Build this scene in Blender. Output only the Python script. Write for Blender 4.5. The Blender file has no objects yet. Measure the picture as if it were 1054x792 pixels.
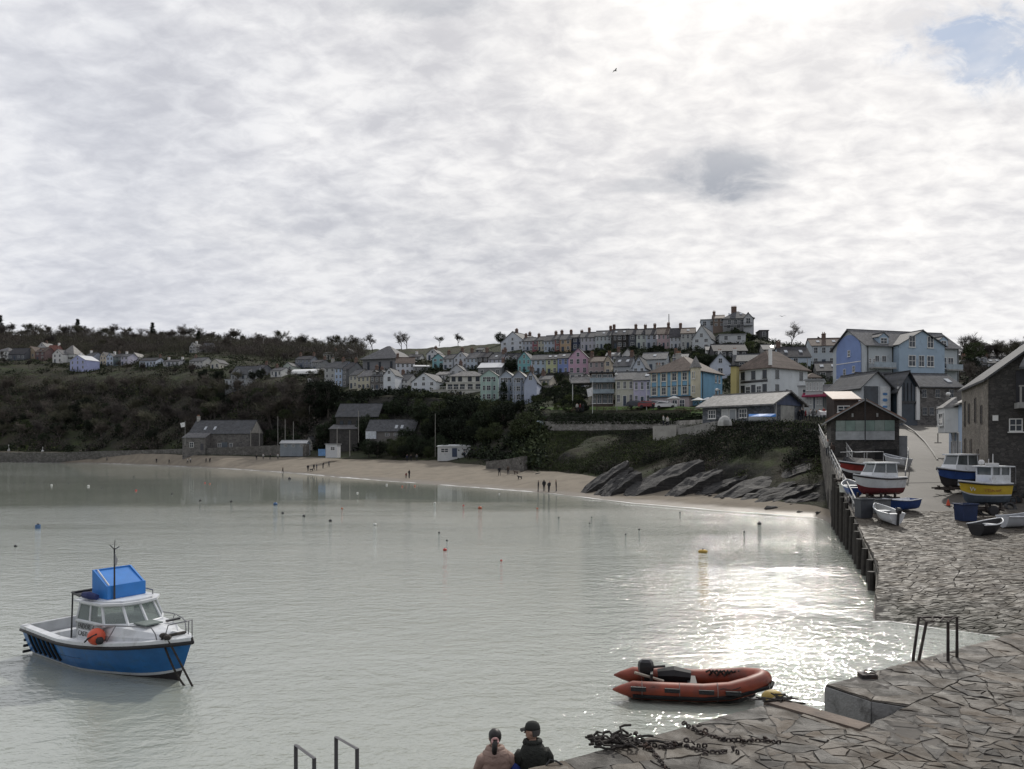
import bpy, bmesh, math, random
import numpy as np
from mathutils import Vector, Matrix, noise
random.seed(7); RNG = np.random.default_rng(7)
SC = bpy.context.scene
COL = SC.collection
R = math.radians
EYE, FOC, PXC, HOR = 7.0, 800.0, 527.0, 458.0     # eye height, focal length, axis, horizon

# ---------------------------------------------------------------- camera, sky, sun, exposure
cam_d = bpy.data.cameras.new('camera'); cam = bpy.data.objects.new('camera', cam_d); COL.objects.link(cam)
cam.location = (0, 0, EYE); cam.rotation_euler = (R(90), 0, 0)
cam_d.sensor_width = 36; cam_d.lens = 36*FOC/1054; cam_d.shift_y = 62/1054
cam_d.clip_start = .1; cam_d.clip_end = 6000
SC.camera = cam
SC.render.engine = 'CYCLES'
SC.view_settings.view_transform = 'Standard'; SC.view_settings.look = 'None'
SC.view_settings.gamma = 1; SC.view_settings.use_curve_mapping = False
SC.view_settings.exposure = 0.06
SC.cycles.max_bounces = 6; SC.cycles.diffuse_bounces = 3; SC.cycles.glossy_bounces = 3
SC.cycles.transmission_bounces = 3; SC.cycles.transparent_max_bounces = 6
SC.cycles.caustics_reflective = False; SC.cycles.caustics_refractive = False
SC.cycles.use_adaptive_sampling = True; SC.cycles.adaptive_threshold = .015

SUN_AZ, SUN_EL = R(21), R(37)
SUN = Vector((math.sin(SUN_AZ)*math.cos(SUN_EL), math.cos(SUN_AZ)*math.cos(SUN_EL), math.sin(SUN_EL)))
sun_d = bpy.data.lights.new('sun', 'SUN'); sun = bpy.data.objects.new('sun', sun_d); COL.objects.link(sun)
sun_d.energy = 2.0; sun_d.angle = R(2.2); sun_d.color = (1, .95, .87)
sun.rotation_euler = (-SUN).to_track_quat('-Z', 'Y').to_euler()

class NT:
    """tiny helper to write node trees"""
    def __init__(s, tree): s.t = tree
    def n(s, typ, ins=None, **kw):
        nd = s.t.nodes.new(typ)
        for k, v in kw.items(): setattr(nd, k, v)
        for k, v in (ins or {}).items():
            i = nd.inputs[k]
            if isinstance(v, bpy.types.NodeSocket): s.t.links.new(v, i)
            else: i.default_value = v
        return nd
    def math(s, op, a, b=0.0, c=0.0, clamp=False):
        return s.n('ShaderNodeMath', {0: a, 1: b, 2: c}, operation=op, use_clamp=clamp).outputs[0]
    def vmath(s, op, a, b=(0, 0, 0)):
        nd = s.n('ShaderNodeVectorMath', {0: a, 1: b}, operation=op)
        return nd.outputs['Value'] if op in ('DOT_PRODUCT', 'LENGTH', 'DISTANCE') else nd.outputs[0]
    def mix(s, f, a, b, mode='MIX'):
        nd = s.n('ShaderNodeMix', data_type='RGBA', blend_type=mode)
        for i, v in ((0, f), (6, a), (7, b)):
            if isinstance(v, bpy.types.NodeSocket): s.t.links.new(v, nd.inputs[i])
            else: nd.inputs[i].default_value = v if i == 0 else (*v[:3], 1)
        return nd.outputs[2]
    def ramp(s, f, stops, interp='LINEAR'):
        nd = s.n('ShaderNodeValToRGB', {0: f}); cr = nd.color_ramp; cr.interpolation = interp
        while len(cr.elements) < len(stops): cr.elements.new(.5)
        for e, (p, c) in zip(cr.elements, stops):
            e.position = p; e.color = (*c, 1) if len(c) == 3 else c
        return nd.outputs[0]
    def noise(s, vec, scale, detail=4, rough=.55, dist=0.0, out=0):
        return s.n('ShaderNodeTexNoise', {'Vector': vec, 'Scale': scale, 'Detail': detail, 'Roughness': rough, 'Distortion': dist}).outputs[out]
    def mrange(s, v, a, b, c=0.0, d=1.0, interp='SMOOTHSTEP'):
        return s.n('ShaderNodeMapRange', {0: v, 1: a, 2: b, 3: c, 4: d}, interpolation_type=interp, clamp=True).outputs[0]
    def mapping(s, vec, scale=(1, 1, 1), loc=(0, 0, 0), rot=(0, 0, 0)):
        return s.n('ShaderNodeMapping', {'Vector': vec, 'Scale': scale, 'Location': loc, 'Rotation': rot}).outputs[0]

world = bpy.data.worlds.new('World'); SC.world = world; world.use_nodes = True
w = NT(world.node_tree); world.node_tree.nodes.clear()
D = w.n('ShaderNodeTexCoord').outputs['Generated']
sx = w.n('ShaderNodeSeparateXYZ', {0: D}).outputs
nish = w.n('ShaderNodeTexSky', sky_type='NISHITA', sun_disc=False, sun_elevation=SUN_EL, sun_rotation=SUN_AZ).outputs[0]
zc = w.math('ADD', w.math('MAXIMUM', sx[2], 0.0), .26)
plane = w.n('ShaderNodeCombineXYZ', {0: w.math('DIVIDE', sx[0], zc), 1: w.math('DIVIDE', sx[1], zc), 2: 0.0}).outputs[0]
yy = w.math('MAXIMUM', sx[1], .06)
gx = w.math('DIVIDE', sx[0], yy); gz = w.math('DIVIDE', sx[2], yy)
# layered altocumulus: broad banks, medium billows, fine ripples
big = w.noise(w.mapping(plane, (.75, .75, 1), (1.3, 2.2, 0)), .62, 3, .5, .3)
mid = w.noise(w.mapping(plane, (1, 1.1, 1), (3, 0, 0), (0, 0, .5)), 2.4, 6, .55, .3)
fine = w.noise(w.mapping(plane, (1, 1.35, 1), (0, 5, 0), (0, 0, .35)), 13, 5, .58, .3)
den = w.math('ADD', w.math('ADD', w.math('MULTIPLY', big, .62), w.math('MULTIPLY', mid, .36)), w.math('MULTIPLY', fine, .15))
cosg = w.vmath('DOT_PRODUCT', D, tuple(SUN))
ang = w.math('ARCCOSINE', w.math('MINIMUM', cosg, .99999))
glow_w = w.math('EXPONENT', w.math('MULTIPLY', w.math('POWER', w.math('DIVIDE', ang, .62), 2.0), -1.0))
glow_n = w.math('EXPONENT', w.math('MULTIPLY', w.math('DIVIDE', ang, .13), -1.0))
def blob(cx, cz, rx, rz, warp=.0, vec=None):
    a = w.math('POWER', w.math('DIVIDE', w.math('SUBTRACT', gx, cx), rx), 2.0)
    b = w.math('POWER', w.math('DIVIDE', w.math('SUBTRACT', gz, cz), rz), 2.0)
    e = w.math('ADD', a, b)
    if warp: e = w.math('ADD', e, w.math('MULTIPLY', w.math('SUBTRACT', vec, .5), warp))
    return w.math('EXPONENT', w.math('MULTIPLY', e, -1.0))
gvec = w.n('ShaderNodeCombineXYZ', {0: gx, 1: w.math('MULTIPLY', gz, 1.6), 2: 0.0}).outputs[0]
warpn = w.noise(gvec, 11, 5, .6, .4); warpn2 = w.noise(w.mapping(gvec, loc=(4, 2, 0)), 16, 5, .65, .5)
# cloud brightness
cl = w.ramp(den, [(.40, (.53, .555, .615)), (.50, (.68, .70, .745)), (.58, (.82, .83, .85)), (.68, (.90, .905, .91))])
bright = w.ramp(den, [(.40, (.74, .725, .71)), (.52, (.86, .835, .80)), (.66, (.95, .915, .865))])
cl = w.mix(w.math('MULTIPLY', glow_w, .92), cl, bright)
contr = w.ramp(w.math('ADD', w.math('MULTIPLY', fine, .7), w.math('MULTIPLY', mid, .3)), [(.38, (.85, .85, .865)), (.60, (1.06, 1.06, 1.05))])
cl = w.mix(w.mrange(glow_w, .0, .5, .45, 1.0), cl, w.mix(1.0, cl, contr, 'MULTIPLY'))
def cloud(v, lo, hi, k): return w.math('MULTIPLY', w.mrange(v, lo, hi), k)
dark = w.math('MULTIPLY', cloud(blob(.272, .350, .082, .037, 3.0, warpn), .12, .85, .92), w.mrange(gz, .395, .335, .75, 1.0))
dark = w.math('MAXIMUM', dark, cloud(blob(.205, .333, .085, .014, 2.0, warpn), .25, .85, .42))
dark = w.math('MAXIMUM', dark, cloud(blob(-.12, .575, .12, .03, 2.2, warpn2), .15, .9, .50))
dark = w.math('ADD', dark, w.math('MULTIPLY', blob(-.10, .27, .40, .06, 2.6, warpn2), .26))
dark = w.math('ADD', dark, w.math('MULTIPLY', blob(.12, .16, .55, .045, 2.6, warpn), .26), clamp=True)
cl = w.mix(dark, cl, (.35, .375, .42))
gapn = w.math('MULTIPLY', blob(.635, .515, .12, .058, 4.6, warpn2), 1.0, clamp=True)
gap = w.math('MULTIPLY', w.math('MULTIPLY', w.mrange(gapn, .12, .9), w.mrange(mid, .66, .40)), .95)
away = w.mrange(cosg, -.70, .38, .36, 1.0)          # unseen sky away from the sun, dimmed and blued to shape the fill
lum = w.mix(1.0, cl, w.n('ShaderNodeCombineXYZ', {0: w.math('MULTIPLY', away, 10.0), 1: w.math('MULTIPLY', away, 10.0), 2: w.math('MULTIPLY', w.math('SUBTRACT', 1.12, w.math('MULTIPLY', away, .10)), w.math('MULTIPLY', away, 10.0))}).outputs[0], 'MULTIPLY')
glow = w.mix(1.0, (6, 5.75, 5.3), w.n('ShaderNodeCombineXYZ', {0: glow_n, 1: glow_n, 2: glow_n}).outputs[0], 'MULTIPLY')
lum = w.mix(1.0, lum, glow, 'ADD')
blue = w.mix(.75, nish, (2.6, 3.7, 5.4))
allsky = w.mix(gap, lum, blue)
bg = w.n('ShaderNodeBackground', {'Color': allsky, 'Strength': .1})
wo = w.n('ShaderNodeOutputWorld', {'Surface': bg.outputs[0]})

# ---------------------------------------------------------------- helpers
def zz(d, py): return EYE + (HOR-py)*d/FOC
def P(px, py, d): return Vector(((px-PXC)/FOC*d, d, zz(d, py)))
def XY(px, d): return ((px-PXC)/FOC*d, d)

class MB:
    """collects faces; build() links them as ONE mesh object"""
    def __init__(s): s.v = []; s.f = []; s.m = []
    def add(s, verts, faces, mi=0):
        o = len(s.v); s.v += [tuple(p) for p in verts]
        s.f += [tuple(o+i for i in f) for f in faces]; s.m += [mi]*len(faces)
    def poly(s, pts, mi=0): s.add(pts, [tuple(range(len(pts)))], mi)
    def box(s, x0, x1, y0, y1, z0, z1, mi=0, M=None):
        p = [Vector(q) for q in ((x0,y0,z0),(x1,y0,z0),(x1,y1,z0),(x0,y1,z0),(x0,y0,z1),(x1,y0,z1),(x1,y1,z1),(x0,y1,z1))]
        if M is not None: p = [M @ q for q in p]
        s.add(p, [(0,3,2,1),(4,5,6,7),(0,1,5,4),(1,2,6,5),(2,3,7,6),(3,0,4,7)], mi)
    def prism(s, pts, z0, z1, mi=0, M=None):
        n = len(pts); a = [Vector((x, y, z0)) for x, y in pts] + [Vector((x, y, z1)) for x, y in pts]
        if M is not None: a = [M @ q for q in a]
        s.add(a, [tuple(range(n-1, -1, -1)), tuple(range(n, 2*n))] + [(i, (i+1) % n, n+(i+1) % n, n+i) for i in range(n)], mi)
    def loft(s, rings, mi=0, cap0=True, cap1=True, closed=True):
        n = len(rings[0]); o = len(s.v)
        for r in rings: s.v += [tuple(p) for p in r]
        for k in range(len(rings)-1):
            for i in range(n if closed else n-1):
                j = (i+1) % n
                s.f.append((o+k*n+i, o+k*n+j, o+(k+1)*n+j, o+(k+1)*n+i)); s.m.append(mi)
        if cap0: s.f.append(tuple(o+i for i in range(n-1, -1, -1))); s.m.append(mi)
        if cap1: s.f.append(tuple(o+(len(rings)-1)*n+i for i in range(n))); s.m.append(mi)
    def tube(s, pts, r, n=6, mi=0):
        pts = [Vector(p) for p in pts]; k = len(pts)
        rr = r if isinstance(r, (list, tuple)) else [r]*k
        rings = []; up = None
        for i in range(k):
            t = (pts[min(i+1, k-1)]-pts[max(i-1, 0)])
            if t.length < 1e-9: t = Vector((0, 0, 1))
            t.normalize()
            if up is None: up = Vector((1, 0, 0)) if abs(t.x) < .8 else Vector((0, 1, 0))
            a = t.cross(up); 
            if a.length < 1e-6: a = t.orthogonal()
            a.normalize(); b = t.cross(a); up = a.cross(t)
            rings.append([pts[i]+(a*math.cos(q)+b*math.sin(q))*rr[i] for q in (2*math.pi*j/n for j in range(n))])
        s.loft(rings, mi)
    def ball(s, c, r, mi=0, nu=10, nv=6, sc=(1, 1, 1)):
        c = Vector(c); rings = []
        for k in range(1, nv):
            t = math.pi*k/nv
            rings.append([c+Vector((r*math.sin(t)*math.cos(2*math.pi*j/nu)*sc[0], r*math.sin(t)*math.sin(2*math.pi*j/nu)*sc[1], -r*math.cos(t)*sc[2])) for j in range(nu)])
        s.loft(rings, mi)
    def build(s, name, mats, parent=None, smooth=False, loc=None, rot=None):
        me = bpy.data.meshes.new(name); me.from_pydata(s.v, [], s.f)
        if not isinstance(mats, (list, tuple)): mats = [mats]
        for m in mats: me.materials.append(m)
        if len(mats) > 1: me.polygons.foreach_set('material_index', s.m)
        if smooth: me.polygons.foreach_set('use_smooth', [True]*len(s.f))
        me.update()
        return link(name, me, parent, loc, rot)
def link(name, me, parent=None, loc=None, rot=None):
    o = bpy.data.objects.new(name, me); COL.objects.link(o)
    if parent is not None: o.parent = parent
    if loc is not None: o.location = loc
    if rot is not None: o.rotation_euler = rot
    return o
def np_mesh(name, V, F, mats, midx=None, smooth=False):
    """mesh from numpy arrays, all faces with the same number of corners"""
    me = bpy.data.meshes.new(name); k = F.shape[1]
    me.vertices.add(len(V)); me.vertices.foreach_set('co', V.astype(np.float32).ravel())
    me.loops.add(F.size); me.loops.foreach_set('vertex_index', F.astype(np.int32).ravel())
    me.polygons.add(len(F)); me.polygons.foreach_set('loop_start', np.arange(0, F.size, k, dtype=np.int32))
    for m in (mats if isinstance(mats, (list, tuple)) else [mats]): me.materials.append(m)
    if midx is not None: me.polygons.foreach_set('material_index', midx.astype(np.int32))
    me.polygons.foreach_set('use_smooth', np.full(len(F), smooth))
    me.update(calc_edges=True); me.validate()
    return me
def tag(o, label, cat, group=None):
    o['label'] = label; o['category'] = cat
    if group: o['group'] = group
    return o
def struct(o, kind='structure'): o['kind'] = kind; return o
def thing(name, label, cat, loc=(0, 0, 0), rz=0, group=None):
    o = bpy.data.objects.new(name, None); COL.objects.link(o)
    o.location = loc; o.rotation_euler = (0, 0, rz); o.empty_display_size = .2
    return tag(o, label, cat, group)
def copy_tree(o, parent=None):
    c = o.copy(); COL.objects.link(c)
    if parent is not None: c.parent = parent
    for ch in list(o.children): copy_tree(ch, c)
    return c

# ---------------------------------------------------------------- materials
_mc = {}
def mat(name, col, rough=.8, metal=0.0, var=.25, scale=1.5, bump=0.0, bscale=20, spec=.5, dirt=None, dscale=.6, coat=0.0, back=False):
    """plain procedural material: base colour with two octaves of tone variation, optional dirt and bump"""
    if name in _mc: return _mc[name]
    m = bpy.data.materials.new(name); m.use_nodes = True; t = NT(m.node_tree); m.node_tree.nodes.clear()
    co = t.n('ShaderNodeTexCoord').outputs['Object']
    n1 = t.noise(co, scale, 5, .6)
    f = t.mrange(n1, .3, .7, 1-var, 1+var, 'LINEAR')
    c = t.mix(1.0, col, t.n('ShaderNodeCombineXYZ', {0: f, 1: f, 2: f}).outputs[0], 'MULTIPLY')
    if dirt:
        c = t.mix(t.mrange(t.noise(co, dscale, 6, .65, .5), .52, .72, 0, .85), c, dirt)
    b = t.n('ShaderNodeBsdfPrincipled', {'Base Color': c, 'Roughness': rough, 'Metallic': metal, 'Specular IOR Level': spec, 'Coat Weight': coat})
    if bump:
        t.t.links.new(t.n('ShaderNodeBump', {'Strength': bump, 'Distance': .05, 'Height': t.noise(co, bscale, 4)}).outputs[0], b.inputs['Normal'])
    t.n('ShaderNodeOutputMaterial', {'Surface': b.outputs[0]})
    _mc[name] = m
    return m
def glass(name='window glass', col=(.03, .04, .05), rough=.08):
    if name in _mc: return _mc[name]
    m = mat(name, col, rough, var=.5, scale=.7, spec=.6); return m
def wallmat(c):
    k = 'wall %.2f %.2f %.2f' % c
    return mat(k, c, .9, var=.10, scale=.35, bump=.15, bscale=8, dirt=tuple(x*.78 for x in c), dscale=.8)
def stone(name, c1, c2, joint, sc=(1.6, 1.6, 3.2), rough=.9, bump=.6):
    """rubble masonry: cells with mortar joints"""
    if name in _mc: return _mc[name]
    m = bpy.data.materials.new(name); m.use_nodes = True; t = NT(m.node_tree); m.node_tree.nodes.clear()
    co = t.n('ShaderNodeTexCoord').outputs['Object']
    wv2 = t.mapping(co, sc)
    wob = t.n('ShaderNodeMix', {0: .12, 4: wv2, 5: t.noise(co, 3.0, 2, out=1)}, data_type='VECTOR').outputs[1]
    vc = t.n('ShaderNodeTexVoronoi', {'Vector': wob, 'Scale': 1.0}, feature='F1')
    ve = t.n('ShaderNodeTexVoronoi', {'Vector': wob, 'Scale': 1.0}, feature='DISTANCE_TO_EDGE')
    cell = t.n('ShaderNodeSeparateColor', {0: vc.outputs['Color']}).outputs[0]
    c = t.mix(cell, c1, c2)
    n = t.mrange(t.noise(co, .7, 6, .65), .3, .7, .7, 1.25, 'LINEAR')
    c = t.mix(1.0, c, t.n('ShaderNodeCombineXYZ', {0: n, 1: n, 2: n}).outputs[0], 'MULTIPLY')
    e = t.mrange(ve.outputs[0], .0, .09)
    c = t.mix(e, joint, c)
    b = t.n('ShaderNodeBsdfPrincipled', {'Base Color': c, 'Roughness': rough})
    h = t.math('ADD', e, t.math('MULTIPLY', t.noise(co, 12, 4), .5))
    t.t.links.new(t.n('ShaderNodeBump', {'Strength': bump, 'Distance': .04, 'Height': h}).outputs[0], b.inputs['Normal'])
    t.n('ShaderNodeOutputMaterial', {'Surface': b.outputs[0]})
    _mc[name] = m
    return m
def slate(name, col, rough=.72):
    """courses of roofing slates following the slope (object z)"""
    if name in _mc: return _mc[name]
    m = bpy.data.materials.new(name); m.use_nodes = True; t = NT(m.node_tree); m.node_tree.nodes.clear()
    co = t.n('ShaderNodeTexCoord').outputs['Object']
    wv = t.n('ShaderNodeTexBrick', {'Vector': t.mapping(co, (1, 1, 1), rot=(R(90), 0, 0)), 'Scale': 3.0, 'Color1': (.75, .75, .75, 1), 'Color2': (1.2, 1.2, 1.2, 1), 'Mortar': (.45, .45, .45, 1), 'Mortar Size': .015, 'Brick Width': .9, 'Row Height': .45}).outputs[0]
    n = t.mrange(t.noise(co, .9, 6, .65), .3, .7, .72, 1.28, 'LINEAR')
    c = t.mix(1.0, t.mix(1.0, col, wv, 'MULTIPLY'), t.n('ShaderNodeCombineXYZ', {0: n, 1: n, 2: n}).outputs[0], 'MULTIPLY')
    c = t.mix(t.mrange(t.noise(co, 1.7, 5, .7, .4), .56, .72, 0, .6), c, (.14, .13, .09))
    b = t.n('ShaderNodeBsdfPrincipled', {'Base Color': c, 'Roughness': rough, 'Specular IOR Level': .22})
    t.t.links.new(t.n('ShaderNodeBump', {'Strength': .35, 'Distance': .03, 'Height': t.noise(co, 9, 3)}).outputs[0], b.inputs['Normal'])
    t.n('ShaderNodeOutputMaterial', {'Surface': b.outputs[0]})
    _mc[name] = m
    return m
# ---------------------------------------------------------------- the ground: profiles of the bay (column: depth and height pairs)
def Z(d, py): return (d, zz(d, py))
PROF = [   # px, then: shore depth, back of beach, cliff top, terrace, lower row, middle row, upper row, ridge
 (-700, 420, (432, 5), (520, 40), (540, 46), (560, 50), (600, 58), (640, 68), (740, 92)),
 (-250, 350, (360, 5), (440, 40), (452, 45), (465, 50), (500, 58), (545, 68), (640, 92)),
 (0,   311, (318, 4.2), Z(400, 397), Z(412, 390), Z(425, 382), Z(450, 374), Z(500, 364), Z(600, 345)),
 (100, 295, (303, 3.8), Z(380, 396), Z(395, 389), Z(410, 384), Z(440, 376), Z(480, 366), Z(580, 347)),
 (200, 245, (256, 3.6), Z(340, 402), Z(350, 394), Z(365, 387), Z(400, 374), Z(450, 364), Z(540, 351)),
 (270, 208, (240, 3.4), Z(300, 407), Z(315, 398), Z(330, 390), Z(370, 379), Z(420, 369), Z(520, 355)),
 (350, 166, (215, 3.2), Z(262, 409), Z(270, 406), Z(280, 403), Z(310, 387), Z(370, 372), Z(480, 360)),
 (400, 149, (205, 3.0), Z(245, 408), Z(255, 405), Z(262, 402), Z(300, 384), Z(350, 372), Z(450, 361)),
 (450, 136, (190, 3.0), Z(225, 410), Z(232, 409), Z(240, 407), Z(280, 377), Z(310, 372), Z(430, 357)),
 (510, 122, (158, 2.5), Z(200, 427), Z(210, 417), Z(218, 412), Z(265, 379), Z(300, 367), Z(360, 354)),
 (560, 113, (137, 2.2), Z(161, 447), Z(166, 424), Z(180, 417), Z(230, 389), Z(275, 362), Z(300, 354)),
 (610, 101, (122, 2.0), Z(153, 447), Z(158, 424), Z(170, 417), Z(225, 389), Z(268, 360), Z(292, 352)),
 (650, 93,  (110, 1.8), Z(145, 446), Z(150, 424), Z(160, 418), Z(195, 397), Z(258, 359), Z(280, 350)),
 (700, 87,  (98, 1.5),  Z(135, 442), Z(140, 424), Z(150, 418), Z(190, 394), Z(248, 358), Z(272, 348)),
 (750, 81.5,(90, 1.2),  Z(108, 437), Z(125, 430), Z(138, 419), Z(185, 390), Z(232, 357), Z(262, 341)),
 (800, 77.5,(83, 1.0),  Z(104, 437), Z(122, 433), Z(136, 420), Z(180, 387), Z(225, 362), Z(262, 353)),
 (840, 75,  (79, .8),   Z(100, 439), Z(120, 435), Z(138, 422), Z(180, 390), Z(215, 373), Z(265, 357)),
 (875, 62,  (68, .6),   (112, 9.0), (124, 10.2), (140, 13.5), (180, 21), (215, 28), Z(270, 362)),
 (960, 62,  (68, .6),   (112, 9.0), (126, 10.2), (145, 13.5), (185, 21), (220, 28), Z(280, 367)),
 (1054, 62, (70, .8),   (112, 9.0), (130, 10.5), (150, 13.5), (190, 21), (230, 29), Z(290, 369)),
 (1500, 62, (72, 1.0),  (112, 9.0), (135, 10.5), (160, 14), (200, 22), (240, 30), (300, 42)),
]
_pu = np.array([(p[0]-PXC)/FOC for p in PROF])
def _pl(p):                    # the level strip between the beach and the slope
    k = min(1, max(0, (p[0]-120)/80))*min(1, max(0, (520-p[0])/60)); return 2+k*min(24, .42*(p[3][0]-p[2][0])), .3+1.7*k
_pd = np.array([[p[1]-40, p[1]-14, p[1], p[2][0], p[2][0]+_pl(p)[0]] + [q[0] for q in p[3:]] + [p[-1][0]+150, p[-1][0]+900] for p in PROF], float)
_pz = np.array([[-5, -1.6, 0, p[2][1], p[2][1]+_pl(p)[1]] + [q[1] for q in p[3:]] + [p[-1][1]-6, p[-1][1]-60] for p in PROF], float)
NK = _pd.shape[1]
def ground_np(U, Y):
    """height of the land for arrays of U = x / y and depth y"""
    Kd = np.stack([np.interp(U, _pu, _pd[:, k]) for k in range(NK)]); Kz = np.stack([np.interp(U, _pu, _pz[:, k]) for k in range(NK)])
    out = np.where(Y <= Kd[0], Kz[0], Kz[-1])
    for k in range(NK-1):
        s = (Y >= Kd[k]) & (Y <= Kd[k+1])
        f = (Y-Kd[k])/np.maximum(Kd[k+1]-Kd[k], 1e-6)
        out = np.where(s, Kz[k]+(Kz[k+1]-Kz[k])*f, out)
    return out
def ground(x, y): return float(ground_np(np.array([x/y]), np.array([y]))[0])
def kdepth(k, U): return np.interp(U, _pu, _pd[:, k])     # 2 shore, 3 back of beach, 4 end of level strip, 5 cliff top, 6 terrace, 7.. rows, 10 ridge
def gp(px, d): x, y = XY(px, d); return Vector((x, y, ground(x, y)))

def vnoise(x, y, z, s): return noise.noise(Vector((x*s, y*s, z*s)))
def fan(name, us, rows, zfun, mats):
    nu, nr = len(us), rows.shape[1]
    Yg = rows; U = np.repeat(us[:, None], nr, 1); Zg = zfun(U, Yg)
    V = np.stack([U*Yg, Yg, Zg], -1).reshape(-1, 3)
    i, j = np.meshgrid(np.arange(nu-1), np.arange(nr-1), indexing='ij'); a = i*nr+j
    F = np.stack([a, a+nr, a+nr+1, a+1], -1).reshape(-1, 4)
    return V, F
us = np.linspace(-1.3, 1.1, 640)
# beach: sea bed, wet strip, dry sand up to the foot of the slope
rows = np.stack([np.concatenate([np.linspace(kdepth(0, u), kdepth(2, u), 24)[:-1], np.linspace(kdepth(2, u), kdepth(3, u)+3, 40)]) for u in us])
def beach_z(U, Y):
    g = ground_np(U, Y)
    n = np.array([[noise.noise(Vector((u*y*.25, y*.25, 0)))*.10+noise.noise(Vector((u*y*.06, y*.06, 3)))*.22 for u, y in zip(ur, yr)] for ur, yr in zip(U, Y)])
    return np.minimum(g, ground_np(U, np.minimum(Y, kdepth(3, U)))+.0) + n*np.clip(g+.4, 0, 1)
V, F = fan('beach', us, rows, beach_z, None)
def sand_mat():
    m = bpy.data.materials.new('sand'); m.use_nodes = True; t = NT(m.node_tree); m.node_tree.nodes.clear()
    co = t.n('ShaderNodeTexCoord').outputs['Object']; z = t.n('ShaderNodeSeparateXYZ', {0: co}).outputs[2]
    n = t.noise(co, .35, 6, .6)
    dry = t.mix(t.mrange(n, .35, .65), (.168, .143, .108), (.215, .184, .14))
    dry = t.mix(t.mrange(t.noise(t.mapping(co, (.5, 1.6, 1)), .5, 5, .65), .52, .68, 0, .6), dry, (.18, .148, .11))
    dry = t.mix(t.mrange(t.noise(t.mapping(co, (.25, 1.2, 1), (7, 3, 0)), .8, 6, .7), .60, .68, 0, .8), dry, (.10, .085, .06))
    wet = t.math('ADD', z, t.math('MULTIPLY', t.math('SUBTRACT', t.noise(co, .2, 3), .5), .5))
    f = t.mrange(wet, .12, .55)
    c = t.mix(f, (.135, .112, .085), dry)
    b = t.n('ShaderNodeBsdfPrincipled', {'Base Color': c, 'Roughness': t.mrange(wet, .1, .5, .5, .95)})
    t.t.links.new(t.n('ShaderNodeBump', {'Strength': .5, 'Distance': .08, 'Height': t.noise(co, 2.2, 6, .65)}).outputs[0], b.inputs['Normal'])
    t.n('ShaderNodeOutputMaterial', {'Surface': b.outputs[0]})
    return m
struct(link('beach', np_mesh('beach', V, F, sand_mat(), smooth=True)))

# hillside
rows = np.stack([np.concatenate([np.linspace(kdepth(3, u), kdepth(4, u), 6)[:-1], np.linspace(kdepth(4, u), kdepth(5, u), 30)[:-1], np.linspace(kdepth(5, u), kdepth(10, u), 70)[:-1], np.linspace(kdepth(10, u), kdepth(12, u), 30)]) for u in us])
def hill_z(U, Y):
    g = ground_np(U, Y); d3 = kdepth(4, U); d4 = kdepth(5, U)
    steep = np.clip((Y-d3)/(d4-d3)*4, 0, 1)*np.clip((d4-Y)/(d4-d3)*4, 0, 1)
    n = np.array([[noise.fractal(Vector((u*y*.09, y*.09, 1.7)), .9, 2.1, 4) for u, y in zip(ur, yr)] for ur, yr in zip(U, Y)])
    far = np.clip((Y-330)/200, 0, 1)
    return g + n*(steep*1.5*(U < .42) + far*2.0)
V, F = fan('hill', us, rows, hill_z, None)
def hill_mat():
    m = bpy.data.materials.new('hillside turf'); m.use_nodes = True; t = NT(m.node_tree); m.node_tree.nodes.clear()
    co = t.n('ShaderNodeTexCoord').outputs['Object']
    geo = t.n('ShaderNodeNewGeometry').outputs['Normal']; nz = t.n('ShaderNodeSeparateXYZ', {0: geo}).outputs[2]
    c = t.mix(t.mrange(t.noise(co, .06, 6, .65), .42, .6), (.030, .036, .018), (.042, .038, .027))
    c = t.mix(t.mrange(t.noise(co, .22, 6, .65), .5, .66, 0, .8), c, (.052, .066, .026))
    c = t.mix(t.mrange(t.noise(co, .5, 6, .7), .55, .7, 0, .7), c, (.024, .021, .017))
    rock = t.mix(t.mrange(t.noise(t.mapping(co, (.5, .5, 2), rot=(0, R(25), 0)), .6, 6, .7), .4, .62), (.020, .020, .018), (.042, .040, .034))
    s = t.mrange(t.math('ADD', nz, t.math('MULTIPLY', t.math('SUBTRACT', t.noise(co, .3, 5), .5), .5)), .72, .90)
    c = t.mix(s, rock, c)
    b = t.n('ShaderNodeBsdfPrincipled', {'Base Color': c, 'Roughness': .95, 'Specular IOR Level': .2})
    t.t.links.new(t.n('ShaderNodeBump', {'Strength': .8, 'Distance': .5, 'Height': t.noise(co, 1.3, 8, .7)}).outputs[0], b.inputs['Normal'])
    t.n('ShaderNodeOutputMaterial', {'Surface': b.outputs[0]})
    return m
HILL = hill_mat()
struct(link('hillside', np_mesh('hillside', V, F, HILL, smooth=True)))

# a farther sheet of ground so that the land reaches the horizon all round
m_ = MB(); m_.box(-4000, 4000, -1500, 5000, -9, -7.5); struct(m_.build('ground', mat('sea bed mud', (.12, .11, .09), .9)))

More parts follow.
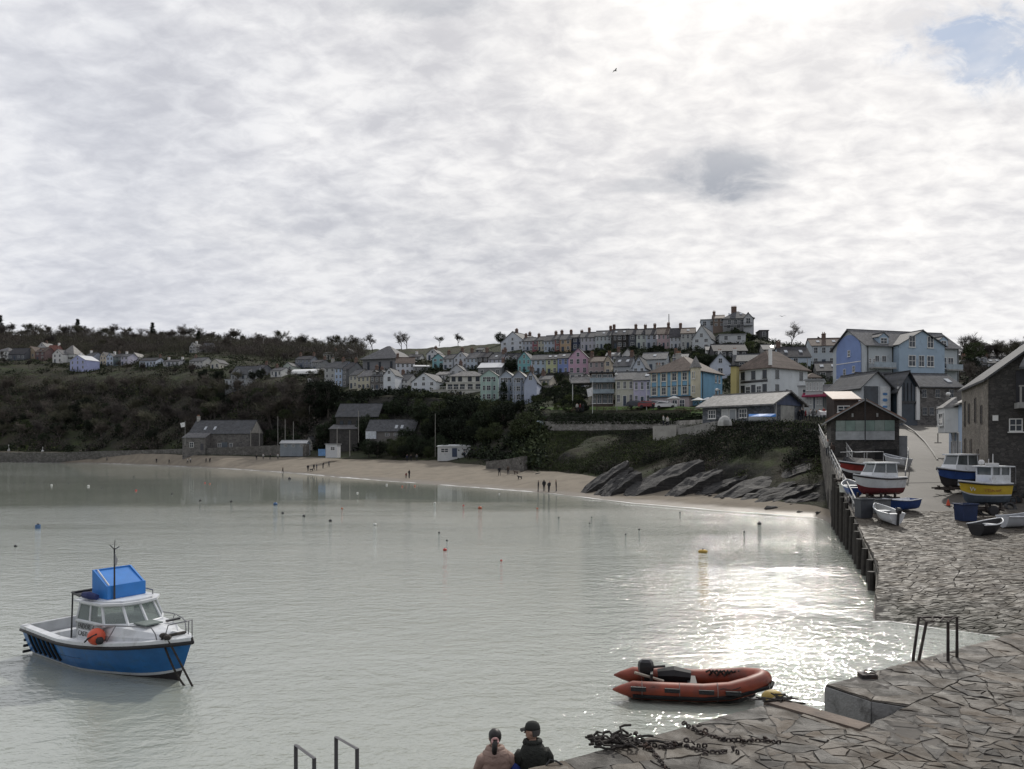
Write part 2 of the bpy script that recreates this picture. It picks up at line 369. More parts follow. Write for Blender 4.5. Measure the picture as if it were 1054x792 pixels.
# ---------------------------------------------------------------- water of the harbour
def water_mat():
    m = bpy.data.materials.new('harbour water'); m.use_nodes = True; t = NT(m.node_tree); m.node_tree.nodes.clear()
    co = t.n('ShaderNodeTexCoord').outputs['Object']
    lane = t.math('ADD', t.math('MULTIPLY', t.noise(t.mapping(co, (.30, 1.0, 1), rot=(0, 0, R(-10))), .035, 4, .55, .6), .7), t.math('MULTIPLY', t.noise(t.mapping(co, (.25, 1.0, 1), rot=(0, 0, R(-6))), .16, 3, .55, .6), .3))
    calm = t.mrange(lane, .34, .56, .40, 1.0)
    xy = t.n('ShaderNodeSeparateXYZ', {0: co}).outputs            # sheltered water off the beach, broken by cat's paws
    wob = t.math('MULTIPLY', t.math('SUBTRACT', t.noise(t.mapping(co, (.25, 1, 1)), .09, 5, .6, .4), .5), 55)
    ys = t.math('ADD', xy[1], wob); lee = t.math('MULTIPLY', t.mrange(ys, 78, 98), t.mrange(t.math('ADD', xy[0], wob), -105, -62))
    lee = t.math('MULTIPLY', lee, t.mrange(xy[0], 22, 2))
    calm = t.math('MULTIPLY', calm, t.math('SUBTRACT', 1.0, t.math('MULTIPLY', lee, .93)))
    tone = t.mix(t.mrange(t.noise(co, .05, 4), .3, .7), WTONE[0], WTONE[1])
    h1 = t.noise(t.mapping(co, (.55, 1.0, 1), rot=(0, 0, R(12))), .55, 3, .5, .3)
    h2 = t.noise(t.mapping(co, (.6, 1.0, 1), rot=(0, 0, R(-16))), 2.1, 4, .55, .4)
    h3 = t.noise(t.mapping(co, (.75, 1, 1), rot=(0, 0, R(6))), 6.5, 3, .6, .2)
    h4 = t.noise(co, 21, 2, .5)
    h = t.math('ADD', t.math('MULTIPLY', h1, WAMP[0]), t.math('ADD', t.math('MULTIPLY', h2, WAMP[1]), t.math('ADD', t.math('MULTIPLY', h3, WAMP[2]), t.math('MULTIPLY', h4, WAMP[3]))))
    h = t.math('MULTIPLY', h, t.math('MULTIPLY', t.mrange(calm, 0, 1, .05, 1.0, 'LINEAR'), t.mrange(t.math('ADD', xy[0], t.math('MULTIPLY', wob, .12)), -26, 14, .40, .92)))
    b = t.n('ShaderNodeBsdfPrincipled', {'Base Color': tone, 'Roughness': WROUGH, 'IOR': 2.3, 'Specular IOR Level': .6})
    t.t.links.new(t.n('ShaderNodeBump', {'Strength': 1.0, 'Distance': 1.0, 'Height': h}).outputs[0], b.inputs['Normal'])
    t.n('ShaderNodeOutputMaterial', {'Surface': b.outputs[0]})
    return m
WTONE = ((.29, .315, .272), (.335, .36, .315)); WAMP = (.07, .10, .042, .0); WROUGH = .03
m_ = MB(); m_.poly([(-2500, -600, 0), (1500, -600, 0), (1500, 700, 0), (-2500, 700, 0)])
struct(m_.build('water', water_mat()))
# thin line of foam where the water meets the sand
fv, ff = [], []
uu = np.linspace(-1.0, .40, 500)
for i, u in enumerate(uu):
    d = float(kdepth(2, u)); x = u*d; n1 = vnoise(x, d, 0, .09); n2 = vnoise(x, d, 5, .5)
    wdt = max(.05, .55+.9*n1+.6*n2)*(d/110)
    c0 = d-.2+n1*.8
    fv += [(u*c0, c0, .02+.0*i), (u*(c0+wdt), c0+wdt, .02+wdt*.05)]
    if i: k = 2*i; ff.append((k-2, k-1, k+1, k))
fo = link('foam', np_mesh('foam', np.array(fv), np.array(ff), mat('sea foam', (.72, .72, .70), .6, var=.15)))
struct(fo, 'stuff')

fv, ff = [], []                       # wash of foam at the foot of the slipway
for i in range(160):
    x = 14.2+i*.16; n1 = vnoise(x, 0, 2, .5); n2 = vnoise(x, 7, 2, 2.0); y0 = 30.55-min(2.6, max(0, .88*(x-15)))+n1*.45+n2*.15; wd = max(.02, .16+.35*vnoise(x, 3, 9, .9)+.2*n2)
    fv += [(x, y0, .012), (x, y0+wd, .016)]
    if i: k = 2*i; ff.append((k-2, k-1, k+1, k))
struct(link('foam', np_mesh('foam', np.array(fv), np.array(ff), mat('sea foam', (.72, .72, .70)))), 'stuff')
# ---------------------------------------------------------------- irregular stone paving
def clip(poly, a, b, c):
    """keep the side a x + b y <= c"""
    out = []; n = len(poly)
    for i in range(n):
        p, q = poly[i], poly[(i+1) % n]; dp = a*p[0]+b*p[1]-c; dq = a*q[0]+b*q[1]-c
        if dp <= 0: out.append(p)
        if dp*dq < 0: s = dp/(dp-dq); out.append((p[0]+(q[0]-p[0])*s, p[1]+(q[1]-p[1])*s))
    return out
def voro(region, n, rd, k=12):
    xs = [p[0] for p in region]; ys = [p[1] for p in region]; S = []
    while len(S) < n:
        x, y = rd.uniform(min(xs), max(xs)), rd.uniform(min(ys), max(ys))
        if in_poly(x, y, region): S.append((x, y))
    A_ = np.array(S); out = []
    for i, q in enumerate(A_):
        poly = region
        for j in np.argsort(((A_-q)**2).sum(1))[1:k+1]:
            d = A_[j]-q; poly = clip(poly, d[0], d[1], (A_[j]@A_[j]-q@q)/2)
            if len(poly) < 3: break
        if len(poly) >= 3: out.append(poly)
    return out
def warp(x, y): return x+.09*vnoise(x, y, 11, .8)+.05*vnoise(x, y, 12, 2.3)+.022*vnoise(x, y, 15, 7), y+.09*vnoise(x, y, 13, .8)+.05*vnoise(x, y, 14, 2.3)+.022*vnoise(x, y, 16, 7)
def shatter(poly, amin, amax, rd, jit=.35, kx=1.0, ky=1.0):
    """break a convex polygon into irregular flags by repeated splitting across its longer side (measured with kx, ky)"""
    out = []; st = [poly]
    while st:
        p = st.pop(); n = len(p); ar = abs(sum(p[i][0]*p[(i+1) % n][1]-p[(i+1) % n][0]*p[i][1] for i in range(n)))/2
        if ar < math.exp(rd.uniform(math.log(amin), math.log(amax))): out.append(p); continue
        cx = sum(q[0] for q in p)/n; cy = sum(q[1] for q in p)/n; best = None
        for i in range(n):
            for j in range(i):
                dx, dy = p[i][0]-p[j][0], p[i][1]-p[j][1]; L = (dx*kx)**2+(dy*ky)**2
                if best is None or L > best[0]: best = (L, dx, dy, i, j)
        _, dx, dy, i, j = best; f = rd.uniform(.33, .67); x = p[j][0]+dx*f; y = p[j][1]+dy*f; x = .5*x+.5*cx+.0; y = .5*y+.5*cy
        a = math.atan2(dy*ky*ky, dx*kx*kx)+rd.gauss(0, jit); nx, ny = math.cos(a), math.sin(a); c = nx*x+ny*y
        for q in (clip(p, nx, ny, c), clip(p, -nx, -ny, -c)):
            if len(q) >= 3: st.append(q)
    return out
def inset(poly, g):
    """shrink a convex polygon by g"""
    n = len(poly); area = sum(poly[i][0]*poly[(i+1) % n][1]-poly[(i+1) % n][0]*poly[i][1] for i in range(n))
    if area < 0: poly = poly[::-1]
    out = poly
    for i in range(n):
        p, q = poly[i], poly[(i+1) % n]; dx, dy = q[0]-p[0], q[1]-p[1]; L = math.hypot(dx, dy)
        if L < 1e-6: continue
        a, b = dy/L, -dx/L
        out = clip(out, a, b, a*p[0]+b*p[1]-g)
        if len(out) < 3: return None
    return out
def in_poly(x, y, poly):
    c = False; n = len(poly)
    for i in range(n):
        (x1, y1), (x2, y2) = poly[i], poly[(i+1) % n]
        if (y1 > y) != (y2 > y) and x < (x2-x1)*(y-y1)/(y2-y1)+x1: c = not c
    return c
def subdiv(poly, step):
    out = []
    for i in range(len(poly)):
        p, q = poly[i], poly[(i+1) % len(poly)]; L = math.hypot(q[0]-p[0], q[1]-p[1]); k = max(1, int(L/step))
        out += [(p[0]+(q[0]-p[0])*j/k, p[1]+(q[1]-p[1])*j/k) for j in range(k)]
    return out
def lay(mb, polys, zfun, gap, hgt, tilt, rough, rnd, step=.22, wrp=lambda x, y: True):
    """raised stone for each cell: ragged outline, slightly tilted top with worn arris"""
    for poly in polys:
        q = inset(poly, gap*rnd.choice((.4, .6, 1, 1, 1.4, 1.9)))
        if not q: continue
        q = [warp(*p) if wrp(*p) else p for p in subdiv(q, step)]; cx = sum(p[0] for p in q)/len(q); cy = sum(p[1] for p in q)/len(q)
        q = [(x+rnd.gauss(0, rough), y+rnd.gauss(0, rough)) for x, y in q]
        tx, ty, dz = rnd.gauss(0, tilt), rnd.gauss(0, tilt), rnd.uniform(-.6, 1)*hgt*.18
        e = gap*.9
        rb = [(x, y, zfun(x, y)-.10) for x, y in q]
        rm = [(x, y, zfun(x, y)+hgt*.55+dz+tx*(x-cx)+ty*(y-cy)) for x, y in q]
        def sh(x, y):
            L = math.hypot(x-cx, y-cy); f = max(.0, 1-e/max(L, .02)); return cx+(x-cx)*f, cy+(y-cy)*f
        rt = []
        for x, y in q:
            x2, y2 = sh(x, y); rt.append((x2, y2, zfun(x2, y2)+hgt+dz+tx*(x2-cx)+ty*(y2-cy)+rnd.gauss(0, hgt*.08)))
        mi = rnd.randrange(4)
        mb.loft([rb, rm], mi, False, False); n0 = len(mb.v); n = len(q)
        o = n0-n
        mb.v += rt; mb.v.append((cx, cy, zfun(cx, cy)+hgt*1.05+dz))
        for i in range(n):
            j = (i+1) % n
            mb.f.append((o+i, o+j, n0+j, n0+i)); mb.m.append(mi)
            mb.f.append((n0+i, n0+j, n0+n)); mb.m.append(mi)
def paving_mat(name, c, spec=.4, rough=.62, tide=False):
    c = (c[0]*1.06, c[1], c[2]*.92)
    m = bpy.data.materials.new(name); m.use_nodes = True; t = NT(m.node_tree); m.node_tree.nodes.clear()
    co = t.n('ShaderNodeTexCoord').outputs['Object']
    f = t.mrange(t.noise(co, 1.1, 8, .7),   .3, .7, .5, 1.5, 'LINEAR')
    cc = t.mix(1.0, c, t.n('ShaderNodeCombineXYZ', {0: f, 1: f, 2: f}).outputs[0], 'MULTIPLY')
    cc = t.mix(t.mrange(t.noise(co, 2.7, 6, .7, .6), .58, .67, 0, .7), cc, (.19, .175, .15))      # lichen, dried salt
    cc = t.mix(t.mrange(t.noise(co, .8, 6, .7, .8), .56, .70, 0, .7), cc, tuple(x*.42 for x in c))  # damp, weed stains
    if tide:            # weed and wet left by the tide
        z = t.math('ADD', t.n('ShaderNodeSeparateXYZ', {0: co}).outputs[2], t.math('MULTIPLY', t.math('SUBTRACT', t.noise(co, .6, 5, .65), .5), .9))
        cc = t.mix(t.mrange(z, .1, .75, .8, 0), cc, (.030, .031, .020))
    b = t.n('ShaderNodeBsdfPrincipled', {'Base Color': cc, 'Roughness': t.mrange(t.noise(co, 3, 4), .3, .7, rough-.12, rough+.2), 'Specular IOR Level': spec})
    h = t.math('ADD', t.noise(t.mapping(co, (1, 2.2, 1), rot=(0, 0, .5)), 5, 8, .7), t.math('MULTIPLY', t.noise(co, 38, 4), .2))
    t.t.links.new(t.n('ShaderNodeBump', {'Strength': .75, 'Distance': .035, 'Height': h}).outputs[0], b.inputs['Normal'])
    t.n('ShaderNodeOutputMaterial', {'Surface': b.outputs[0]})
    return m
PAVE = [paving_mat('flagstone a', (0.065, 0.057, 0.048)), paving_mat('flagstone b', (0.099, 0.090, 0.078)), paving_mat('flagstone c', (0.053, 0.051, 0.048)), paving_mat('flagstone d', (0.081, 0.067, 0.053))]
SLIPS = [paving_mat('slip stone a', (0.098, 0.092, 0.080), tide=True), paving_mat('slip stone b', (0.116, 0.108, 0.094), tide=True), paving_mat('slip stone c', (0.086, 0.080, 0.073), tide=True), paving_mat('slip stone d', (0.105, 0.094, 0.080), tide=True)]
JOINT = mat('joint dirt', (0.040, 0.036, 0.031), .95, var=.4, scale=4, bump=.5)

# lower quay in front of the camera with the stair slot
QZ = 3.05
QA, QB = (4.08, 11.97), (4.99, 10.93)
A, B, C_, D_, E_ = (4.08, 11.97), (4.99, 10.93), (5.16, 12.79), (5.57, 12.03), (6.0, 11.75)
pieces = [[(-8, 4.1), (-8, 2), (12.8, 2), B, A], [C_, D_, E_, (17, 20.5)], [B, (12.8, 2), (17, 2), (17, 20.5), E_]]
rnd = random.Random(5)
mb = MB()
for pc in pieces:
    pc2 = clip(pc, 0, -1, -4.2)
    cut = [c for v in voro(pc2, max(3, int(len(pc2)*5)), rnd) for sm in [abs(sum(p[1]-9.34-.655*p[0] for p in v)/len(v)) > 2.2] for c in shatter(v, (.03 if sm else .10), (.30 if sm else .85), rnd, .18)]
    lay(mb, cut, lambda x, y: QZ-.06+.02*vnoise(x, y, 0, .6), .007, .06, .005, .005, rnd, .09, lambda x, y: y < 9.2+.655*x)
struct(mb.build('pavement', PAVE))
mb = MB()
for pc in pieces: mb.prism([p for p in pc], -4, QZ-.007)
mb.prism([A, B, E_, D_, C_], -4, 1.9)
# two treads going down to the water inside the slot
def lerp2(a, b, f): return (a[0]+(b[0]-a[0])*f, a[1]+(b[1]-a[1])*f)
mb.prism([lerp2(A, B, .55), B, E_, lerp2(C_, D_, .75)], 1.9, 2.25); mb.prism([lerp2(A, B, .8), B, E_, D_], 2.25, 2.5)
struct(mb.build('quay', stone('quay masonry', (.075, .068, .060), (.11, .10, .088), (.05, .045, .04), (2.4, 2.4, 3.6))))

# low landing outside the quay edge where the pair sit
mb = MB(); e_ = lambda x, o: (x-.548*o, 9.34+.655*x+.837*o)
mb.prism([e_(-5, .003), e_(.9, .003), e_(.9, 1.35), e_(-5, 1.35)], -4, 2.40); struct(mb.build('quay_step', PAVE[0]))
# slipway: stone setts below, concrete road above
S0, SG = 31.0, .125
def sz(y): return SG*(y-S0)
def wall_x(y): return 17.9+(.345 if y > 38 else .49)*(y-38)
def szx(x, y): return sz(y)+min(.75, max(0, .11*(x-15)))*min(1, max(0, (46-y)/12))
reg = [(wall_x(27), 27), (60, 27), (60, 51.6), (wall_x(51.6), 51.6)]
rnd = random.Random(11)
reg2 = [(wall_x(25), 25), (46, 25), (46, 51.6), (wall_x(51.6), 51.6), (wall_x(38), 38)]
mb = MB(); lay(mb, [c for v in voro(reg2, 150, rnd) for c in shatter(v, .04, .36, rnd, .16, .5, 1.5)], lambda x, y: szx(x, y)-.07+.05*vnoise(x, y, 4, .35)*max(0, (40-y)/10 if y > 30 else 1), .011, .075, .010, .012, rnd, .26)
struct(mb.build('slipway_paving', SLIPS))
mb = MB()
def slab(mb, pts, top, bot=-4): # pts (x, y), top height function
    n = len(pts); a = [(x, y, bot) for x, y in pts]; b = [(x, y, top(y)) for x, y in pts]; mb.loft([a, b], 0)
ys_ = [20, 25, 28, 31, 34, 37, 40, 43, 46, 51.6]; rows_ = []
for y in ys_:
    xs_ = [wall_x(y)]+[wall_x(y)+(60-wall_x(y))*f for f in (.02, .06, .1, .15, .2, .3, .5, 1)]; rows_.append([(x, y, szx(x, y)-.020+.05*vnoise(x, y, 4, .35)*max(0, (40-y)/10 if y > 30 else 1)) for x in xs_]+[(60, y, -4), (wall_x(y), y, -4)])
mb.loft(rows_)
struct(mb.build('slipway', JOINT))
def conc_mat(name, c):
    m = bpy.data.materials.new(name); m.use_nodes = True; t = NT(m.node_tree); m.node_tree.nodes.clear()
    co = t.n('ShaderNodeTexCoord').outputs['Object']
    f = t.mrange(t.noise(co, .35, 8, .65), .3, .7, .75, 1.25, 'LINEAR')
    cc = t.mix(1.0, c, t.n('ShaderNodeCombineXYZ', {0: f, 1: f, 2: f}).outputs[0], 'MULTIPLY')
    cc = t.mix(t.mrange(t.noise(t.mapping(co, (1.6, .18, 1), rot=(0, 0, R(-19))), .8, 5, .65), .52, .68, 0, .6), cc, tuple(x*.62 for x in c))
    cc = t.mix(t.mrange(t.noise(co, 1.4, 6, .75, .6), .60, .70, 0, .6), cc, (.05, .045, .04))
    b = t.n('ShaderNodeBsdfPrincipled', {'Base Color': cc, 'Roughness': .72, 'Specular IOR Level': .4})
    t.t.links.new(t.n('ShaderNodeBump', {'Strength': .5, 'Distance': .04, 'Height': t.noise(co, 5, 8, .7)}).outputs[0], b.inputs['Normal'])
    t.n('ShaderNodeOutputMaterial', {'Surface': b.outputs[0]})
    return m
CONC = conc_mat('slip concrete', (0.090, 0.082, 0.070))
mb = MB()
ROADTOP = 116
pts = [(wall_x(51.6), 51.6), (62, 51.6), (75, 80), (90, ROADTOP), (wall_x(ROADTOP)+.5, ROADTOP), (wall_x(95), 95)]
slab(mb, pts, lambda y: sz(min(y, 110)))
struct(mb.build('road', CONC))
# street beyond the head of the slip, and the raised yard by the shed
mb = MB(); slab(mb, [(41, ROADTOP+.1), (90, ROADTOP+.1), (110, 150), (49, 150)], lambda y: sz(110)+.0+max(0, (y-ROADTOP))*.02, 2)
struct(mb.build('street', conc_mat('street tarmac', (.075, .072, .068))))
# ---------------------------------------------------------------- buildings
SL = {'slate': slate('grey slate', (.085, .088, .095)), 'dark': slate('dark slate', (.050, .050, .056)), 'brown': slate('brown tile', (.105, .080, .068)),
      'pale': slate('weathered pale slate', (.20, .195, .19), .6), 'red': slate('red tile', (.17, .070, .055)), 'white': mat('white sheet roof', (.62, .63, .64), .35, var=.08),
      'tin': mat('grey sheet roof', (.30, .31, .32), .4, var=.2), 'grey': slate('mid grey slate', (.13, .13, .135))}
WHITE = mat('white gloss paint', (.72, .72, .70), .45, var=.06)
DARKP = mat('black gloss paint', (.025, .025, .028), .35, var=.1)
TRIM = mat('grey trim', (.28, .28, .27), .6)
BRICK = mat('chimney brick', (.16, .11, .09), .9, var=.35, scale=3)
RENDERC = mat('chimney render', (.36, .35, .33), .9, var=.25, scale=2)
POT = mat('chimney pot clay', (.26, .14, .09), .8)
GLASS = glass()
SKY_GLINT = mat('roof light glint', (.42, .45, .48), .10, var=.1)  # pale base colour carries the bright glint of the panes
STONE = stone('grey rubble stone', (.085, .083, .080), (.17, .16, .15), (.20, .19, .18))
STONED = stone('dark rubble stone', (.050, .048, .047), (.10, .095, .088), (.045, .043, .041), (3.6, 3.6, 6.5))
STONE_LIT = stone('sunlit rubble stone', (.16, .14, .115), (.25, .225, .19), (.13, .12, .105), (3.6, 3.6, 6.5))  # paler copy of the stone, grazing sunlight put into its colour
RETAIN = stone('retaining wall stone', (.24, .23, .21), (.38, .365, .34), (.18, .17, .155), (1.2, 1.2, 2.2))

def roof_mb(x0, x1, y0, y1, ze, zr, kind, ov=.3, th=.16):
    mb = MB()
    def sl(a, b, c, d):       # a slab: four corners of the upper face
        up = [Vector(p) for p in (a, b, c, d)]
        if (up[2]-up[3]).length < 1e-6: up = up[:3]
        lo = [p-Vector((0, 0, th)) for p in up]; n = len(up)
        mb.add(up+lo, [tuple(range(n)), tuple(range(2*n-1, n-1, -1))]+[(i, n+i, n+(i+1) % n, (i+1) % n) for i in range(n)])
    X0, X1, Y0, Y1 = x0-ov, x1+ov, y0-ov, y1+ov
    if kind == 's':
        ym = (y0+y1)/2; e = ze-(zr-ze)/(ym-y0)*ov+.12; r = zr+.12
        sl((X0, Y0, e), (X1, Y0, e), (X1, ym, r), (X0, ym, r)); sl((X1, Y1, e), (X0, Y1, e), (X0, ym, r-.002), (X1, ym, r-.002))
        mb.box(X0+.02, X1-.02, ym-.14, ym+.14, r-.06, r+.07)
    elif kind == 'f':
        xm = (x0+x1)/2; e = ze-(zr-ze)/(xm-x0)*ov+.12; r = zr+.12
        sl((X0, Y1, e), (X0, Y0, e), (xm, Y0, r), (xm, Y1, r)); sl((X1, Y0, e), (X1, Y1, e), (xm, Y1, r-.002), (xm, Y0, r-.002))
        mb.box(xm-.14, xm+.14, Y0+.02, Y1-.02, r-.06, r+.07)
    elif kind == 'h':
        W, L = x1-x0, y1-y0; k = min(W, L)/2; xm0, xm1, ym0, ym1 = x0+k, x1-k, y0+k, y1-k
        e = ze-(zr-ze)/k*ov+.12; r = zr+.12
        if W >= L: a, b = (xm0, (y0+y1)/2, r), (xm1+.001, (y0+y1)/2, r)
        else: a, b = ((x0+x1)/2, ym0, r), ((x0+x1)/2, ym1, r)
        c = [(X0, Y0, e), (X1, Y0, e), (X1, Y1, e), (X0, Y1, e)]
        if W >= L:
            sl(c[0], c[1], b, a); sl(c[2], c[3], a, b); sl(c[1], c[2], b, b); sl(c[3], c[0], a, a)
        else:
            sl(c[1], c[2], b, a); sl(c[3], c[0], a, b); sl(c[0], c[1], a, a); sl(c[2], c[3], b, b)
    elif kind == 'mono':
        sl((X0, Y0, ze+.1), (X1, Y0, ze+.1), (X1, Y1, zr+.1), (X0, Y1, zr+.1))
    elif kind == 'flat':
        mb.box(X0, X1, Y0, Y1, ze+.003, ze+.25)
    return mb
def wall_mb(x0, x1, y0, y1, z0, ze, zr, kind):
    mb = MB(); n = lambda *p: [Vector(q) for q in p]
    if kind == 's':
        ym = (y0+y1)/2; g = [(y0, z0), (y1, z0), (y1, ze), (ym, zr), (y0, ze)]
        mb.loft([[Vector((x0, y, z)) for y, z in g], [Vector((x1, y, z)) for y, z in g]])
    elif kind == 'f':
        xm = (x0+x1)/2; g = [(x0, z0), (x1, z0), (x1, ze), (xm, zr), (x0, ze)]
        mb.loft([[Vector((x, y1, z)) for x, z in g], [Vector((x, y0, z)) for x, z in g]])
    elif kind == 'mono':
        g = [(y0, z0), (y1, z0), (y1, zr), (y0, ze)]
        mb.loft([[Vector((x0, y, z)) for y, z in g], [Vector((x1, y, z)) for y, z in g]])
    else: mb.box(x0, x1, y0, y1, z0, ze)
    return mb
def block(root, x0, x1, y0, y1, z0, ze, zr, kind, wm, rm, ov=.3, wname='wall', rname='roof', th=.16):
    wo_ = wall_mb(x0, x1, y0, y1, z0, ze, zr, kind).build(wname, wm, root)
    ro_ = roof_mb(x0, x1, y0, y1, ze, zr, kind, ov, th).build(rname, rm, root) if rm else None
    return wo_, ro_
def chimney(roof, x, y, zb, zt, m=None, w=.95, dp=.6, pots=3):
    mb = MB(); mb.box(x-w/2, x+w/2, y-dp/2, y+dp/2, zb, zt); mb.box(x-w/2-.07, x+w/2+.07, y-dp/2-.07, y+dp/2+.07, zt-.22, zt-.06)
    c = mb.build('chimney', m or BRICK, roof)
    if pots:
        mb = MB()
        for k in range(pots):
            px_ = x+(k-(pots-1)/2)*w/pots; mb.tube([(px_, y, zt-.01), (px_, y, zt+.45)], [.13, .10], 8)
        mb.build('chimney_pot', POT, c)
    return c
_wc = {}
def win(root, x, y, z, w, h, face='F', near=False, fm=None, gm=None, bars=1, name='window', sill=True):
    """a window centred on x (along the wall) with its foot at z, standing in the wall plane"""
    fm = fm or WHITE; gm = gm or GLASS; rz = {'F': 0, 'R': R(90), 'L': R(-90)}[face]
    k = (round(w, 2), round(h, 2), near, fm.name, gm.name, bars)
    if k not in _wc:
        fr = MB(); t = max(.07, w*.07)
        for b_ in ((-w/2, -w/2+t, 0, h), (w/2-t, w/2, 0, h), (-w/2+t, w/2-t, 0, t), (-w/2+t, w/2-t, h-t, h)): fr.box(b_[0], b_[1], -.06, .03, b_[2], b_[3], 0)
        for i in range(bars): xb = -w/2+w*(i+1)/(bars+1); fr.box(xb-t*.35, xb+t*.35, -.045, .03, t, h-t, 0)
        fr.box(-w/2+t, w/2-t, -.043, .03, h*.5-t*.35, h*.5+t*.35, 0)
        gl = MB(); gl.box(-w/2+t*.5, w/2-t*.5, -.025, .02, t*.5, h-t*.5, 0)
        if near:
            a = gl.build('window', gm); b = fr.build('frame', fm); me = (a.data, b.data)
            bpy.data.objects.remove(a); bpy.data.objects.remove(b)
            sm = MB(); sm.box(-w/2-.08, w/2+.08, -.14, .02, -.09, -.002); c = sm.build('sill', fm); me += (c.data,); bpy.data.objects.remove(c)
        else:
            fr.box(-w/2+t*.5, w/2-t*.5, -.025, .02, t*.5, h-t*.5, 1); a = fr.build('window', [fm, gm]); me = (a.data,); bpy.data.objects.remove(a)
        _wc[k] = me
    me = _wc[k]
    o = link(name, me[0], root, (x, y, z), (0, 0, rz))
    if near:
        link('frame', me[1], o)
        if sill: link('sill', me[2], o)
    return o
_dc = {}
def door(root, x, y, z, w=.95, h=2.05, col=(.05, .07, .10), face='F', near=False):
    rz = {'F': 0, 'R': R(90), 'L': R(-90)}[face]; m = mat('door paint %.2f %.2f %.2f' % col, col, .45, var=.1)
    mb = MB(); mb.box(-w/2, w/2, -.05, .03, 0, h)
    for a, b in ((.12, .42), (.5, .9)): mb.box(-w*.33, w*.33, -.065, -.048, h*a, h*b)
    o = mb.build('door', m, root, loc=(x, y, z), rot=(0, 0, rz))
    if near:
        mb = MB(); t = .1
        mb.box(-w/2-t, -w/2-.002, -.07, .03, 0, h+t); mb.box(w/2+.002, w/2+t, -.07, .03, 0, h+t); mb.box(-w/2-.001, w/2+.001, -.07, .03, h+.002, h+t)
        mb.build('frame', WHITE, o); mb = MB(); mb.ball((w*.36, -.09, h*.48), .045, 0, 6, 4); mb.build('handle', TRIM, o)
    return o
def dormer(root, roof, x, y, z, w, h, dp, wm, rm, kind='f', bars=1):
    mb = wall_mb(x-w/2, x+w/2, y, y+dp, z-.6, z+h, z+h+w*.35, kind); dw = mb.build('dormer', wm, roof)
    roof_mb(x-w/2, x+w/2, y, y+dp, z+h, z+h+w*.35, kind, .14, .1).build('dormer_roof', rm, roof)
    win(root, x, y, z+.15, w*.7, h*.8, bars=bars)
def skylight(roof, W, dep, ze, zr, fx, fy, kind='s'):
    """a roof light lying on the front slope"""
    k = (zr-ze)/(dep/2); y = fy*dep/2; z = ze+k*y+.16; s = .5
    mb = MB(); mb.add([(fx*W-.4, y-s, z-s*k), (fx*W+.4, y-s, z-s*k), (fx*W+.4, y+s, z+s*k), (fx*W-.4, y+s, z+s*k), (fx*W-.4, y-s, z-s*k+.08), (fx*W+.4, y-s, z-s*k+.08), (fx*W+.4, y+s, z+s*k+.08), (fx*W-.4, y+s, z+s*k+.08)],
                      [(0,3,2,1),(4,5,6,7),(0,1,5,4),(1,2,6,5),(2,3,7,6),(3,0,4,7)])
    mb.build('skylight', SKY_GLINT, roof)
def front_w(cx, wpx, d, rot):
    u = (cx-PXC)/FOC; return wpx*d/(FOC*(math.cos(rot)-u*math.sin(rot)))
NHOUSE = 0
HOUSES = {}
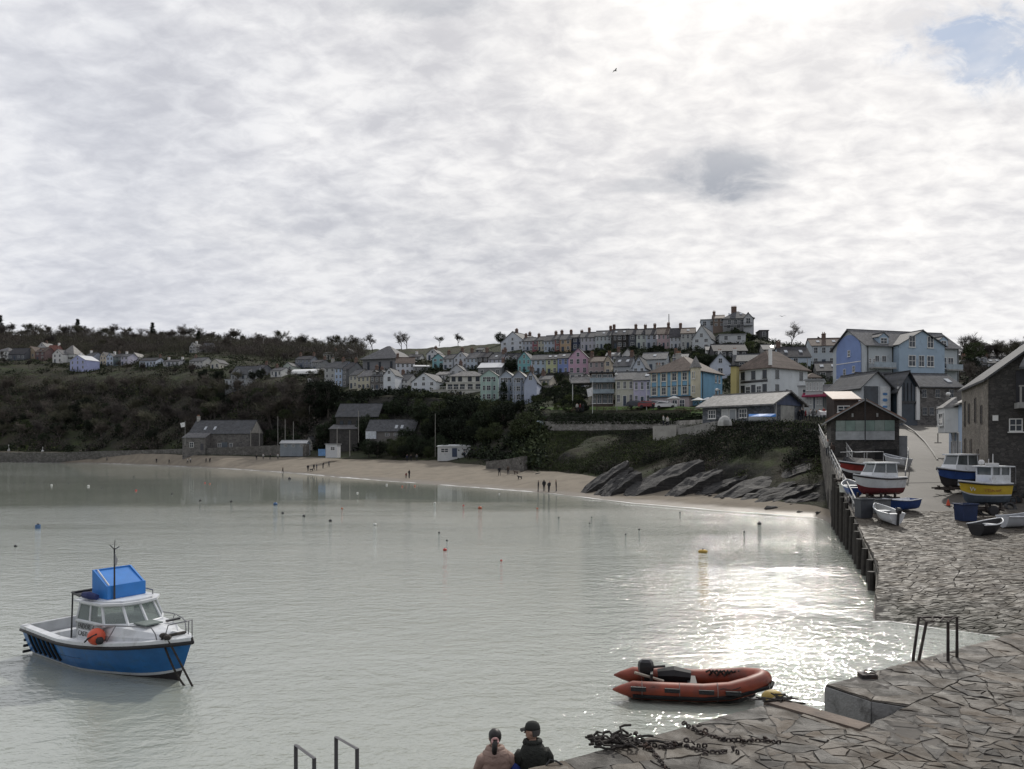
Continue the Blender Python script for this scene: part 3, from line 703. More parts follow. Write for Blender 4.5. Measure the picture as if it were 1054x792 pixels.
def house(label, cx, wpx, base, eave, ridge, d, rot, roof, wc, rk='slate', nc=2, nr=2, chim='', dep=8.5, group=None, dorm=0, sky=0, bay=0, fm=None, ww=None, side=0, cat='house', name='house', dr=True, wm=None, chm=None, pots=2, down=5, doorc=(.05, .07, .10), settle=True):
    rot = R(rot)
    if d > 165 and settle:                # stand the house where the land has its foot
        u = (cx-PXC)/FOC; dd = np.arange(d*.80, d*1.22, 1.0); g = ground_np(np.full(len(dd), u), dd); e = np.abs(HOR-(g-EYE)*FOC/dd-(base+.4))+np.abs(dd-d)*.02; d = float(dd[int(np.argmin(e))])
    near = d < 172
    if group and d > 165: jr = random.Random(label); rot += R(jr.uniform(-3.5, 3.5)); ridge += jr.uniform(-1.0, .6); eave += jr.uniform(-.5, .7)
    W = front_w(cx, wpx, d, rot); x, y = XY(cx, d); zb = zz(d, base)
    he = zz(d, eave)-zb; hr = zz(d, ridge)-zb
    root = thing(name, label, cat, (x, y, zb), rot, group)
    g_ = sum(wc)/3; wm = wm or wallmat(tuple(c*.82+g_*.18 for c in wc)); rm = SL[rk]
    _, ro = block(root, -W/2, W/2, 0, dep, -down, he, hr, roof, wm, rm, .22)
    if fm == 'dark': fm = DARKP
    ww = ww or min(1.15, W/nc*.5) if nc else 1
    for r in range(nr):
        st = he/nr; h = min(1.55, st*.58)
        for c in range(nc):
            xx = -W/2+W*(c+.5)/nc
            if dr and r == 0 and c == (nc-1)//2 and nc > 1: door(root, xx, 0, .02, min(.95, ww), min(2.05, st*.8), doorc, near=near); continue
            win(root, xx, 0, st*r+st*.30, ww, h, near=near, fm=fm)
    if roof == 'f' and hr-he > 2.0: win(root, 0, 0, he+.35, min(.9, ww), min(1.2, (hr-he)*.45), near=near, fm=fm)
    for r in range(side):
        st = he/max(1, side)
        for c in range(2): win(root, W/2, dep*(.28+.42*c), st*r+st*.3, .9, min(1.4, st*.55), 'R', near=near, fm=fm)
    if bay:
        for c in range(bay):
            xx = -W/2+W*(c+.5)/bay; bw = min(2.2, W/bay*.6); mb = MB()
            mb.prism([(xx-bw/2, -.003), (xx-bw*.32, -.75), (xx+bw*.32, -.75), (xx+bw/2, -.003)], -3, he*.88)
            b_ = mb.build('bay', wm, root); mb = MB(); mb.prism([(xx-bw/2-.1, -.01), (xx-bw*.34, -.88), (xx+bw*.34, -.88), (xx+bw/2+.1, -.01)], he*.88+.002, he*.88+.18); mb.build('bay_roof', rm, b_)
            for r in range(nr): win(root, xx, -.75, he/nr*r+he/nr*.28, bw*.52, min(1.5, he/nr*.58), near=near, fm=fm)
    pk = {'l': -W/2+.5, 'r': W/2-.5, 'm': 0}
    for c in chim:
        if roof == 'f': cx_, cy_ = {'l': (0, dep*.85), 'r': (0, dep*.2), 'm': (0, dep/2)}[c]
        else: cx_, cy_ = pk[c], dep/2
        chimney(ro, cx_, cy_, hr-.7, hr+1.35, chm, .9, 1.0, pots)
    for k in range(dorm): dormer(root, ro, -W/2+W*(k+.5)/dorm, dep*.10, he+.25, min(1.7, W/dorm*.55), 1.3, dep*.3, wm, rm)
    for k in range(sky): skylight(ro, W, dep, he, hr, -.5+(k+.5)/sky, .5)
    HOUSES[label] = root
    return root
W_ = (.66, .66, .64); PB = (.44, .54, .66); CR = (.58, .53, .42); GR = (.36, .37, .38); DK = (.12, .13, .15); LI = (.50, .48, .60)
G0 = 'houses among the trees on the far left hill'
T = [
 # far left hillside
 ('white hipped house at the left end of the far hill', 2, 13, 370, 361.5, 357, 425, -12, 'h', W_, 'grey', 3, 2, '', dict(group=G0)),
 ('long low house with black roof and pale porch on far hill', 17, 17, 370.5, 365, 357.5, 432, -10, 's', DK, 'dark', 4, 1, '', dict(group=G0)),
 ('tan house with plain gable end on the far hill', 31, 11, 369.5, 362.5, 356.8, 428, -8, 'f', (.42, .32, .21), 'brown', 2, 1, '', dict(group=G0)),
 ('dark timbered house with white gable on far hill', 41, 10, 370.5, 362, 357, 424, -15, 's', (.16, .10, .10), 'brown', 2, 2, '', dict(group=G0, dorm=1)),
 ('pale gabled house peeping over red tiled roof', 43, 9, 366, 357, 353, 445, -8, 'f', (.5, .5, .5), 'pale', 2, 2, 'm', dict(group=G0)),
 ('red roofed house with white chimney on far hill', 51, 10, 369, 362, 354.5, 434, -14, 's', (.30, .14, .12), 'red', 2, 2, 'r', dict(group=G0, chm=WHITE)),
 ('white front gabled house beside the grey hipped roof', 59, 10, 373.5, 364.5, 360.2, 420, -10, 'f', W_, 'grey', 2, 2, '', dict(group=G0)),
 ('pale house under big light grey hipped roof', 69, 14, 372.5, 364, 355.8, 424, -14, 'h', (.56, .58, .56), 'pale', 4, 1, '', dict(group=G0)),
 ('lilac blue house with white roof and chimney', 80, 16, 381.5, 371, 366.5, 412, -22, 'f', (.40, .44, .72), 'white', 3, 2, 'r', dict(group=G0, chm=WHITE)),
 ('grey blue house with white chimney pots', 91, 8, 376.5, 367, 362.8, 420, -15, 's', (.36, .40, .48), 'slate', 2, 2, 'l', dict(group=G0, chm=WHITE)),
 ('dark red terraced house on far hill', 99, 8, 375, 366.5, 363, 424, -15, 's', (.22, .10, .10), 'dark', 2, 2, '', dict(group=G0)),
 ('cream gable end house on far hill', 106, 6, 375.5, 366.5, 363, 421, -10, 'f', (.58, .50, .36), 'slate', 2, 2, '', dict(group=G0)),
 ('narrow pale blue gabled house on far hill', 113, 7, 376.5, 368, 363.5, 418, -10, 'f', (.48, .56, .68), 'slate', 2, 2, 'm', dict(group=G0, chm=WHITE)),
 ('dark green terraced house on far hill', 120.5, 8, 376.5, 367, 363, 421, -14, 's', (.10, .14, .14), 'dark', 2, 2, 'l', dict(group=G0)),
 ('lavender terraced house with white chimney on far hill', 128, 7.5, 376, 367.5, 364, 420, -14, 's', (.46, .45, .56), 'slate', 2, 2, 'l', dict(group=G0, chm=WHITE)),
 ('small white gable above the hill terrace', 138, 7, 371, 367.5, 364, 440, -6, 'f', (.6, .6, .58), 'pale', 1, 1, '', dict(group=G0)),
 ('long low pale blue bungalow under dark roof', 152, 17, 377.5, 372, 368.2, 415, -12, 's', (.48, .55, .66), 'dark', 5, 1, 'r', dict(group=G0)),
 ('dark bungalow with white chimneys on far hill', 176, 16, 376.8, 372.6, 369.2, 412, -12, 's', (.46, .47, .50), 'dark', 4, 1, 'lr', dict(group=G0, chm=WHITE)),
 ('high white house by the ridge wood', 198, 6, 363, 357, 353.5, 475, -8, 'f', (.6, .6, .6), 'slate', 2, 2, 'm', dict(group=G0, chm=WHITE)),
 ('grey house half hidden high in ridge wood', 212, 9, 362, 357, 353, 472, -8, 's', (.36, .37, .38), 'slate', 2, 2, '', dict(group=G0)),
 ('pale house behind bare trees left of dormered villa', 202, 14, 379, 372, 368, 398, -14, 's', (.5, .5, .48), 'slate', 4, 2, 'l', dict(group=G0)),
 ('cream gabled house beside bare trees', 221, 9, 380, 374, 369.8, 385, -10, 'f', (.56, .54, .46), 'slate', 2, 1, '', dict(group=G0)),
 ('small dark cottage on the slope below the hill terrace', 216, 11, 403.5, 400.5, 398, 342, -8, 's', (.28, .28, .27), 'slate', 3, 1, '', dict(group=G0)),
 ('grey villa with two large white dormers', 250, 25, 392, 385, 377, 345, -14, 's', (.34, .36, .38), 'slate', 5, 1, '', dict(dorm=2, group=G0)),
 ('low pale flat roofed wing below the dormered villa', 242, 21, 402.5, 391, 390, 332, -12, 'flat', (.46, .49, .52), 'tin', 5, 2, '', dict(group=G0)),
 ('dark stone house right of the dormered villa', 266, 8, 388, 379, 374.5, 350, -12, 's', DK, 'dark', 2, 2, 'r', dict(group=G0)),
 ('grey house above the white marquee', 312, 16, 379, 370, 366, 375, -14, 's', (.18, .20, .24), 'dark', 4, 2, 'lr', dict(group=G0)),
 ('dark house beside the white marquee', 326, 9, 381, 373, 369.5, 360, -14, 's', (.20, .21, .22), 'dark', 2, 2, 'r', dict(group=G0)),
]
for r in T: house(*r[:-1], **{'down': 11, **r[-1]})
G3 = 'small houses packed on the slope right of the chapel'
for r in [('white rendered cottage with slate roof right of the chapel terrace', 414, 12, 400, 391, 384, 262, -16, 's', W_, 'slate', 3, 2, 'l', {}), ('grey house with white gable above the stepped hotel', 470, 14, 389, 381.5, 376, 272, -16, 'f', (.5, .52, .54), 'slate', 2, 2, 'm', {}),
 ('low white bungalow above the stepped hotel', 455, 14, 392, 386, 382, 262, -14, 's', W_, 'pale', 4, 1, '', {}), ('blue grey house above the white tin roofed hall', 512, 13, 376, 367.5, 362, 290, -16, 's', PB, 'slate', 3, 2, 'r', {}),
 ('cream house right of the bayed terrace', 560, 12, 399, 391, 386, 216, -14, 's', CR, 'slate', 3, 1, 'l', {}), ('pale house with slate roof below the pink house', 603, 13, 398, 391, 385.5, 205, -16, 'f', (.55, .55, .53), 'slate', 2, 1, '', {}),
 ('pale grey house under the top row right of pink house', 630, 13, 373, 366, 361, 240, -14, 's', (.46, .48, .50), 'slate', 3, 1, 'r', dict(sky=1)), ('white gabled house under the top row above the roof light cottage', 646, 12, 371, 365, 359.5, 238, -14, 'f', W_, 'slate', 2, 1, '', {}),
 ('lavender house behind the blue corner house roof', 700, 15, 377, 369, 364, 212, -16, 's', LI, 'slate', 3, 1, 'l', dict(sky=1)), ('small white house above the black timber house', 733, 12, 366, 360, 356, 232, -10, 's', W_, 'slate', 3, 1, '', {}),
 ('white cottage between the dormered villa and marquee', 284, 11, 388, 381.5, 377.5, 335, -12, 's', W_, 'slate', 3, 1, 'l', {}), ('pale green cottage left of the marquee', 296, 9, 383, 377, 373, 350, -12, 'f', (.44, .5, .44), 'slate', 2, 1, '', {}),
 ('white house high above the marquee', 338, 10, 370, 364.5, 361, 385, -12, 's', W_, 'slate', 3, 1, 'r', {}), ('grey gabled house beyond the chapel', 358, 10, 369, 363.5, 359.5, 385, -12, 'f', GR, 'slate', 2, 1, '', {})]: house(*r[:-1], **{'group': G3, **r[-1]})
G1 = 'terraced houses along the road below the chapel'
T = [
 ('grey rendered end house with tall chimney below the chapel', 339.5, 11, 396.5, 378.5, 371.5, 288, -28, 's', (.42, .43, .42), 'slate', 2, 3, 'l', dict(group=G1, dr=False, chm=RENDERC)),
 ('bright blue rendered terraced house below the chapel', 348.5, 7.5, 397.5, 379.5, 372, 285, -28, 's', (.42, .54, .72), 'slate', 2, 3, 'l', dict(group=G1, dr=False)),
 ('narrow dark bay fronted house in the chapel terrace', 356, 7, 398, 380, 372, 284, -28, 's', (.17, .18, .19), 'dark', 1, 3, 'r', dict(group=G1, dr=False, bay=1)),
 ('cream house with climbing plant in the chapel terrace', 363.5, 8, 400, 386, 379.5, 276, -30, 's', (.54, .52, .42), 'slate', 2, 2, '', dict(group=G1)),
 ('pale yellow house with long sloping roof in chapel terrace', 374, 13, 401.5, 387.5, 380, 274, -30, 's', (.56, .52, .38), 'grey', 3, 2, 'r', dict(group=G1)),
 ('grey stone double gabled house below the chapel', 388, 14, 403, 387, 381, 270, -16, 's', (.26, .26, .26), 'slate', 3, 2, 'm', dict(group=G1, wm=STONE, dorm=2)),
 ('tall narrow white house with front gable below chapel', 400.5, 12, 405, 386, 379.3, 266, -12, 'f', (.66, .70, .74), 'slate', 1, 2, '', dict(group=G1, dr=False)),
 ('long white house with bay window under the brown roof', 417, 19, 386, 374, 367, 300, 6, 's', (.64, .67, .72), 'brown', 4, 2, 'l', dict(dr=False)),
 ('white sheet roofed lean-to beside the brown roofed house', 434, 17, 383, 377.5, 374.5, 296, 4, 'mono', (.30, .31, .32), 'white', 3, 1, '', dict(dr=False, dep=6)),
 ('white cottage with broad gable above the hotel terrace', 436, 25, 405, 393, 384, 258, -20, 'f', (.64, .68, .72), 'slate', 3, 2, '', dict(dep=14)),
 ('white gabled house on the skyline left of hotel', 445, 12, 371, 364.5, 359, 335, -14, 'f', (.64, .66, .68), 'slate', 2, 1, 'm', {}),
 ('turquoise front gabled house left of the pale row', 451, 12, 378, 369, 364.2, 292, -16, 'f', (.22, .48, .52), 'slate', 2, 2, '', {}),
 ('pale grey house beside the turquoise gable', 461, 10, 380, 369.5, 363.8, 289, -18, 's', (.50, .54, .58), 'slate', 2, 2, 'l', {}),
 ('pale house with sharp front gablet in the hillside row', 474, 13, 380, 368.5, 362, 286, -18, 'f', (.54, .57, .62), 'slate', 3, 2, 'r', {}),
 ('pale blue house with wide eaves in hillside row', 486, 12, 380.5, 369, 361.5, 283, -18, 's', (.46, .54, .62), 'grey', 3, 2, 'l', {}),
 ('dark rubble stone house in hillside row', 497, 11, 380, 368, 361.5, 281, -18, 's', GR, 'dark', 2, 2, 'm', dict(wm=STONED)),
 ('small cream house in trees under the long ridge field', 493, 7, 364, 360.5, 357, 330, -14, 's', (.44, .43, .38), 'slate', 2, 1, '', {}),
 ('small pale gabled house behind the chapel roof', 411, 10, 371, 366, 362, 345, -8, 'f', (.52, .52, .50), 'slate', 2, 1, '', {}),
 ('dark roofed cottage with tall white chimney behind brown roof', 426, 12, 371, 367.5, 364, 342, -10, 's', (.40, .42, .42), 'dark', 3, 1, 'm', dict(chm=WHITE)),
 ('lilac grey house with pale eaves right of stone house', 509, 13, 380, 370, 363.2, 272, -18, 's', (.44, .45, .56), 'slate', 3, 2, 'r', dict(sky=1)),
 ('dark cottage with twin white dormers', 525, 15, 381.5, 372, 362.8, 268, -16, 's', (.34, .36, .40), 'dark', 3, 1, '', dict(dorm=2)),
 ('sea green front gabled house in middle row', 539.5, 13, 383, 370, 362.2, 258, -16, 'f', (.18, .46, .48), 'slate', 3, 2, '', {}),
 ('sky blue house below the giant chimney', 554, 15, 385, 370.5, 364, 250, -14, 's', (.42, .52, .66), 'slate', 3, 2, '', {}),
 ('lime yellow terraced house in middle row', 568, 11.5, 386, 370, 363.5, 245, -13, 's', (.55, .58, .30), 'dark', 2, 2, '', dict(sky=2)),
 ('deep blue terraced house between yellow and pink', 579.5, 11, 386.5, 369, 362.5, 242, -13, 's', (.20, .28, .58), 'dark', 2, 2, '', dict(sky=1, dorm=0)),
 ('large pink house with front gable', 595, 20, 386.5, 368.5, 358.5, 238, -14, 'f', (.58, .36, .48), 'slate', 3, 2, '', dict(dr=False)),
 ('pinkish brown house behind the glass fronted house', 614, 17, 389, 372.5, 366, 226, -14, 's', (.40, .32, .32), 'brown', 3, 2, 'l', dict(dr=False)),
 ('cream gable squeezed beside red brick stack', 625.5, 7, 387, 371.5, 366, 222, -14, 'f', (.54, .46, .34), 'slate', 1, 2, 'm', dict(dr=False)),
 ('grey cottage with two roof lights in middle row', 640, 17, 391, 377, 366, 208, -22, 's', (.40, .43, .46), 'slate', 3, 1, 'r', dict(sky=2)),
 ('white gable end house among the slate roofs', 657.5, 13, 397, 378, 367, 198, -20, 'f', (.54, .60, .68), 'slate', 2, 2, '', dict(dr=False)),
 ('grey house with broad slate roof and roof light', 673, 25, 383, 370, 361.5, 216, -18, 's', (.44, .48, .50), 'grey', 4, 1, '', dict(sky=1)),
 ('low white annexe above the marquee canopy', 593, 14, 393, 385, 383.5, 200, -10, 'flat', (.60, .58, .56), 'tin', 2, 1, '', dict(dep=5)),
 ('tall white gable behind the blue corner house', 741.5, 22, 390, 375.5, 363.5, 178, -14, 'f', (.56, .62, .72), 'slate', 1, 1, 'm', dict(dr=False, chm=WHITE, dep=14)),
]
for r in T: house(*r[:-1], **r[-1])
G2 = 'terraced houses along the top row'
T = [
 ('white end house with two tall chimneys at left of top row', 527.5, 24, 361, 352, 341.5, 285, -32, 'f', (.58, .62, .68), 'slate', 3, 2, 'lr', dict(dep=16, group=G2, pots=3)),
 ('pale blue low house beside the white chimneyed end house', 543, 11, 361, 351.5, 346.5, 283, -14, 's', (.46, .52, .60), 'slate', 3, 2, 'l', dict(group=G2, pots=3)),
 ('maroon narrow house in the top row', 551, 6, 361.5, 351, 346, 281, -14, 's', (.32, .10, .13), 'slate', 1, 2, 'r', dict(group=G2)),
 ('cream narrow house right of the maroon one', 557, 7, 361.5, 351, 346, 280, -14, 's', (.52, .50, .38), 'dark', 2, 2, '', dict(group=G2)),
 ('powder blue house in the top row', 565.5, 11, 362, 350.5, 345, 278, -14, 's', (.44, .52, .62), 'slate', 3, 2, 'r', dict(group=G2, pots=3)),
 ('brick red sliver of a house in the top row', 574, 6, 362, 349.5, 344, 276, -14, 's', (.30, .12, .11), 'slate', 1, 2, 'r', dict(group=G2, pots=3)),
 ('tan orange house in the top row', 582, 11, 362, 349.5, 343.2, 274, -14, 's', (.46, .33, .20), 'slate', 2, 2, 'r', dict(group=G2, pots=4)),
 ('navy house with white bay in the top row', 592.5, 11, 361, 348, 343, 272, -14, 's', (.07, .09, .15), 'dark', 2, 2, 'r', dict(group=G2, bay=1)),
 ('lilac grey house with long roof in the top row', 605.5, 16, 360.5, 347.5, 341.5, 270, -13, 's', (.46, .46, .52), 'slate', 4, 2, 'm', dict(group=G2, pots=4)),
 ('pale ice blue house in the top row', 621, 16, 360, 346, 340, 268, -13, 's', (.48, .54, .56), 'slate', 4, 2, 'r', dict(group=G2, pots=4, sky=1)),
 ('dark stone house with white bay windows in top row', 638, 17, 359.5, 344.5, 338.3, 266, -13, 's', (.13, .15, .16), 'dark', 2, 2, 'l', dict(group=G2, bay=1, wm=STONED, sky=2, pots=4)),
 ('black fronted narrow house in the top row', 651, 8, 359, 344, 337.5, 264, -13, 's', (.09, .10, .12), 'dark', 1, 2, 'r', dict(group=G2, pots=3)),
 ('mint white house in the top row', 660, 10, 358.5, 344.5, 337, 263, -12, 's', (.52, .57, .52), 'dark', 2, 2, 'r', dict(group=G2)),
 ('blue grey house next to pink one in top row', 670.5, 11, 358.5, 344, 336.8, 261, -12, 's', (.42, .47, .54), 'dark', 2, 2, 'r', dict(group=G2, pots=3)),
 ('pink house with terracotta chimney in top row', 683, 13, 359, 343.5, 336.5, 259, -12, 's', (.50, .36, .38), 'brown', 3, 2, 'r', dict(group=G2, pots=3)),
 ('white house with porch under big dark chimney in top row', 695.5, 12, 359, 346.5, 336, 257, -12, 's', (.52, .55, .60), 'dark', 3, 2, 'r', dict(group=G2, pots=4)),
 ('cream grey house left of the tall white gable', 708, 14, 359, 343.5, 336, 255, -12, 's', (.48, .50, .48), 'brown', 3, 2, '', dict(group=G2, sky=1)),
 ('big white gable end house under the summit', 722, 19, 360, 348, 335.8, 250, -24, 'f', (.56, .60, .62), 'slate', 2, 2, '', dict(dep=16, group=G2, dr=False)),
 ('long white flat roofed bungalow under the summit', 754, 27, 352.5, 344.8, 343.8, 246, -6, 'flat', (.54, .57, .58), 'tin', 2, 1, '', dict(dep=7, dr=False)),
 ('small pale flat roofed house left of the summit', 729, 15, 338, 329.5, 328.8, 262, -12, 'flat', (.46, .52, .58), 'tin', 2, 1, '', dict(dep=7, dr=False)),
 ('brown timber clad house left of the summit villa', 740, 12, 337, 328, 323, 264, -12, 's', (.20, .15, .12), 'brown', 2, 2, 'l', dict(dr=False)),
 ('flat roofed dark hut right of the summit', 786.5, 9, 349, 340.6, 340, 252, -6, 'flat', (.10, .10, .10), 'dark', 1, 1, '', dict(dep=6, dr=False)),
 ('long black timber house below the white bungalow', 752, 34, 371, 361.5, 352.5, 222, -5, 's', (.055, .055, .06), 'dark', 5, 1, '', dict(dr=False, dep=9)),
 ('dark roofed building behind the white inn', 771, 30, 380, 372, 363, 172, -10, 's', (.20, .20, .20), 'slate', 2, 1, 'l', dict(dr=False, chm=WHITE)),
 ('low grey house with white extension right of the summit', 796, 20, 367, 360, 353, 228, -8, 's', (.34, .34, .33), 'slate', 3, 1, '', dict(sky=1)),
 ('wide house with black roof over pale blue wall', 819, 31, 378, 367.5, 355.5, 205, -4, 's', (.44, .53, .62), 'dark', 1, 1, 'l', dict(dr=False, sky=2)),
 ('brown roofed white house left of the apartment block', 852, 33, 378, 355.8, 346.5, 208, -8, 's', (.46, .52, .56), 'brown', 4, 2, 'm', dict(sky=2)),
 ('dark gabled house in front of brown roofed house', 842, 14, 374, 358, 347.5, 200, -30, 'f', (.22, .20, .20), 'dark', 2, 2, '', dict(dep=9, dr=False)),
 ('low tiled outbuilding beside the white inn', 838, 14, 393, 388.5, 384, 150, -6, 'h', (.48, .48, .46), 'brown', 1, 1, '', dict(dep=5, dr=False)),
 ('dark barn roofed house between inn and apartments', 853, 24, 392, 382, 371, 172, -14, 's', (.17, .17, .17), 'dark', 2, 1, '', dict(dr=False, sky=2)),
 # hillside right of the apartments
 ('row house with white gablet right of the apartments', 998, 15, 383, 375, 369, 205, -10, 's', (.34, .34, .36), 'slate', 3, 1, 'm', dict(sky=1)),
 ('slate roofed house with white dormers on the right hill', 1012, 14, 380, 374, 368.5, 215, -10, 's', (.32, .33, .36), 'slate', 2, 1, '', dict(dorm=2)),
 ('slate cottage with roof light on right hill', 1026, 14, 379, 374, 368, 220, -10, 's', (.28, .28, .30), 'slate', 2, 1, 'l', dict(sky=2)),
 ('white house high among the right hill trees', 1016, 11, 362, 356.5, 352.5, 285, -8, 's', (.58, .58, .56), 'slate', 3, 1, '', {}),
 ('long dark slate roof under the right hill trees', 1024, 32, 371, 367, 361, 250, -4, 's', (.18, .18, .19), 'dark', 4, 1, '', dict(dr=False)),
]
for r in T: house(*r[:-1], **r[-1])
# ---------------------------------------------------------------- buildings with a form of their own
def foot(px, py, a, b): return min(range(a, b), key=lambda d: abs(HOR-(gp(px, d).z-EYE)*FOC/d-py))
def root_at(name, label, cat, px, d, py, rot, group=None):
    x, y = XY(px, d); return thing(name, label, cat, (x, y, zz(d, py)), R(rot), group)
def zrel(root, d, py): return zz(d, py)-root.location.z
def wins(root, xs, zs, w, h, y=0, face='F', near=True, **k):
    for z in zs:
        for x in xs: win(root, x, y, z, w, h, face, near, **k)

# bright blue corner house with turret (front-left and right faces meet at px 716)
r = root_at('corner_house', 'big bright blue corner house with cone topped turret above the lawn', 'house', 716, 147, 424, -38)
BLU = wallmat((.19, .37, .52)); CREAM = wallmat((.58, .54, .42)); he = zrel(r, 147, 380.3); hr = zrel(r, 150, 365.5)
_, ro = block(r, -9.6, 0, 0, 12.5, -4, he, hr, 'h', BLU, SL['brown'], .45)
for x in (-8.7, -6.6, -4.4, -2.2):
    for z in (3.5, 6.2): win(r, x, 0, z*he/8.2, .95, 1.5, near=True)
    mb = MB(); mb.box(x-.75, x-.53, -.09, .02, 3.3*he/8.2, 7.9*he/8.2); mb.box(x+.53, x+.75, -.09, .02, 3.3*he/8.2, 7.9*he/8.2); mb.build('pilaster', CREAM, r)
wins(r, (9.3, 11.0), (3.4*he/8.2, 6.2*he/8.2), .8, 1.5, 0, 'R')
for o in r.children:
    if o.name.startswith('window') and abs(o.rotation_euler.z) > 1: o.location = (0, o.location.x, o.location.z)
mb = MB(); mb.box(-9.61, 0, -.07, .02, he*.62, he*.62+.14); mb.build('string_course', DARKP, r)
mb = MB(); mb.prism([(1.0*math.cos(q), 1.0*math.sin(q)) for q in (2*math.pi*k/8 for k in range(8))], 2.6, he+.25); tur = mb.build('turret', CREAM, r)
for z in (3.6, 6.3): win(tur, 0, -.93, z*he/8.2, .6, 1.4, near=True)
mb = MB(); mb.loft([[(1.25*math.cos(q), 1.25*math.sin(q), he+.25) for q in (2*math.pi*k/8 for k in range(8))], [(.05*math.cos(q), .05*math.sin(q), he+2.5) for q in (2*math.pi*k/8 for k in range(8))]]); mb.build('turret_roof', SL['pale'], tur)
dormer(r, ro, 0, 0, 0, .1, .1, .1, BLU, SL['brown']) if False else None
mb = MB(); mb.box(-8.9, -.6, -1.6, -.003, 0, 2.75); sf = mb.build('shop_front', wallmat((.42, .36, .36)), r)
mb = MB(); mb.box(-9.1, -.4, -1.8, -.004, 2.755, 2.95); mb.build('canopy', DARKP, sf)
for x in (-8, -6.5, -5, -3.5, -2): win(sf, x, -1.6, .7, 1.1, 1.6, near=True)
mb = MB(); mb.box(-.02, .10, 3.0, 3.14, 0, he); mb.build('downpipe', DARKP, r)
chimney(ro, -6.5, 6.2, hr-.8, hr+1.0, RENDERC)

# white inn, black framed windows
r = root_at('inn', 'white three storey inn with black framed windows and hipped roof', 'inn', 793, 136, 419, -55)
WH = wallmat((.60, .63, .64)); he = zrel(r, 136, 376.5); hr = zrel(r, 141, 361.5)
_, ro = block(r, -7.3, 0, 0, 10.8, -4, he, hr, 'h', WH, SL['brown'], .5)
for x in (-5.9, -3.6, -1.2): win(r, x, 0, he-2.1, .85, 1.45, near=True, fm=DARKP); win(r, x, 0, he-4.9, .85, 1.75, near=True, fm=DARKP)
for x in (-4.75, -2.4): win(r, x, 0, he-4.8, 1.0, 1.4, near=True)
for y in (1.9, 8.9):
    for z, h in ((he-2.1, 1.45), (he-5.1, 1.9)): win(r, 0, y, z, .95, h, 'R', True, fm=DARKP)
for y in (1.9, 5, 8.9): win(r, 0, y, .6, .95, 1.6, 'R', True, fm=DARKP)
mb = MB(); mb.box(-6.4, -.6, -.08, .02, he-2.75, he-2.35); mb.build('fascia_sign', DARKP, r)
mb = MB(); mb.box(.0, .08, -.05, .07, 0, he+1.9) if False else mb.box(-.32, .12, -.12, .32, he+.1, he+2.9); mb.build('chimney', WHITE, ro)
mb = MB(); mb.box(-.1, .10, 4.4, 5.0, he-4.6, he-4.0); mb.build('wall_plaque', DARKP, r)
mb = MB(); mb.tube([(-6.9, -.05, he-3.2), (-6.9, -.8, he-2.9)], .05); mb.box(-7.1, -6.7, -1.0, -.75, he-3.6, he-2.95); mb.build('wall_lamp', DARKP, r)
house('thin mustard yellow house front left of the white inn', 755, 6, 420, 377.5, 374, 140, -40, 'flat', (.50, .42, .14), 'dark', 0, 0, '', settle=False, dr=False, dep=1.2)

# cafe with the low pale roof on the cliff edge
r = root_at('cafe', 'low slate clad cafe with pale roof and blue gable on cliff edge', 'cafe', 794.5, 108, 436, -50)
he, hr = 2.9, 4.55; SLW = stone('slate hung wall', (.10, .11, .125), (.17, .18, .20), (.06, .065, .07), (1.8, 1.8, 3.4))
wl, ro = block(r, -11.6, 0, 0, 7.8, -1.5, he, hr, 's', SLW, SL['pale'], .75, th=.22)
wins(r, (-9.9, -4.6), (.9,), 1.35, 1.3, bars=2); door(r, -7.6, 0, .02, 1.0, 2.1, (.45, .46, .46), near=True); door(r, -6.3, 0, .02, 1.0, 2.1, (.3, .32, .34), near=True)
mb = MB(); mb.add([(0.05, .1, he), (.05, 7.7, he), (.05, 3.9, hr-.05)], [(0, 1, 2)]); mb.add([(0.12, .1, he), (.12, 7.7, he), (.12, 3.9, hr-.05)], [(0, 1, 2)]); mb.box(.003, .13, .1, 7.7, he-.25, he-.003); mb.build('gable_board', mat('dark blue gable boards', (.05, .07, .13), .6), r)
mb = MB(); mb.box(.0, .04, 2.2, 5.8, .02, he-.3); mb.build('door', mat('pale panelled door', (.34, .34, .31), .6), r)
for y in (.25, 7.5): mb = MB(); mb.box(.35, .55, y-.1, y+.1, -.5, he+.12); mb.build('post', TRIM, r)

# holiday apartments on the hill behind the slipway
r = root_at('apartment_block', 'large apartment block with violet blue gable end above the slipway', 'apartments', 891, 150, 405, 15)
AP = wallmat((.47, .51, .53)); APB = wallmat((.36, .46, .56)); VI = wallmat((.22, .30, .54)); he = zrel(r, 150, 354.5); hr = zrel(r, 155, 340)
wl, ro = block(r, 0, 22, 0, 9.6, -5, he, hr, 's', AP, SL['grey'], .5)
mb = MB()          # violet cladding with a round headed white surround on the left gable end
pts = [(1.2, .4), (8.4, .4), (8.4, he-.6)] + [(4.8+3.6*math.cos(q), he-.6+3.0*math.sin(q)) for q in [math.pi*k/8 for k in range(1, 8)]] + [(1.2, he-.6)]
mb.loft([[(-.003, y, z) for y, z in pts], [(-.12, y, z) for y, z in pts]]); mb.build('cladding', VI, wl)
for z in (he*.34, he*.66): mb = MB(); mb.box(-.17, -.123, 1.2, 8.4, z, z+.16); mb.build('band', WHITE, wl)
for y, z in ((5.9, 1.6), (5.9, he*.42), (3.2, he*.46), (3.2, he*.20), (4.6, he*.80)): win(r, -.12, y, z, .75, 1.25, 'L', True)
gx0, gx1, gy = 6.3, 17.0, -1.6; gr = zrel(r, 149, 338.6)
w2, r2 = block(r, gx0, gx1, gy, 5, -5, he, gr, 'f', APB, SL['grey'], .35, 'front_bay', 'front_bay_roof')
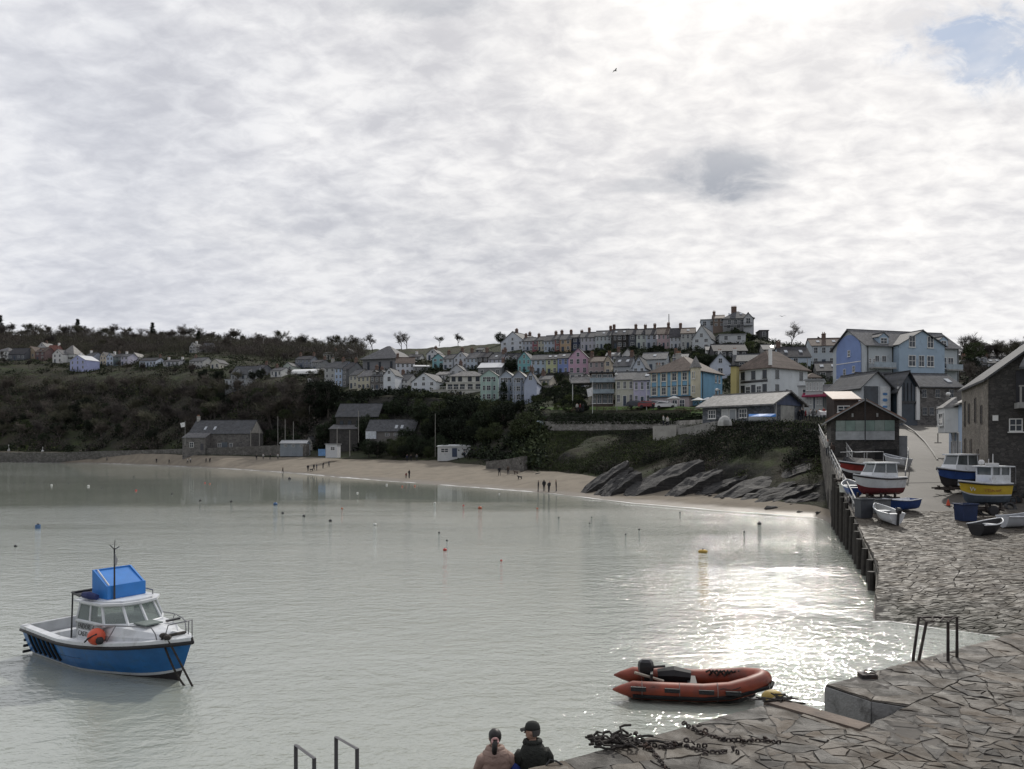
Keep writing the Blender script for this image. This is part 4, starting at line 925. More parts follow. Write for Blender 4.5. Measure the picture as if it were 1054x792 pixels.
for x in (9.3, 13.6):
    win(r, x, gy, he-.5, 1.5, 2.3, near=True); win(r, x, gy, he-4.2, 1.7, 2.2, near=True)
win(r, 11.5, gy, he-4.2, 1.3, 2.2, near=True)
for x in (2.6, 4.2): win(r, x, 0, he-4.3, 1.0, 2.2, near=True)
for x in (1.0, 1.9): win(r, x, 0, he-3.6, .5, .9, near=True)
for x in (18.3, 20.0): win(r, x, 0, he-4.2, 1.4, 2.2, near=True)
dormer(r, ro, 4.4, .3, he+.1, 2.2, 1.5, 3.5, APB, SL['grey']); dormer(r, ro, 18.6, .3, he+.1, 1.9, 1.4, 3.3, APB, SL['grey'])
for x0, x1 in ((.8, 5.8), (17.6, 21.6)):
    mb = MB(); mb.box(x0, x1, -1.5, -.004, he-4.75, he-4.5)
    b_ = mb.build('balcony', TRIM, r); mb = MB(); mb.box(x0, x1, -1.48, -1.44, he-4.49, he-3.5); mb.build('balcony_glass', mat('balcony glass', (.30, .36, .40), .15), b_)
for x in (.4, 6.1, 21.7): mb = MB(); mb.box(x, x+.12, -.12, -.002, 0, he); mb.build('downpipe', DARKP, r)

# heritage centre: long stone building with glazed porch
r = root_at('stone_hall', 'long grey stone building with glazed gable porch behind the slip', 'hall', 897, 119, 433, 9)
he = zrel(r, 119, 397); hr = zrel(r, 122, 384)
wl, ro = block(r, 0, 15.4, 0, 7.5, -3, he, hr, 's', STONE, SL['slate'], .35)
w2, r2 = block(r, -3.1, 1.7, -2.2, 6.5, -3, he-.3, hr-.3, 'f', wallmat((.50, .53, .55)), SL['slate'], .5, 'side_wing', 'side_wing_roof')
mb = MB(); mb.box(-2.7, -.4, -2.28, -2.203, .3, he-.3); mb.build('glazing', GLASS, w2)
mb = MB(); mb.box(-.1, 1.45, -2.32, -2.205, .6, he-.3); pn = mb.build('notice_panel', mat('pale notice panel', (.62, .64, .64), .6), w2)
mb = MB()
for zc_, hh in ((3.9, .55), (3.0, .7), (2.0, .5)): mb.ball((.68, -2.32, zc_), .42, 0, 8, 5, (1, .05, hh))
mb.build('blue_emblem', mat('blue emblem paint', (.08, .22, .45), .6), pn)
w3, r3 = block(r, 2.2, 5.4, -3.2, 2, -3, he-.6, hr-.35, 'f', mat('porch glass', (.04, .055, .07), .1, var=.3, scale=.8), SL['slate'], .5, 'porch', 'porch_roof')
for x in (2.3, 5.3): mb = MB(); mb.box(x-.28, x+.28, -3.5, -3.203, 0, he-.4); mb.build('porch_pillar', WHITE, w3)
mb = MB(); mb.box(2.59, 5.01, -3.45, -3.204, 2.5, 2.8); mb.build('porch_beam', DARKP, w3)
for x in (3.2, 3.8, 4.4): mb = MB(); mb.box(x-.04, x+.04, -3.3, -3.205, 2.81, he+.2); mb.build('glazing_bar', DARKP, w3)
wins(r, (8.9, 11.2, 13.6), (he-1.75,), .85, 1.3, fm=TRIM); wins(r, (7.8, 9.0, 10.2), (.9,), .8, 1.2, fm=TRIM); door(r, 11.6, 0, .02, .95, 2.1, (.04, .05, .06), near=True)
skylight(ro, 15.4, 7.5, he, hr, .92, .4)

# lifeboat style shed at the head of the slip
r = root_at('boat_shed', 'timber gabled boat shed with pale green shutters beside the slipway', 'boat shed', 890, 76, 476, -20)
he = zrel(r, 76, 432); hr = zrel(r, 76, 412.5); hw = 3.05
wl, ro = block(r, -hw, hw, 0, 11, -1.5, he, hr, 'f', STONED, SL['tin'], .55, th=.12)
mb = MB(); WOOD = mat('dark stained gable boards', (.042, .030, .025), .8, var=.4, scale=4)
pts = [(-hw+.02, he-.05), (hw-.02, he-.05), (0, hr-.02)]; mb.loft([[(x, -.003, z) for x, z in pts], [(x, -.12, z) for x, z in pts]]); gb = mb.build('gable_boards', WOOD, r)
mb = MB()
for s in (-1, 1): mb.loft([[(s*(hw+.55), -.5, he-.28), (s*(hw+.55), -.42, he-.28), (s*(hw+.55), -.42, he-.02), (s*(hw+.55), -.5, he-.02)], [(0, -.5, hr-.05), (0, -.42, hr-.05), (0, -.42, hr+.22), (0, -.5, hr+.22)]])
mb.build('barge_board', mat('weathered barge board', (.20, .13, .10), .8), ro)
for k in range(6):
    x0 = -2.6+k*.875; mb = MB(); mb.box(x0, x0+.85, -.16, -.004, he-1.12, he-.10)
    mb.build('shutter', mat('pale green shutter', (.20, .27, .24), .6, var=.2) if k % 2 else mat('grey green shutter', (.24, .29, .265), .6, var=.2), r)
mb = MB(); mb.box(-2.62, 2.64, -.13, -.004, he-2.0, he-1.14); mb.build('white_boarding', mat('white boarding', (.38, .40, .41), .6), r)
mb = MB(); mb.box(.9, 2.8, -.10, .05, -1, he-2.9); mb.build('doorway_shade', mat('dark doorway', (.02, .02, .02), .9), r)  # near-black panel painted for the shade in the opening
for x in (-1.1, 1.1): mb = MB(); mb.box(x-.08, x+.08, -.3, -.125, he+.25, he+.6); mb.build('gable_lamp', TRIM, r)
mb = MB(); mb.box(-.05, .05, -.62, -.505, he-2.2, hr+.25); mb.build('post', DARKP, r)
mb = MB(); mb.box(hw+.03, hw+.75, .4, 9.5, -1, he-1.6); mb.build('lean_to', mat('grey blockwork', (.27, .28, .29), .9), r)

# tall stone warehouse on the right
r = root_at('warehouse', 'tall rubble stone warehouse with balcony at right edge', 'warehouse', 1017.5, 57, 512, -22.6)
he = zrel(r, 57, 388.5); hr = he+4.7
wl, ro = block(r, 0, 12, 0, 12.6, -3, he, hr, 'f', STONED, SL['slate'], .35)
mb = MB(); mb.box(-.05, -.003, .02, 12.58, -2.9, he-.05); mb.build('sunlit_side_face', STONE_LIT, wl)  # pale skin over this wall paints it as sunlit
for y, z, h in ((2.6, he-3.4, 1.5), (5.4, he-3.2, 2.0), (8.6, he-3.2, 1.7), (10.8, he-3.4, 2.2), (4.2, he-6.6, 1.3), (7.6, he-6.6, 2.1), (10.6, he-6.4, 2.0), (6.2, 1.0, 1.8), (9.6, .9, 1.9)): win(r, -.05, y, z, .75, h, 'L', True, fm=mat('weathered timber frame', (.10, .085, .07), .8), bars=0, sill=False)
mb = MB(); mb.box(1.6, 6.0, -1.7, -.003, he-2.35, he-1.95); bl = mb.build('balcony', TRIM, r)
mb = MB()
for k in range(17): mb.box(1.65+k*.265, 1.77+k*.265, -1.68, -1.60, he-1.94, he-.85)
mb.box(1.6, 6.0, -1.72, -1.58, he-.849, he-.75); mb.build('railing', mat('pale railing boards', (.30, .29, .27), .7), bl)
mb = MB(); mb.add([(1.5, -2.2, he+.5), (6.3, -2.2, he+.5), (6.3, .2, he+2.2), (2.6, .2, he+2.2), (1.5, -2.2, he+.35), (6.3, -2.2, he+.35), (6.3, .2, he+2.05), (2.6, .2, he+2.05)], [(0,1,2,3),(7,6,5,4),(0,4,5,1),(1,5,6,2),(2,6,7,3),(3,7,4,0)]); mb.build('balcony_roof', SL['slate'], bl)
mb = MB(); mb.box(1.7, 6.0, -.10, -.003, he-1.94, he+.4); mb.build('balcony_recess_shade', mat('dark balcony recess shade', (.03, .03, .035), .3), bl)  # flat dark panel stands in for the shade of the recess
win(r, 1.7, 0, he-4.0, .85, .95, near=True); mb = MB(); mb.box(.25, .6, -.10, -.003, he-3.2, he-2.8); mb.build('alarm_box', WHITE, r)
win(r, 3.9, 0, he-6.8, .85, 1.0, near=True, fm=TRIM)
# roof of a second building behind, parallel to it
r = root_at('warehouse', 'second gabled stone store half hidden behind the tall warehouse', 'warehouse', 1008, 71, 500, -22.6)
he = zrel(r, 71, 391); block(r, 1.0, 9, .4, 9, -3, he, he+3.9, 'f', STONED, SL['slate'], .3)

# quayside house with the white oriel bay
r = root_at('oriel_house', 'pale blue quayside house with white oriel window over the slip road', 'house', 991.5, 69.8, 470, -22.6)
he = zrel(r, 70, 414)
wl, ro = block(r, .05, 7, .1, 10, -2, he, he+1.8, 'h', wallmat((.40, .50, .64)), SL['pale'], .4)
mb = MB(); mb.prism([(.04, 3.4), (.04, 8.6), (-1.0, 8.0), (-1.35, 6.0), (-1.0, 3.9)], he-2.7, he-.35); ob = mb.build('oriel_bay', wallmat((.60, .61, .60)), r)
mb = MB(); mb.loft([[(.04, 3.2, he-.34), (.04, 8.8, he-.34), (-1.2, 8.1, he-.34), (-1.55, 6.0, he-.34), (-1.2, 3.8, he-.34)], [(.04, 4.4, he+.7), (.04, 7.6, he+.7), (-.1, 7.2, he+.7), (-.15, 6.0, he+.7), (-.1, 4.9, he+.7)]]); mb.build('oriel_roof', SL['pale'], ob)
for y, z in ((4.9, he-2.0), (7.1, he-2.0)):
    w_ = win(ob, -1.22, y, z, 1.2, 1.2, 'L', True); w_.rotation_euler.z = R(-90)+(R(-9.5) if y > 6 else R(9.5))
for y in (2.0, 5.0, 7.6): win(r, .05, y, he-4.9, .85, 1.4, 'L', True)
door(r, .05, 6.4, .02, .95, 2.1, (.55, .58, .62), 'L', True); door(r, .05, 3.4, .02, 1.2, 2.1, (.08, .1, .12), 'L', True)
mb = MB(); mb.tube([(-1.1, 8.5, he-2.7), (-1.1, 8.5, he-3.6)], .05); mb.box(-1.4, -.8, 8.2, 8.8, he-3.7, he-3.62); mb.build('bracket', DARKP, ob)

# shops with the dark red awning
r = root_at('shop', 'low white shop with dark red awning between inn and boat shed', 'shop', 864, 127, 421, -30)
he = zrel(r, 127, 397)
wl, ro = block(r, -6.4, 0, 0, 6, -2, he, he+.5, 'flat', wallmat((.56, .58, .58)), SL['tin'], .15)
wins(r, (-1.0, -3.2, -5.2), (he-1.5,), 1.1, 1.1); wins(r, (-1.2,), (.8,), 1.5, 1.3); door(r, -2.9, 0, .02, 1.0, 2.1, (.28, .36, .42), near=True)
mb = MB(); mb.add([(-5.6, -.01, 2.75), (-.4, -.01, 2.75), (-.4, -1.7, 2.15), (-5.6, -1.7, 2.15), (-5.6, -.01, 2.68), (-.4, -.01, 2.68), (-.4, -1.7, 1.95), (-5.6, -1.7, 1.95)], [(0,3,2,1),(4,5,6,7),(3,7,6,2),(0,4,7,3),(1,2,6,5)]); mb.build('awning', mat('dark red awning cloth', (.24, .03, .07), .8), r)
house('white glazed shop wing with green balcony beside inn', 838, 18, 421, 392, 391, 128, -24, 'flat', (.52, .55, .54), 'tin', 5, 2, '', dr=True, dep=6, name='shop', cat='shop')
r = root_at('workshop', 'dark lean-to workshop with rusty tin roof left of the stone hall', 'workshop', 878, 104, 440, -8)
block(r, -2.4, .7, 0, 4, -2, 3.7, 5.0, 'mono', mat('dark boarding', (.06, .045, .04), .85), mat('rusty tin', (.20, .12, .09), .6, dirt=(.30, .28, .27)), .3)
win(r, -1.2, 0, 2.0, 1.6, .9, near=True)

# chapel, hotel, mint terrace
r = root_at('chapel', 'large square grey chapel with wide pyramid hipped roof', 'chapel', 391, 300, 388, -20)
he = zrel(r, 300, 368); hr = zrel(r, 306, 356.6)
_, ro = block(r, -7.6, 7.6, 0, 14, -5, he, hr, 'h', wallmat((.25, .255, .265)), SL['grey'], 1.0)
wins(r, (-5, 0, 5), (1.6,), 1.0, 4.2, near=False, fm=DARKP, bars=0)
for y in (4, 9): win(r, 7.6, y, 1.6, 1.0, 4.0, 'R', fm=DARKP)
r = root_at('hotel', 'long white stepped hotel with balconies above the trees', 'hotel', 479, 234, 411, -6)
HW = wallmat((.62, .61, .56)); z1, z2, z3, z4 = [zrel(r, 234, q) for q in (402, 394, 386.5, 381)]
block(r, -10.2, 5.4, -.4, 9, -5, z1, z1, 'flat', HW, mat('pale roof deck', (.45, .44, .41), .7), .15, 'ground_storey', 'terrace')
block(r, -6.2, 5.4, 1.8, 9, z1+.26, z2, z2, 'flat', HW, mat('pale roof deck', (.45, .44, .41), .7), .2, 'middle_storey', 'upper_terrace')
_, ro = block(r, -5.2, 5.4, 2.2, 9, z2+.26, z3, z4, 'h', HW, SL['pale'], .4)
wins(r, (-8.8, -7, -4, -1.6), (.5,), 1.2, 1.7, -.4, near=False, fm=DARKP); wins(r, (-5, -3.2, -1.2, 1.2, 3.6), (z1+.5,), 1.5, 1.5, 1.8, near=False, fm=DARKP); wins(r, (-4, -2, 1.0, 3.4), (z2+.5,), 1.2, 1.5, 2.2, near=False, fm=DARKP)
mb = MB()
for k in range(33): mb.box(-10.2+k*.475, -10.14+k*.475, -.45, -.41, z1+.26, z1+1.1)
mb.box(-10.25, 5.4, -.46, -.40, z1+1.101, z1+1.17); mb.build('balustrade', WHITE, r)
house('tall mint green house with double height bay', 503.5, 18, 413.5, 387, 381, 228, -8, 'f', (.40, .56, .50), 'pale', 2, 3, '', dr=False, bay=1, dep=10)
house('grey blue gabled house beside the mint house', 521, 15, 413.5, 388, 382, 226, -10, 'f', (.38, .44, .52), 'pale', 2, 3, '', dr=False, bay=1, dep=10)
house('slate blue gabled house in the middle of the bayed terrace', 534, 13, 414, 388, 382, 225, -10, 'f', (.33, .38, .46), 'pale', 2, 3, '', dr=False, bay=1, dep=10)
house('pale lilac blue end gable of the bayed terrace', 546, 13, 414.5, 393, 382.5, 222, -8, 'f', (.42, .48, .62), 'slate', 0, 0, 'r', dr=False, dep=11)
house('white tin roofed hall behind the mint house', 504, 24, 389, 378.5, 372.5, 246, -14, 's', (.24, .25, .26), 'white', 3, 1, 'r', dr=False)

# summit villa
r = root_at('villa', 'large grey villa with tall chimney on the hill summit', 'villa', 760, 262, 341, -10)
he = zrel(r, 262, 327.5); hr = zrel(r, 266, 321)
_, ro = block(r, -5.0, 5.0, 0, 9, -6, he, hr, 'h', wallmat((.30, .31, .32)), SL['slate'], .4)
wins(r, (-2.9, -.9, 1.1), (he-2.2,), 1.1, 1.7, near=False); wins(r, (-3.2, 0, 3), (.9,), 1.0, 1.5, near=False)
w2, r2 = block(r, 1.6, 4.6, -.9, 4, -6, he-.2, he+1.5, 'f', wallmat((.50, .52, .54)), SL['slate'], .25, 'gable_bay', 'gable_bay_roof'); win(r, 3.1, -.9, he-2.1, 1.5, 1.9)
mb = MB(); mb.box(-4.9, 4.4, -1.6, -.95, he-3.0, he-2.8); b_ = mb.build('balcony', DARKP, r)
mb = MB()
for k in range(24): mb.box(-4.9+k*.4, -4.85+k*.4, -1.6, -1.56, he-2.79, he-1.9)
mb.box(-4.9, 4.4, -1.62, -1.54, he-1.899, he-1.83); mb.build('railing', DARKP, b_)
chimney(ro, -1.0, 4.5, hr-.6, hr+1.7, BRICK, 1.7, 1.1, 4); skylight(ro, 9.6, 9, he, hr, -.28, .6); skylight(ro, 9.6, 9, he, hr, .12, .6)

# white arched marquee roof by the left terrace
r = root_at('marquee', 'long white arched marquee on the hillside left of the chapel', 'marquee', 315, min(range(290, 350), key=lambda d: abs(HOR-(gp(315, d).z-EYE)*FOC/d-388)), 387.5, -14)
mb = MB(); hh = zz(r.location.y, 379.2)-r.location.z
sec = lambda x: [(x, 4.5-4.5*math.cos(q), hh*.45+hh*.55*math.sin(q)) for q in [math.pi*k/8 for k in range(9)]]
mb.loft([sec(-7)+[(-7, 9, hh*.3), (-7, 0, hh*.3)], sec(7)+[(7, 9, hh*.3), (7, 0, hh*.3)]]); mb.build('canopy', mat('white tent cloth', (.80, .80, .78), .5, var=.05), r)
for x in (-6.8, -3.4, 0, 3.4, 6.8):
    for y in (.2, 8.8): mb = MB(); mb.tube([(x, y, -3), (x, y, hh*.42)], .09); mb.build('pole', TRIM, r)

# beach buildings
r = root_at('boathouse', 'long grey stone boathouse with slate roof behind the sea wall', 'boathouse', 226, 258, 463.5, -12)
he = zrel(r, 258, 446); hr = zrel(r, 262, 433)
_, ro = block(r, -11.2, 11.0, 0, 8.5, -3, he, hr, 's', STONE, SL['slate'], .3)
w2, r2 = block(r, -11.6, -3.2, -3.2, -.004, -3, he-1.6, he+.1, 'mono', STONE, SL['grey'], .2, 'front_wing', 'front_wing_roof')
wins(r, (-8.2,), (.9,), 1.5, 1.7, -3.2, near=False); wins(r, (0, 4.2), (1.0,), 1.3, 1.3, near=False); door(r, -4.4, -3.2, 0, 1.1, 2.2, (.06, .06, .07)); door(r, 1.8, 0, 0, 2.2, 2.6, (.10, .12, .14))
mb = MB(); mb.add([(11.02, .1, he), (11.02, 8.4, he), (11.02, 4.25, hr), (11.1, .1, he), (11.1, 8.4, he), (11.1, 4.25, hr)], [(0, 2, 1), (3, 4, 5)]); mb.build('gable_board', mat('pale gable boards', (.42, .40, .36), .8), r)
for f in (-.28, -.12): skylight(ro, 22, 8.5, he, hr, f, .35)
chimney(ro, -10.6, 4.2, hr-.6, hr+1.5, RENDERC)
r = root_at('stone_hall', 'two storey rubble stone hall with arched windows behind the beach', 'hall', 367, 236, 449, -10)
he = zrel(r, 236, 428.5); hr = zrel(r, 240, 416)
_, ro = block(r, -6.6, 6.8, 0, 8, -8, he, hr, 's', STONED, SL['slate'], .3)
for x in (-4.8, -2.2, .4, 3.0): win(r, x, 0, he-3.6, 1.2, 2.3, fm=DARKP, bars=0)
block(r, -7.2, 1.6, -3.4, -.004, -8, he-4.0, he-2.6, 'mono', STONED, SL['grey'], .3, 'lean_to', 'lean_to_roof')
r = root_at('cottage', 'low slate roofed cottage with white end behind the beach', 'cottage', 402, 222, 452, -10)
he = zrel(r, 222, 443.5); hr = zrel(r, 226, 432.5)
_, ro = block(r, -7.2, 7.0, 0, 7, -8, he, hr, 's', wallmat((.18, .17, .16)), SL['slate'], .3)
mb = MB(); mb.box(-7.3, -4.2, -.5, -.004, 0, he-.2); mb.build('white_door', mat('white garage door', (.62, .66, .70), .5), r); wins(r, (-1, 1.6, 4), (.8,), 1.2, .9, near=False)
mb = MB(); mb.add([(7.05, 0, he), (7.05, 7, he), (7.05, 3.5, hr), (7.1, 0, he), (7.1, 7, he), (7.1, 3.5, hr)], [(0, 2, 1), (3, 4, 5)]); mb.build('gable_board', mat('pale gable boards', (.42, .40, .36), .8), r)
for f in (.10, .22): skylight(ro, 14, 7, he, hr, f, .3)
r = root_at('kiosk', 'small white beach kiosk with blue boards', 'kiosk', 341, 207, 467.5, -8)
block(r, -1.6, 1.6, 0, 2.6, -1, 2.5, 2.5, 'flat', wallmat((.60, .62, .64)), SL['tin'], .2); mb = MB(); mb.box(-3.6, -1.62, -.1, .1, -.5, 1.3); mb.build('blue_board', mat('blue hoarding', (.14, .28, .52), .6), r); win(r, .4, 0, 1.0, 1.2, .9)
r = root_at('beach_cafe', 'long low white building at the back of the beach', 'cafe', 473, 186, 470.5, -4)
block(r, -5.3, 3.4, 0, 5, -1, 2.5, 2.9, 'mono', wallmat((.62, .64, .64)), mat('white felt roof', (.58, .60, .60), .5), .2)
block(r, 3.41, 6.0, .6, 5, -1, 2.2, 2.5, 'mono', wallmat((.36, .46, .44)), SL['tin'], .15, 'side_room', 'side_room_roof'); win(r, -3.6, 0, 1.0, 1.9, 1.1); door(r, -1.2, 0, 0, 1.2, 2.1, (.05, .07, .12)); win(r, 1.4, 0, 1.2, 1.2, .8)
for k, (px, d, w_, lab) in enumerate(((294, 232, 4.0, 'grey chalet hut with pale roof by the sea wall, leftmost of three'), (302, 231, 3.6, 'middle grey chalet hut by the sea wall'), (310.5, 230, 3.4, 'grey chalet hut nearest the white kiosk'))):
    r = root_at('beach_hut', lab, 'hut', px, d, 463, -8, 'grey huts by the sea wall'); block(r, -w_/2+.25, w_/2-.25, 0, 3, -2, 1.9, 2.7, 's', wallmat((.24, .27, .30)), SL['tin'], .2); win(r, 0, 0, .8, .9, .8)
house('cream gabled hut between chalets and kiosk', 318, 7, 463.5, 455, 449.5, 226, -20, 'f', (.44, .42, .38), 'slate', 1, 1, '', dr=False, dep=5, name='hut', cat='hut')
r = root_at('hut', 'dark glazed beach hut on the cliff wall path', 'hut', 542, foot(542, 445.5, 140, 190), 445.5, -6); block(r, -1.6, 1.2, 0, 2.6, -.8, 1.7, 1.9, 'mono', mat('dark boarding', (.06, .045, .04), .85), SL['tin'], .2); win(r, -.4, 0, .5, 1.8, .8)
r = root_at('water_tank', 'pale blue barrel roofed tank beside the cliff path hut', 'tank', 559, foot(559, 442.5, 140, 190), 442.5, -4)
mb = MB(); mb.loft([[(x, 1.3-1.3*math.cos(q), .7+1.2*math.sin(q)) for q in [math.pi*k/8 for k in range(9)]]+[(x, 2.6, -.4), (x, 0, -.4)] for x in (-1.35, 1.35)]); mb.build('body', mat('pale blue sheeting', (.40, .50, .58), .6), r); door(r, .2, 0, 0, .8, 1.6, (.3, .35, .4))

# house with wood and glass front above the lawn, cream and lilac neighbours
r = root_at('glass_house', 'flat roofed timber and glass fronted house above the lawn', 'house', 620, 164, 417, -8)
he = zrel(r, 164, 384.5); TIM = mat('brown cladding', (.10, .075, .06), .7, var=.3)
block(r, -2.4, 2.3, 0, 8, -3, he, he, 'flat', TIM, SL['dark'], .35)
for z, h in ((.3, 1.9), (2.6, 1.9), (5.0, 1.5)): wins(r, (-1.75, -.6, .55, 1.65), (z,), .95, h, gm=mat('pale window glass', (.10, .12, .13), .1))
for z in (2.35, 4.7): mb = MB(); mb.box(-2.6, 2.5, -1.1, -.004, z-.15, z); b_ = mb.build('balcony', DARKP, r); mb = MB(); mb.box(-2.6, 2.5, -1.08, -1.05, z+.002, z+.9); mb.build('balcony_glass', mat('balcony glass', (.30, .36, .40), .15), b_)
house('cream cottage beside the glass fronted house', 643, 19, 418, 391, 381.5, 160, -16, 's', (.54, .54, .44), 'slate', 3, 2, '', dr=True)
house('lilac house with slate roof left of the blue corner house', 664, 24, 419, 391.5, 381, 157, -22, 's', (.52, .48, .64), 'slate', 4, 2, 'r', dr=True, chm=RENDERC, sky=1)
house('dark slate roofed house wedged behind lilac house', 648, 24, 404, 391, 382.5, 176, -18, 's', (.26, .28, .32), 'dark', 3, 1, '', dr=False)
r = root_at('canopy', 'white pitched canopy on posts left of glass fronted house', 'canopy', 600, 172, 410, -10)
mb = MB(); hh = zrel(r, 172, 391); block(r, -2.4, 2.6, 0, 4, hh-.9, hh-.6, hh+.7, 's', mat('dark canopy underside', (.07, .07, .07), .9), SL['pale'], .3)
for x in (-2.3, 2.5): mb = MB(); mb.box(x-.08, x+.08, .1, .26, -2, hh-.9); mb.build('post', WHITE, r)

# ---------------------------------------------------------------- walls, hedges and banks as things
def strip_wall(name, label, cat, pts, h, th, m, drop=2.0, cap=None, group=None, jag=0):
    """wall following (px, depth, base height) points"""
    mb = MB(); a = [Vector((*XY(p[0], p[1]), p[2])) for p in pts]; rings = []
    for i, p in enumerate(a):
        t = (a[min(i+1, len(a)-1)]-a[max(i-1, 0)]); t.z = 0; t.normalize(); nrm = Vector((-t.y, t.x, 0)); hh = h(i) if callable(h) else h
        q = p+nrm*th
        rings.append([p-Vector((0, 0, drop)), q-Vector((0, 0, drop)), q+Vector((0, 0, hh)), p+Vector((0, 0, hh))])
    mb.loft(rings); o = mb.build(name, m); return tag(o, label, cat, group)
def gline(px0, px1, n, dfun, dz=0): 
    out = []
    for k in range(n+1):
        px = px0+(px1-px0)*k/n; d = dfun(px); out.append((px, d, gp(px, d).z+dz))
    return out
U_ = lambda px: (px-PXC)/FOC
SEAW = stone('sea wall stone', (.10, .095, .085), (.18, .172, .16), (.07, .066, .06), (1.2, 1.2, 2.2))
strip_wall('sea_wall', 'long dark stone sea wall along the left shore', 'wall', [(px, float(kdepth(2, U_(px)))*(1-f)+(float(kdepth(3, U_(px)))+3)*f, -1) for px in range(-60, 330, 15) for f in [min(1, max(0, (px-60)/110))]], lambda i: 5.0+max(0, (i-8))*.19, 1.2, SEAW)
strip_wall('retaining_wall', 'long grey stone retaining wall under the lawn hedge', 'wall', [(px, dd, zz(dd, 447)) for px in range(540, 738, 9) for dd in [float(kdepth(5, U_(px)))+.8]], lambda i: 13.5*(161-i*1.2)/800, .6, RETAIN, 3)
strip_wall('retaining_wall', 'dark stone wall along cliff edge under the cafe', 'wall', gline(735, 846, 12, lambda p: 107-(p-735)*.09, -.2), lambda i: .9, .6, STONED, 4)
strip_wall('concrete_buttress', 'pale concrete buttress in the cliff below the wall', 'wall', [(672, 131, 6.5), (696, 127, 6.6)], 3.6, 9.0, conc_mat('cliff concrete', (.36, .35, .32)), 1.5)
strip_wall('concrete_buttress', 'pale streaked wall panel right of the buttress', 'wall', [(697.5, 127, 7.6), (736, 112, 8.4)], 2.0, 1.0, conc_mat('cliff concrete b', (.24, .235, .22)), .3)
strip_wall('beach_wall', 'low stone wall at the foot of cliff left of the rocks', 'wall', [(500, 158, 1.0), (520, 149, 1.2), (539, 143.5, 1.5)], lambda i: (2.6, 3.0, 3.4)[i], .8, SEAW, 3)
strip_wall('garden_wall', 'dark terrace wall below the yellow and blue houses', 'wall', gline(552, 588, 5, lambda p: 230), 1.2, .5, STONED, 4)
strip_wall('garden_wall', 'pale wall line across the terraced gardens', 'wall', gline(553, 590, 5, lambda p: 205), 1.0, .4, RETAIN, 3)
mb = MB(); a = gline(556, 737, 30, lambda p: float(kdepth(6, U_(p)))-3.0); b = gline(556, 737, 30, lambda p: float(kdepth(6, U_(p)))+5.0)
mb.loft([[Vector((*XY(p[0], p[1]), p[2]+.35)) for p in a], [Vector((*XY(p[0], p[1]), q[2]+.45)) for p, q in zip(b, b)]], 0, False, False, False)
struct(mb.build('lawn', mat('lawn turf', (.085, .135, .035), .95, var=.3, scale=.8, bump=.4)))
# ---------------------------------------------------------------- trees and other plants
BARK = mat('grey bark', (.075, .066, .058), .95, var=.35, scale=2)
def twig_mat(n, c): return mat(n, c, .95, var=.45, scale=.5, spec=.1)
TWIGS = [twig_mat('twigs grey brown', (.105, .092, .080)), twig_mat('twigs olive', (.095, .092, .066)), twig_mat('twigs dark', (.075, .067, .062))]
LEAF = [twig_mat('dark evergreen leaf', (.034, .045, .027)), twig_mat('bush leaf', (.055, .068, .034)), twig_mat('spring leaf', (.085, .105, .042)), twig_mat('blackish leaf', (.024, .030, .021))]
def quads(C, S, rng, thin=False):
    """leaf shaped quads: centres C, sizes S, random orientation"""
    n = len(C); a = rng.normal(size=(n, 3)); a /= np.linalg.norm(a, axis=1)[:, None]
    b = rng.normal(size=(n, 3)); b -= (a*b).sum(1)[:, None]*a; b /= np.linalg.norm(b, axis=1)[:, None]
    if thin: a = a*.8+np.array([0, 0, .6]); a *= 1.15
    a *= S[:, None]; b *= (S*(rng.uniform(.07, .14, n) if thin else rng.uniform(.45, .9, n)))[:, None]
    V = np.stack([C-a, C+b*.8+a*.1, C+a, C-b*.8+a*.1], 1).reshape(-1, 3); F = np.arange(4*n).reshape(n, 4)
    return V, F
def bare_tree(seed, H, wide=.42):
    """trunk and limbs (one mesh), outer branches and twigs (another)"""
    rd = random.Random(seed); tr = MB(); cr = MB(); tips = []
    def grow(p, d, L, r, lev):
        n = 4; pts = [p]; rad = [r]
        for k in range(n):
            d = (d+Vector((rd.gauss(0, .16), rd.gauss(0, .16), rd.gauss(.05, .10)))).normalized(); pts.append(pts[-1]+d*L/n); rad.append(r*(1-.16*(k+1)))
        (tr if lev < 2 else cr).tube(pts, rad, 6 if lev == 0 else 4 if lev == 1 else 3)
        if lev >= 3: tips.append((pts, d)); return
        for q in range(rd.randint(4, 6) if lev < 2 else rd.randint(4, 5)):
            f = rd.uniform(.35, 1.0) if lev else rd.uniform(.45, 1.0); i = min(n-1, int(f*n)); b = pts[i].lerp(pts[i+1], f*n-i)
            t = rd.uniform(0, 2*math.pi); s = rd.uniform(.55, 1.15); side = Vector((math.cos(t), math.sin(t), 0))
            nd = (d*math.cos(s)+side*math.sin(s)*(1.0 if lev else wide*2.2)+Vector((0, 0, .22))).normalized()
            grow(b, nd, L*rd.uniform(.50, .72), r*.50, lev+1)
    grow(Vector((0, 0, -.4)), Vector((0, 0, 1)), H*.46, H*.026, 0)
    for pts, d in tips:
        for k in range(7):
            b = pts[rd.randrange(1, 5)]; t = (d+Vector((rd.gauss(0, .65), rd.gauss(0, .65), rd.gauss(.15, .45)))).normalized(); L = H*rd.uniform(.06, .13); s = t.orthogonal().normalized()*H*.0042
            c = b+t*L; cr.add([b-s, b+s, c], [(0, 1, 2)])
            e = (t+Vector((rd.gauss(0, .6), rd.gauss(0, .6), rd.gauss(0, .5)))).normalized(); m_ = b.lerp(c, .5); s2 = e.orthogonal().normalized()*H*.0034
            cr.add([m_-s2, m_+s2, m_+e*L*.8], [(0, 1, 2)])
    return tr, cr
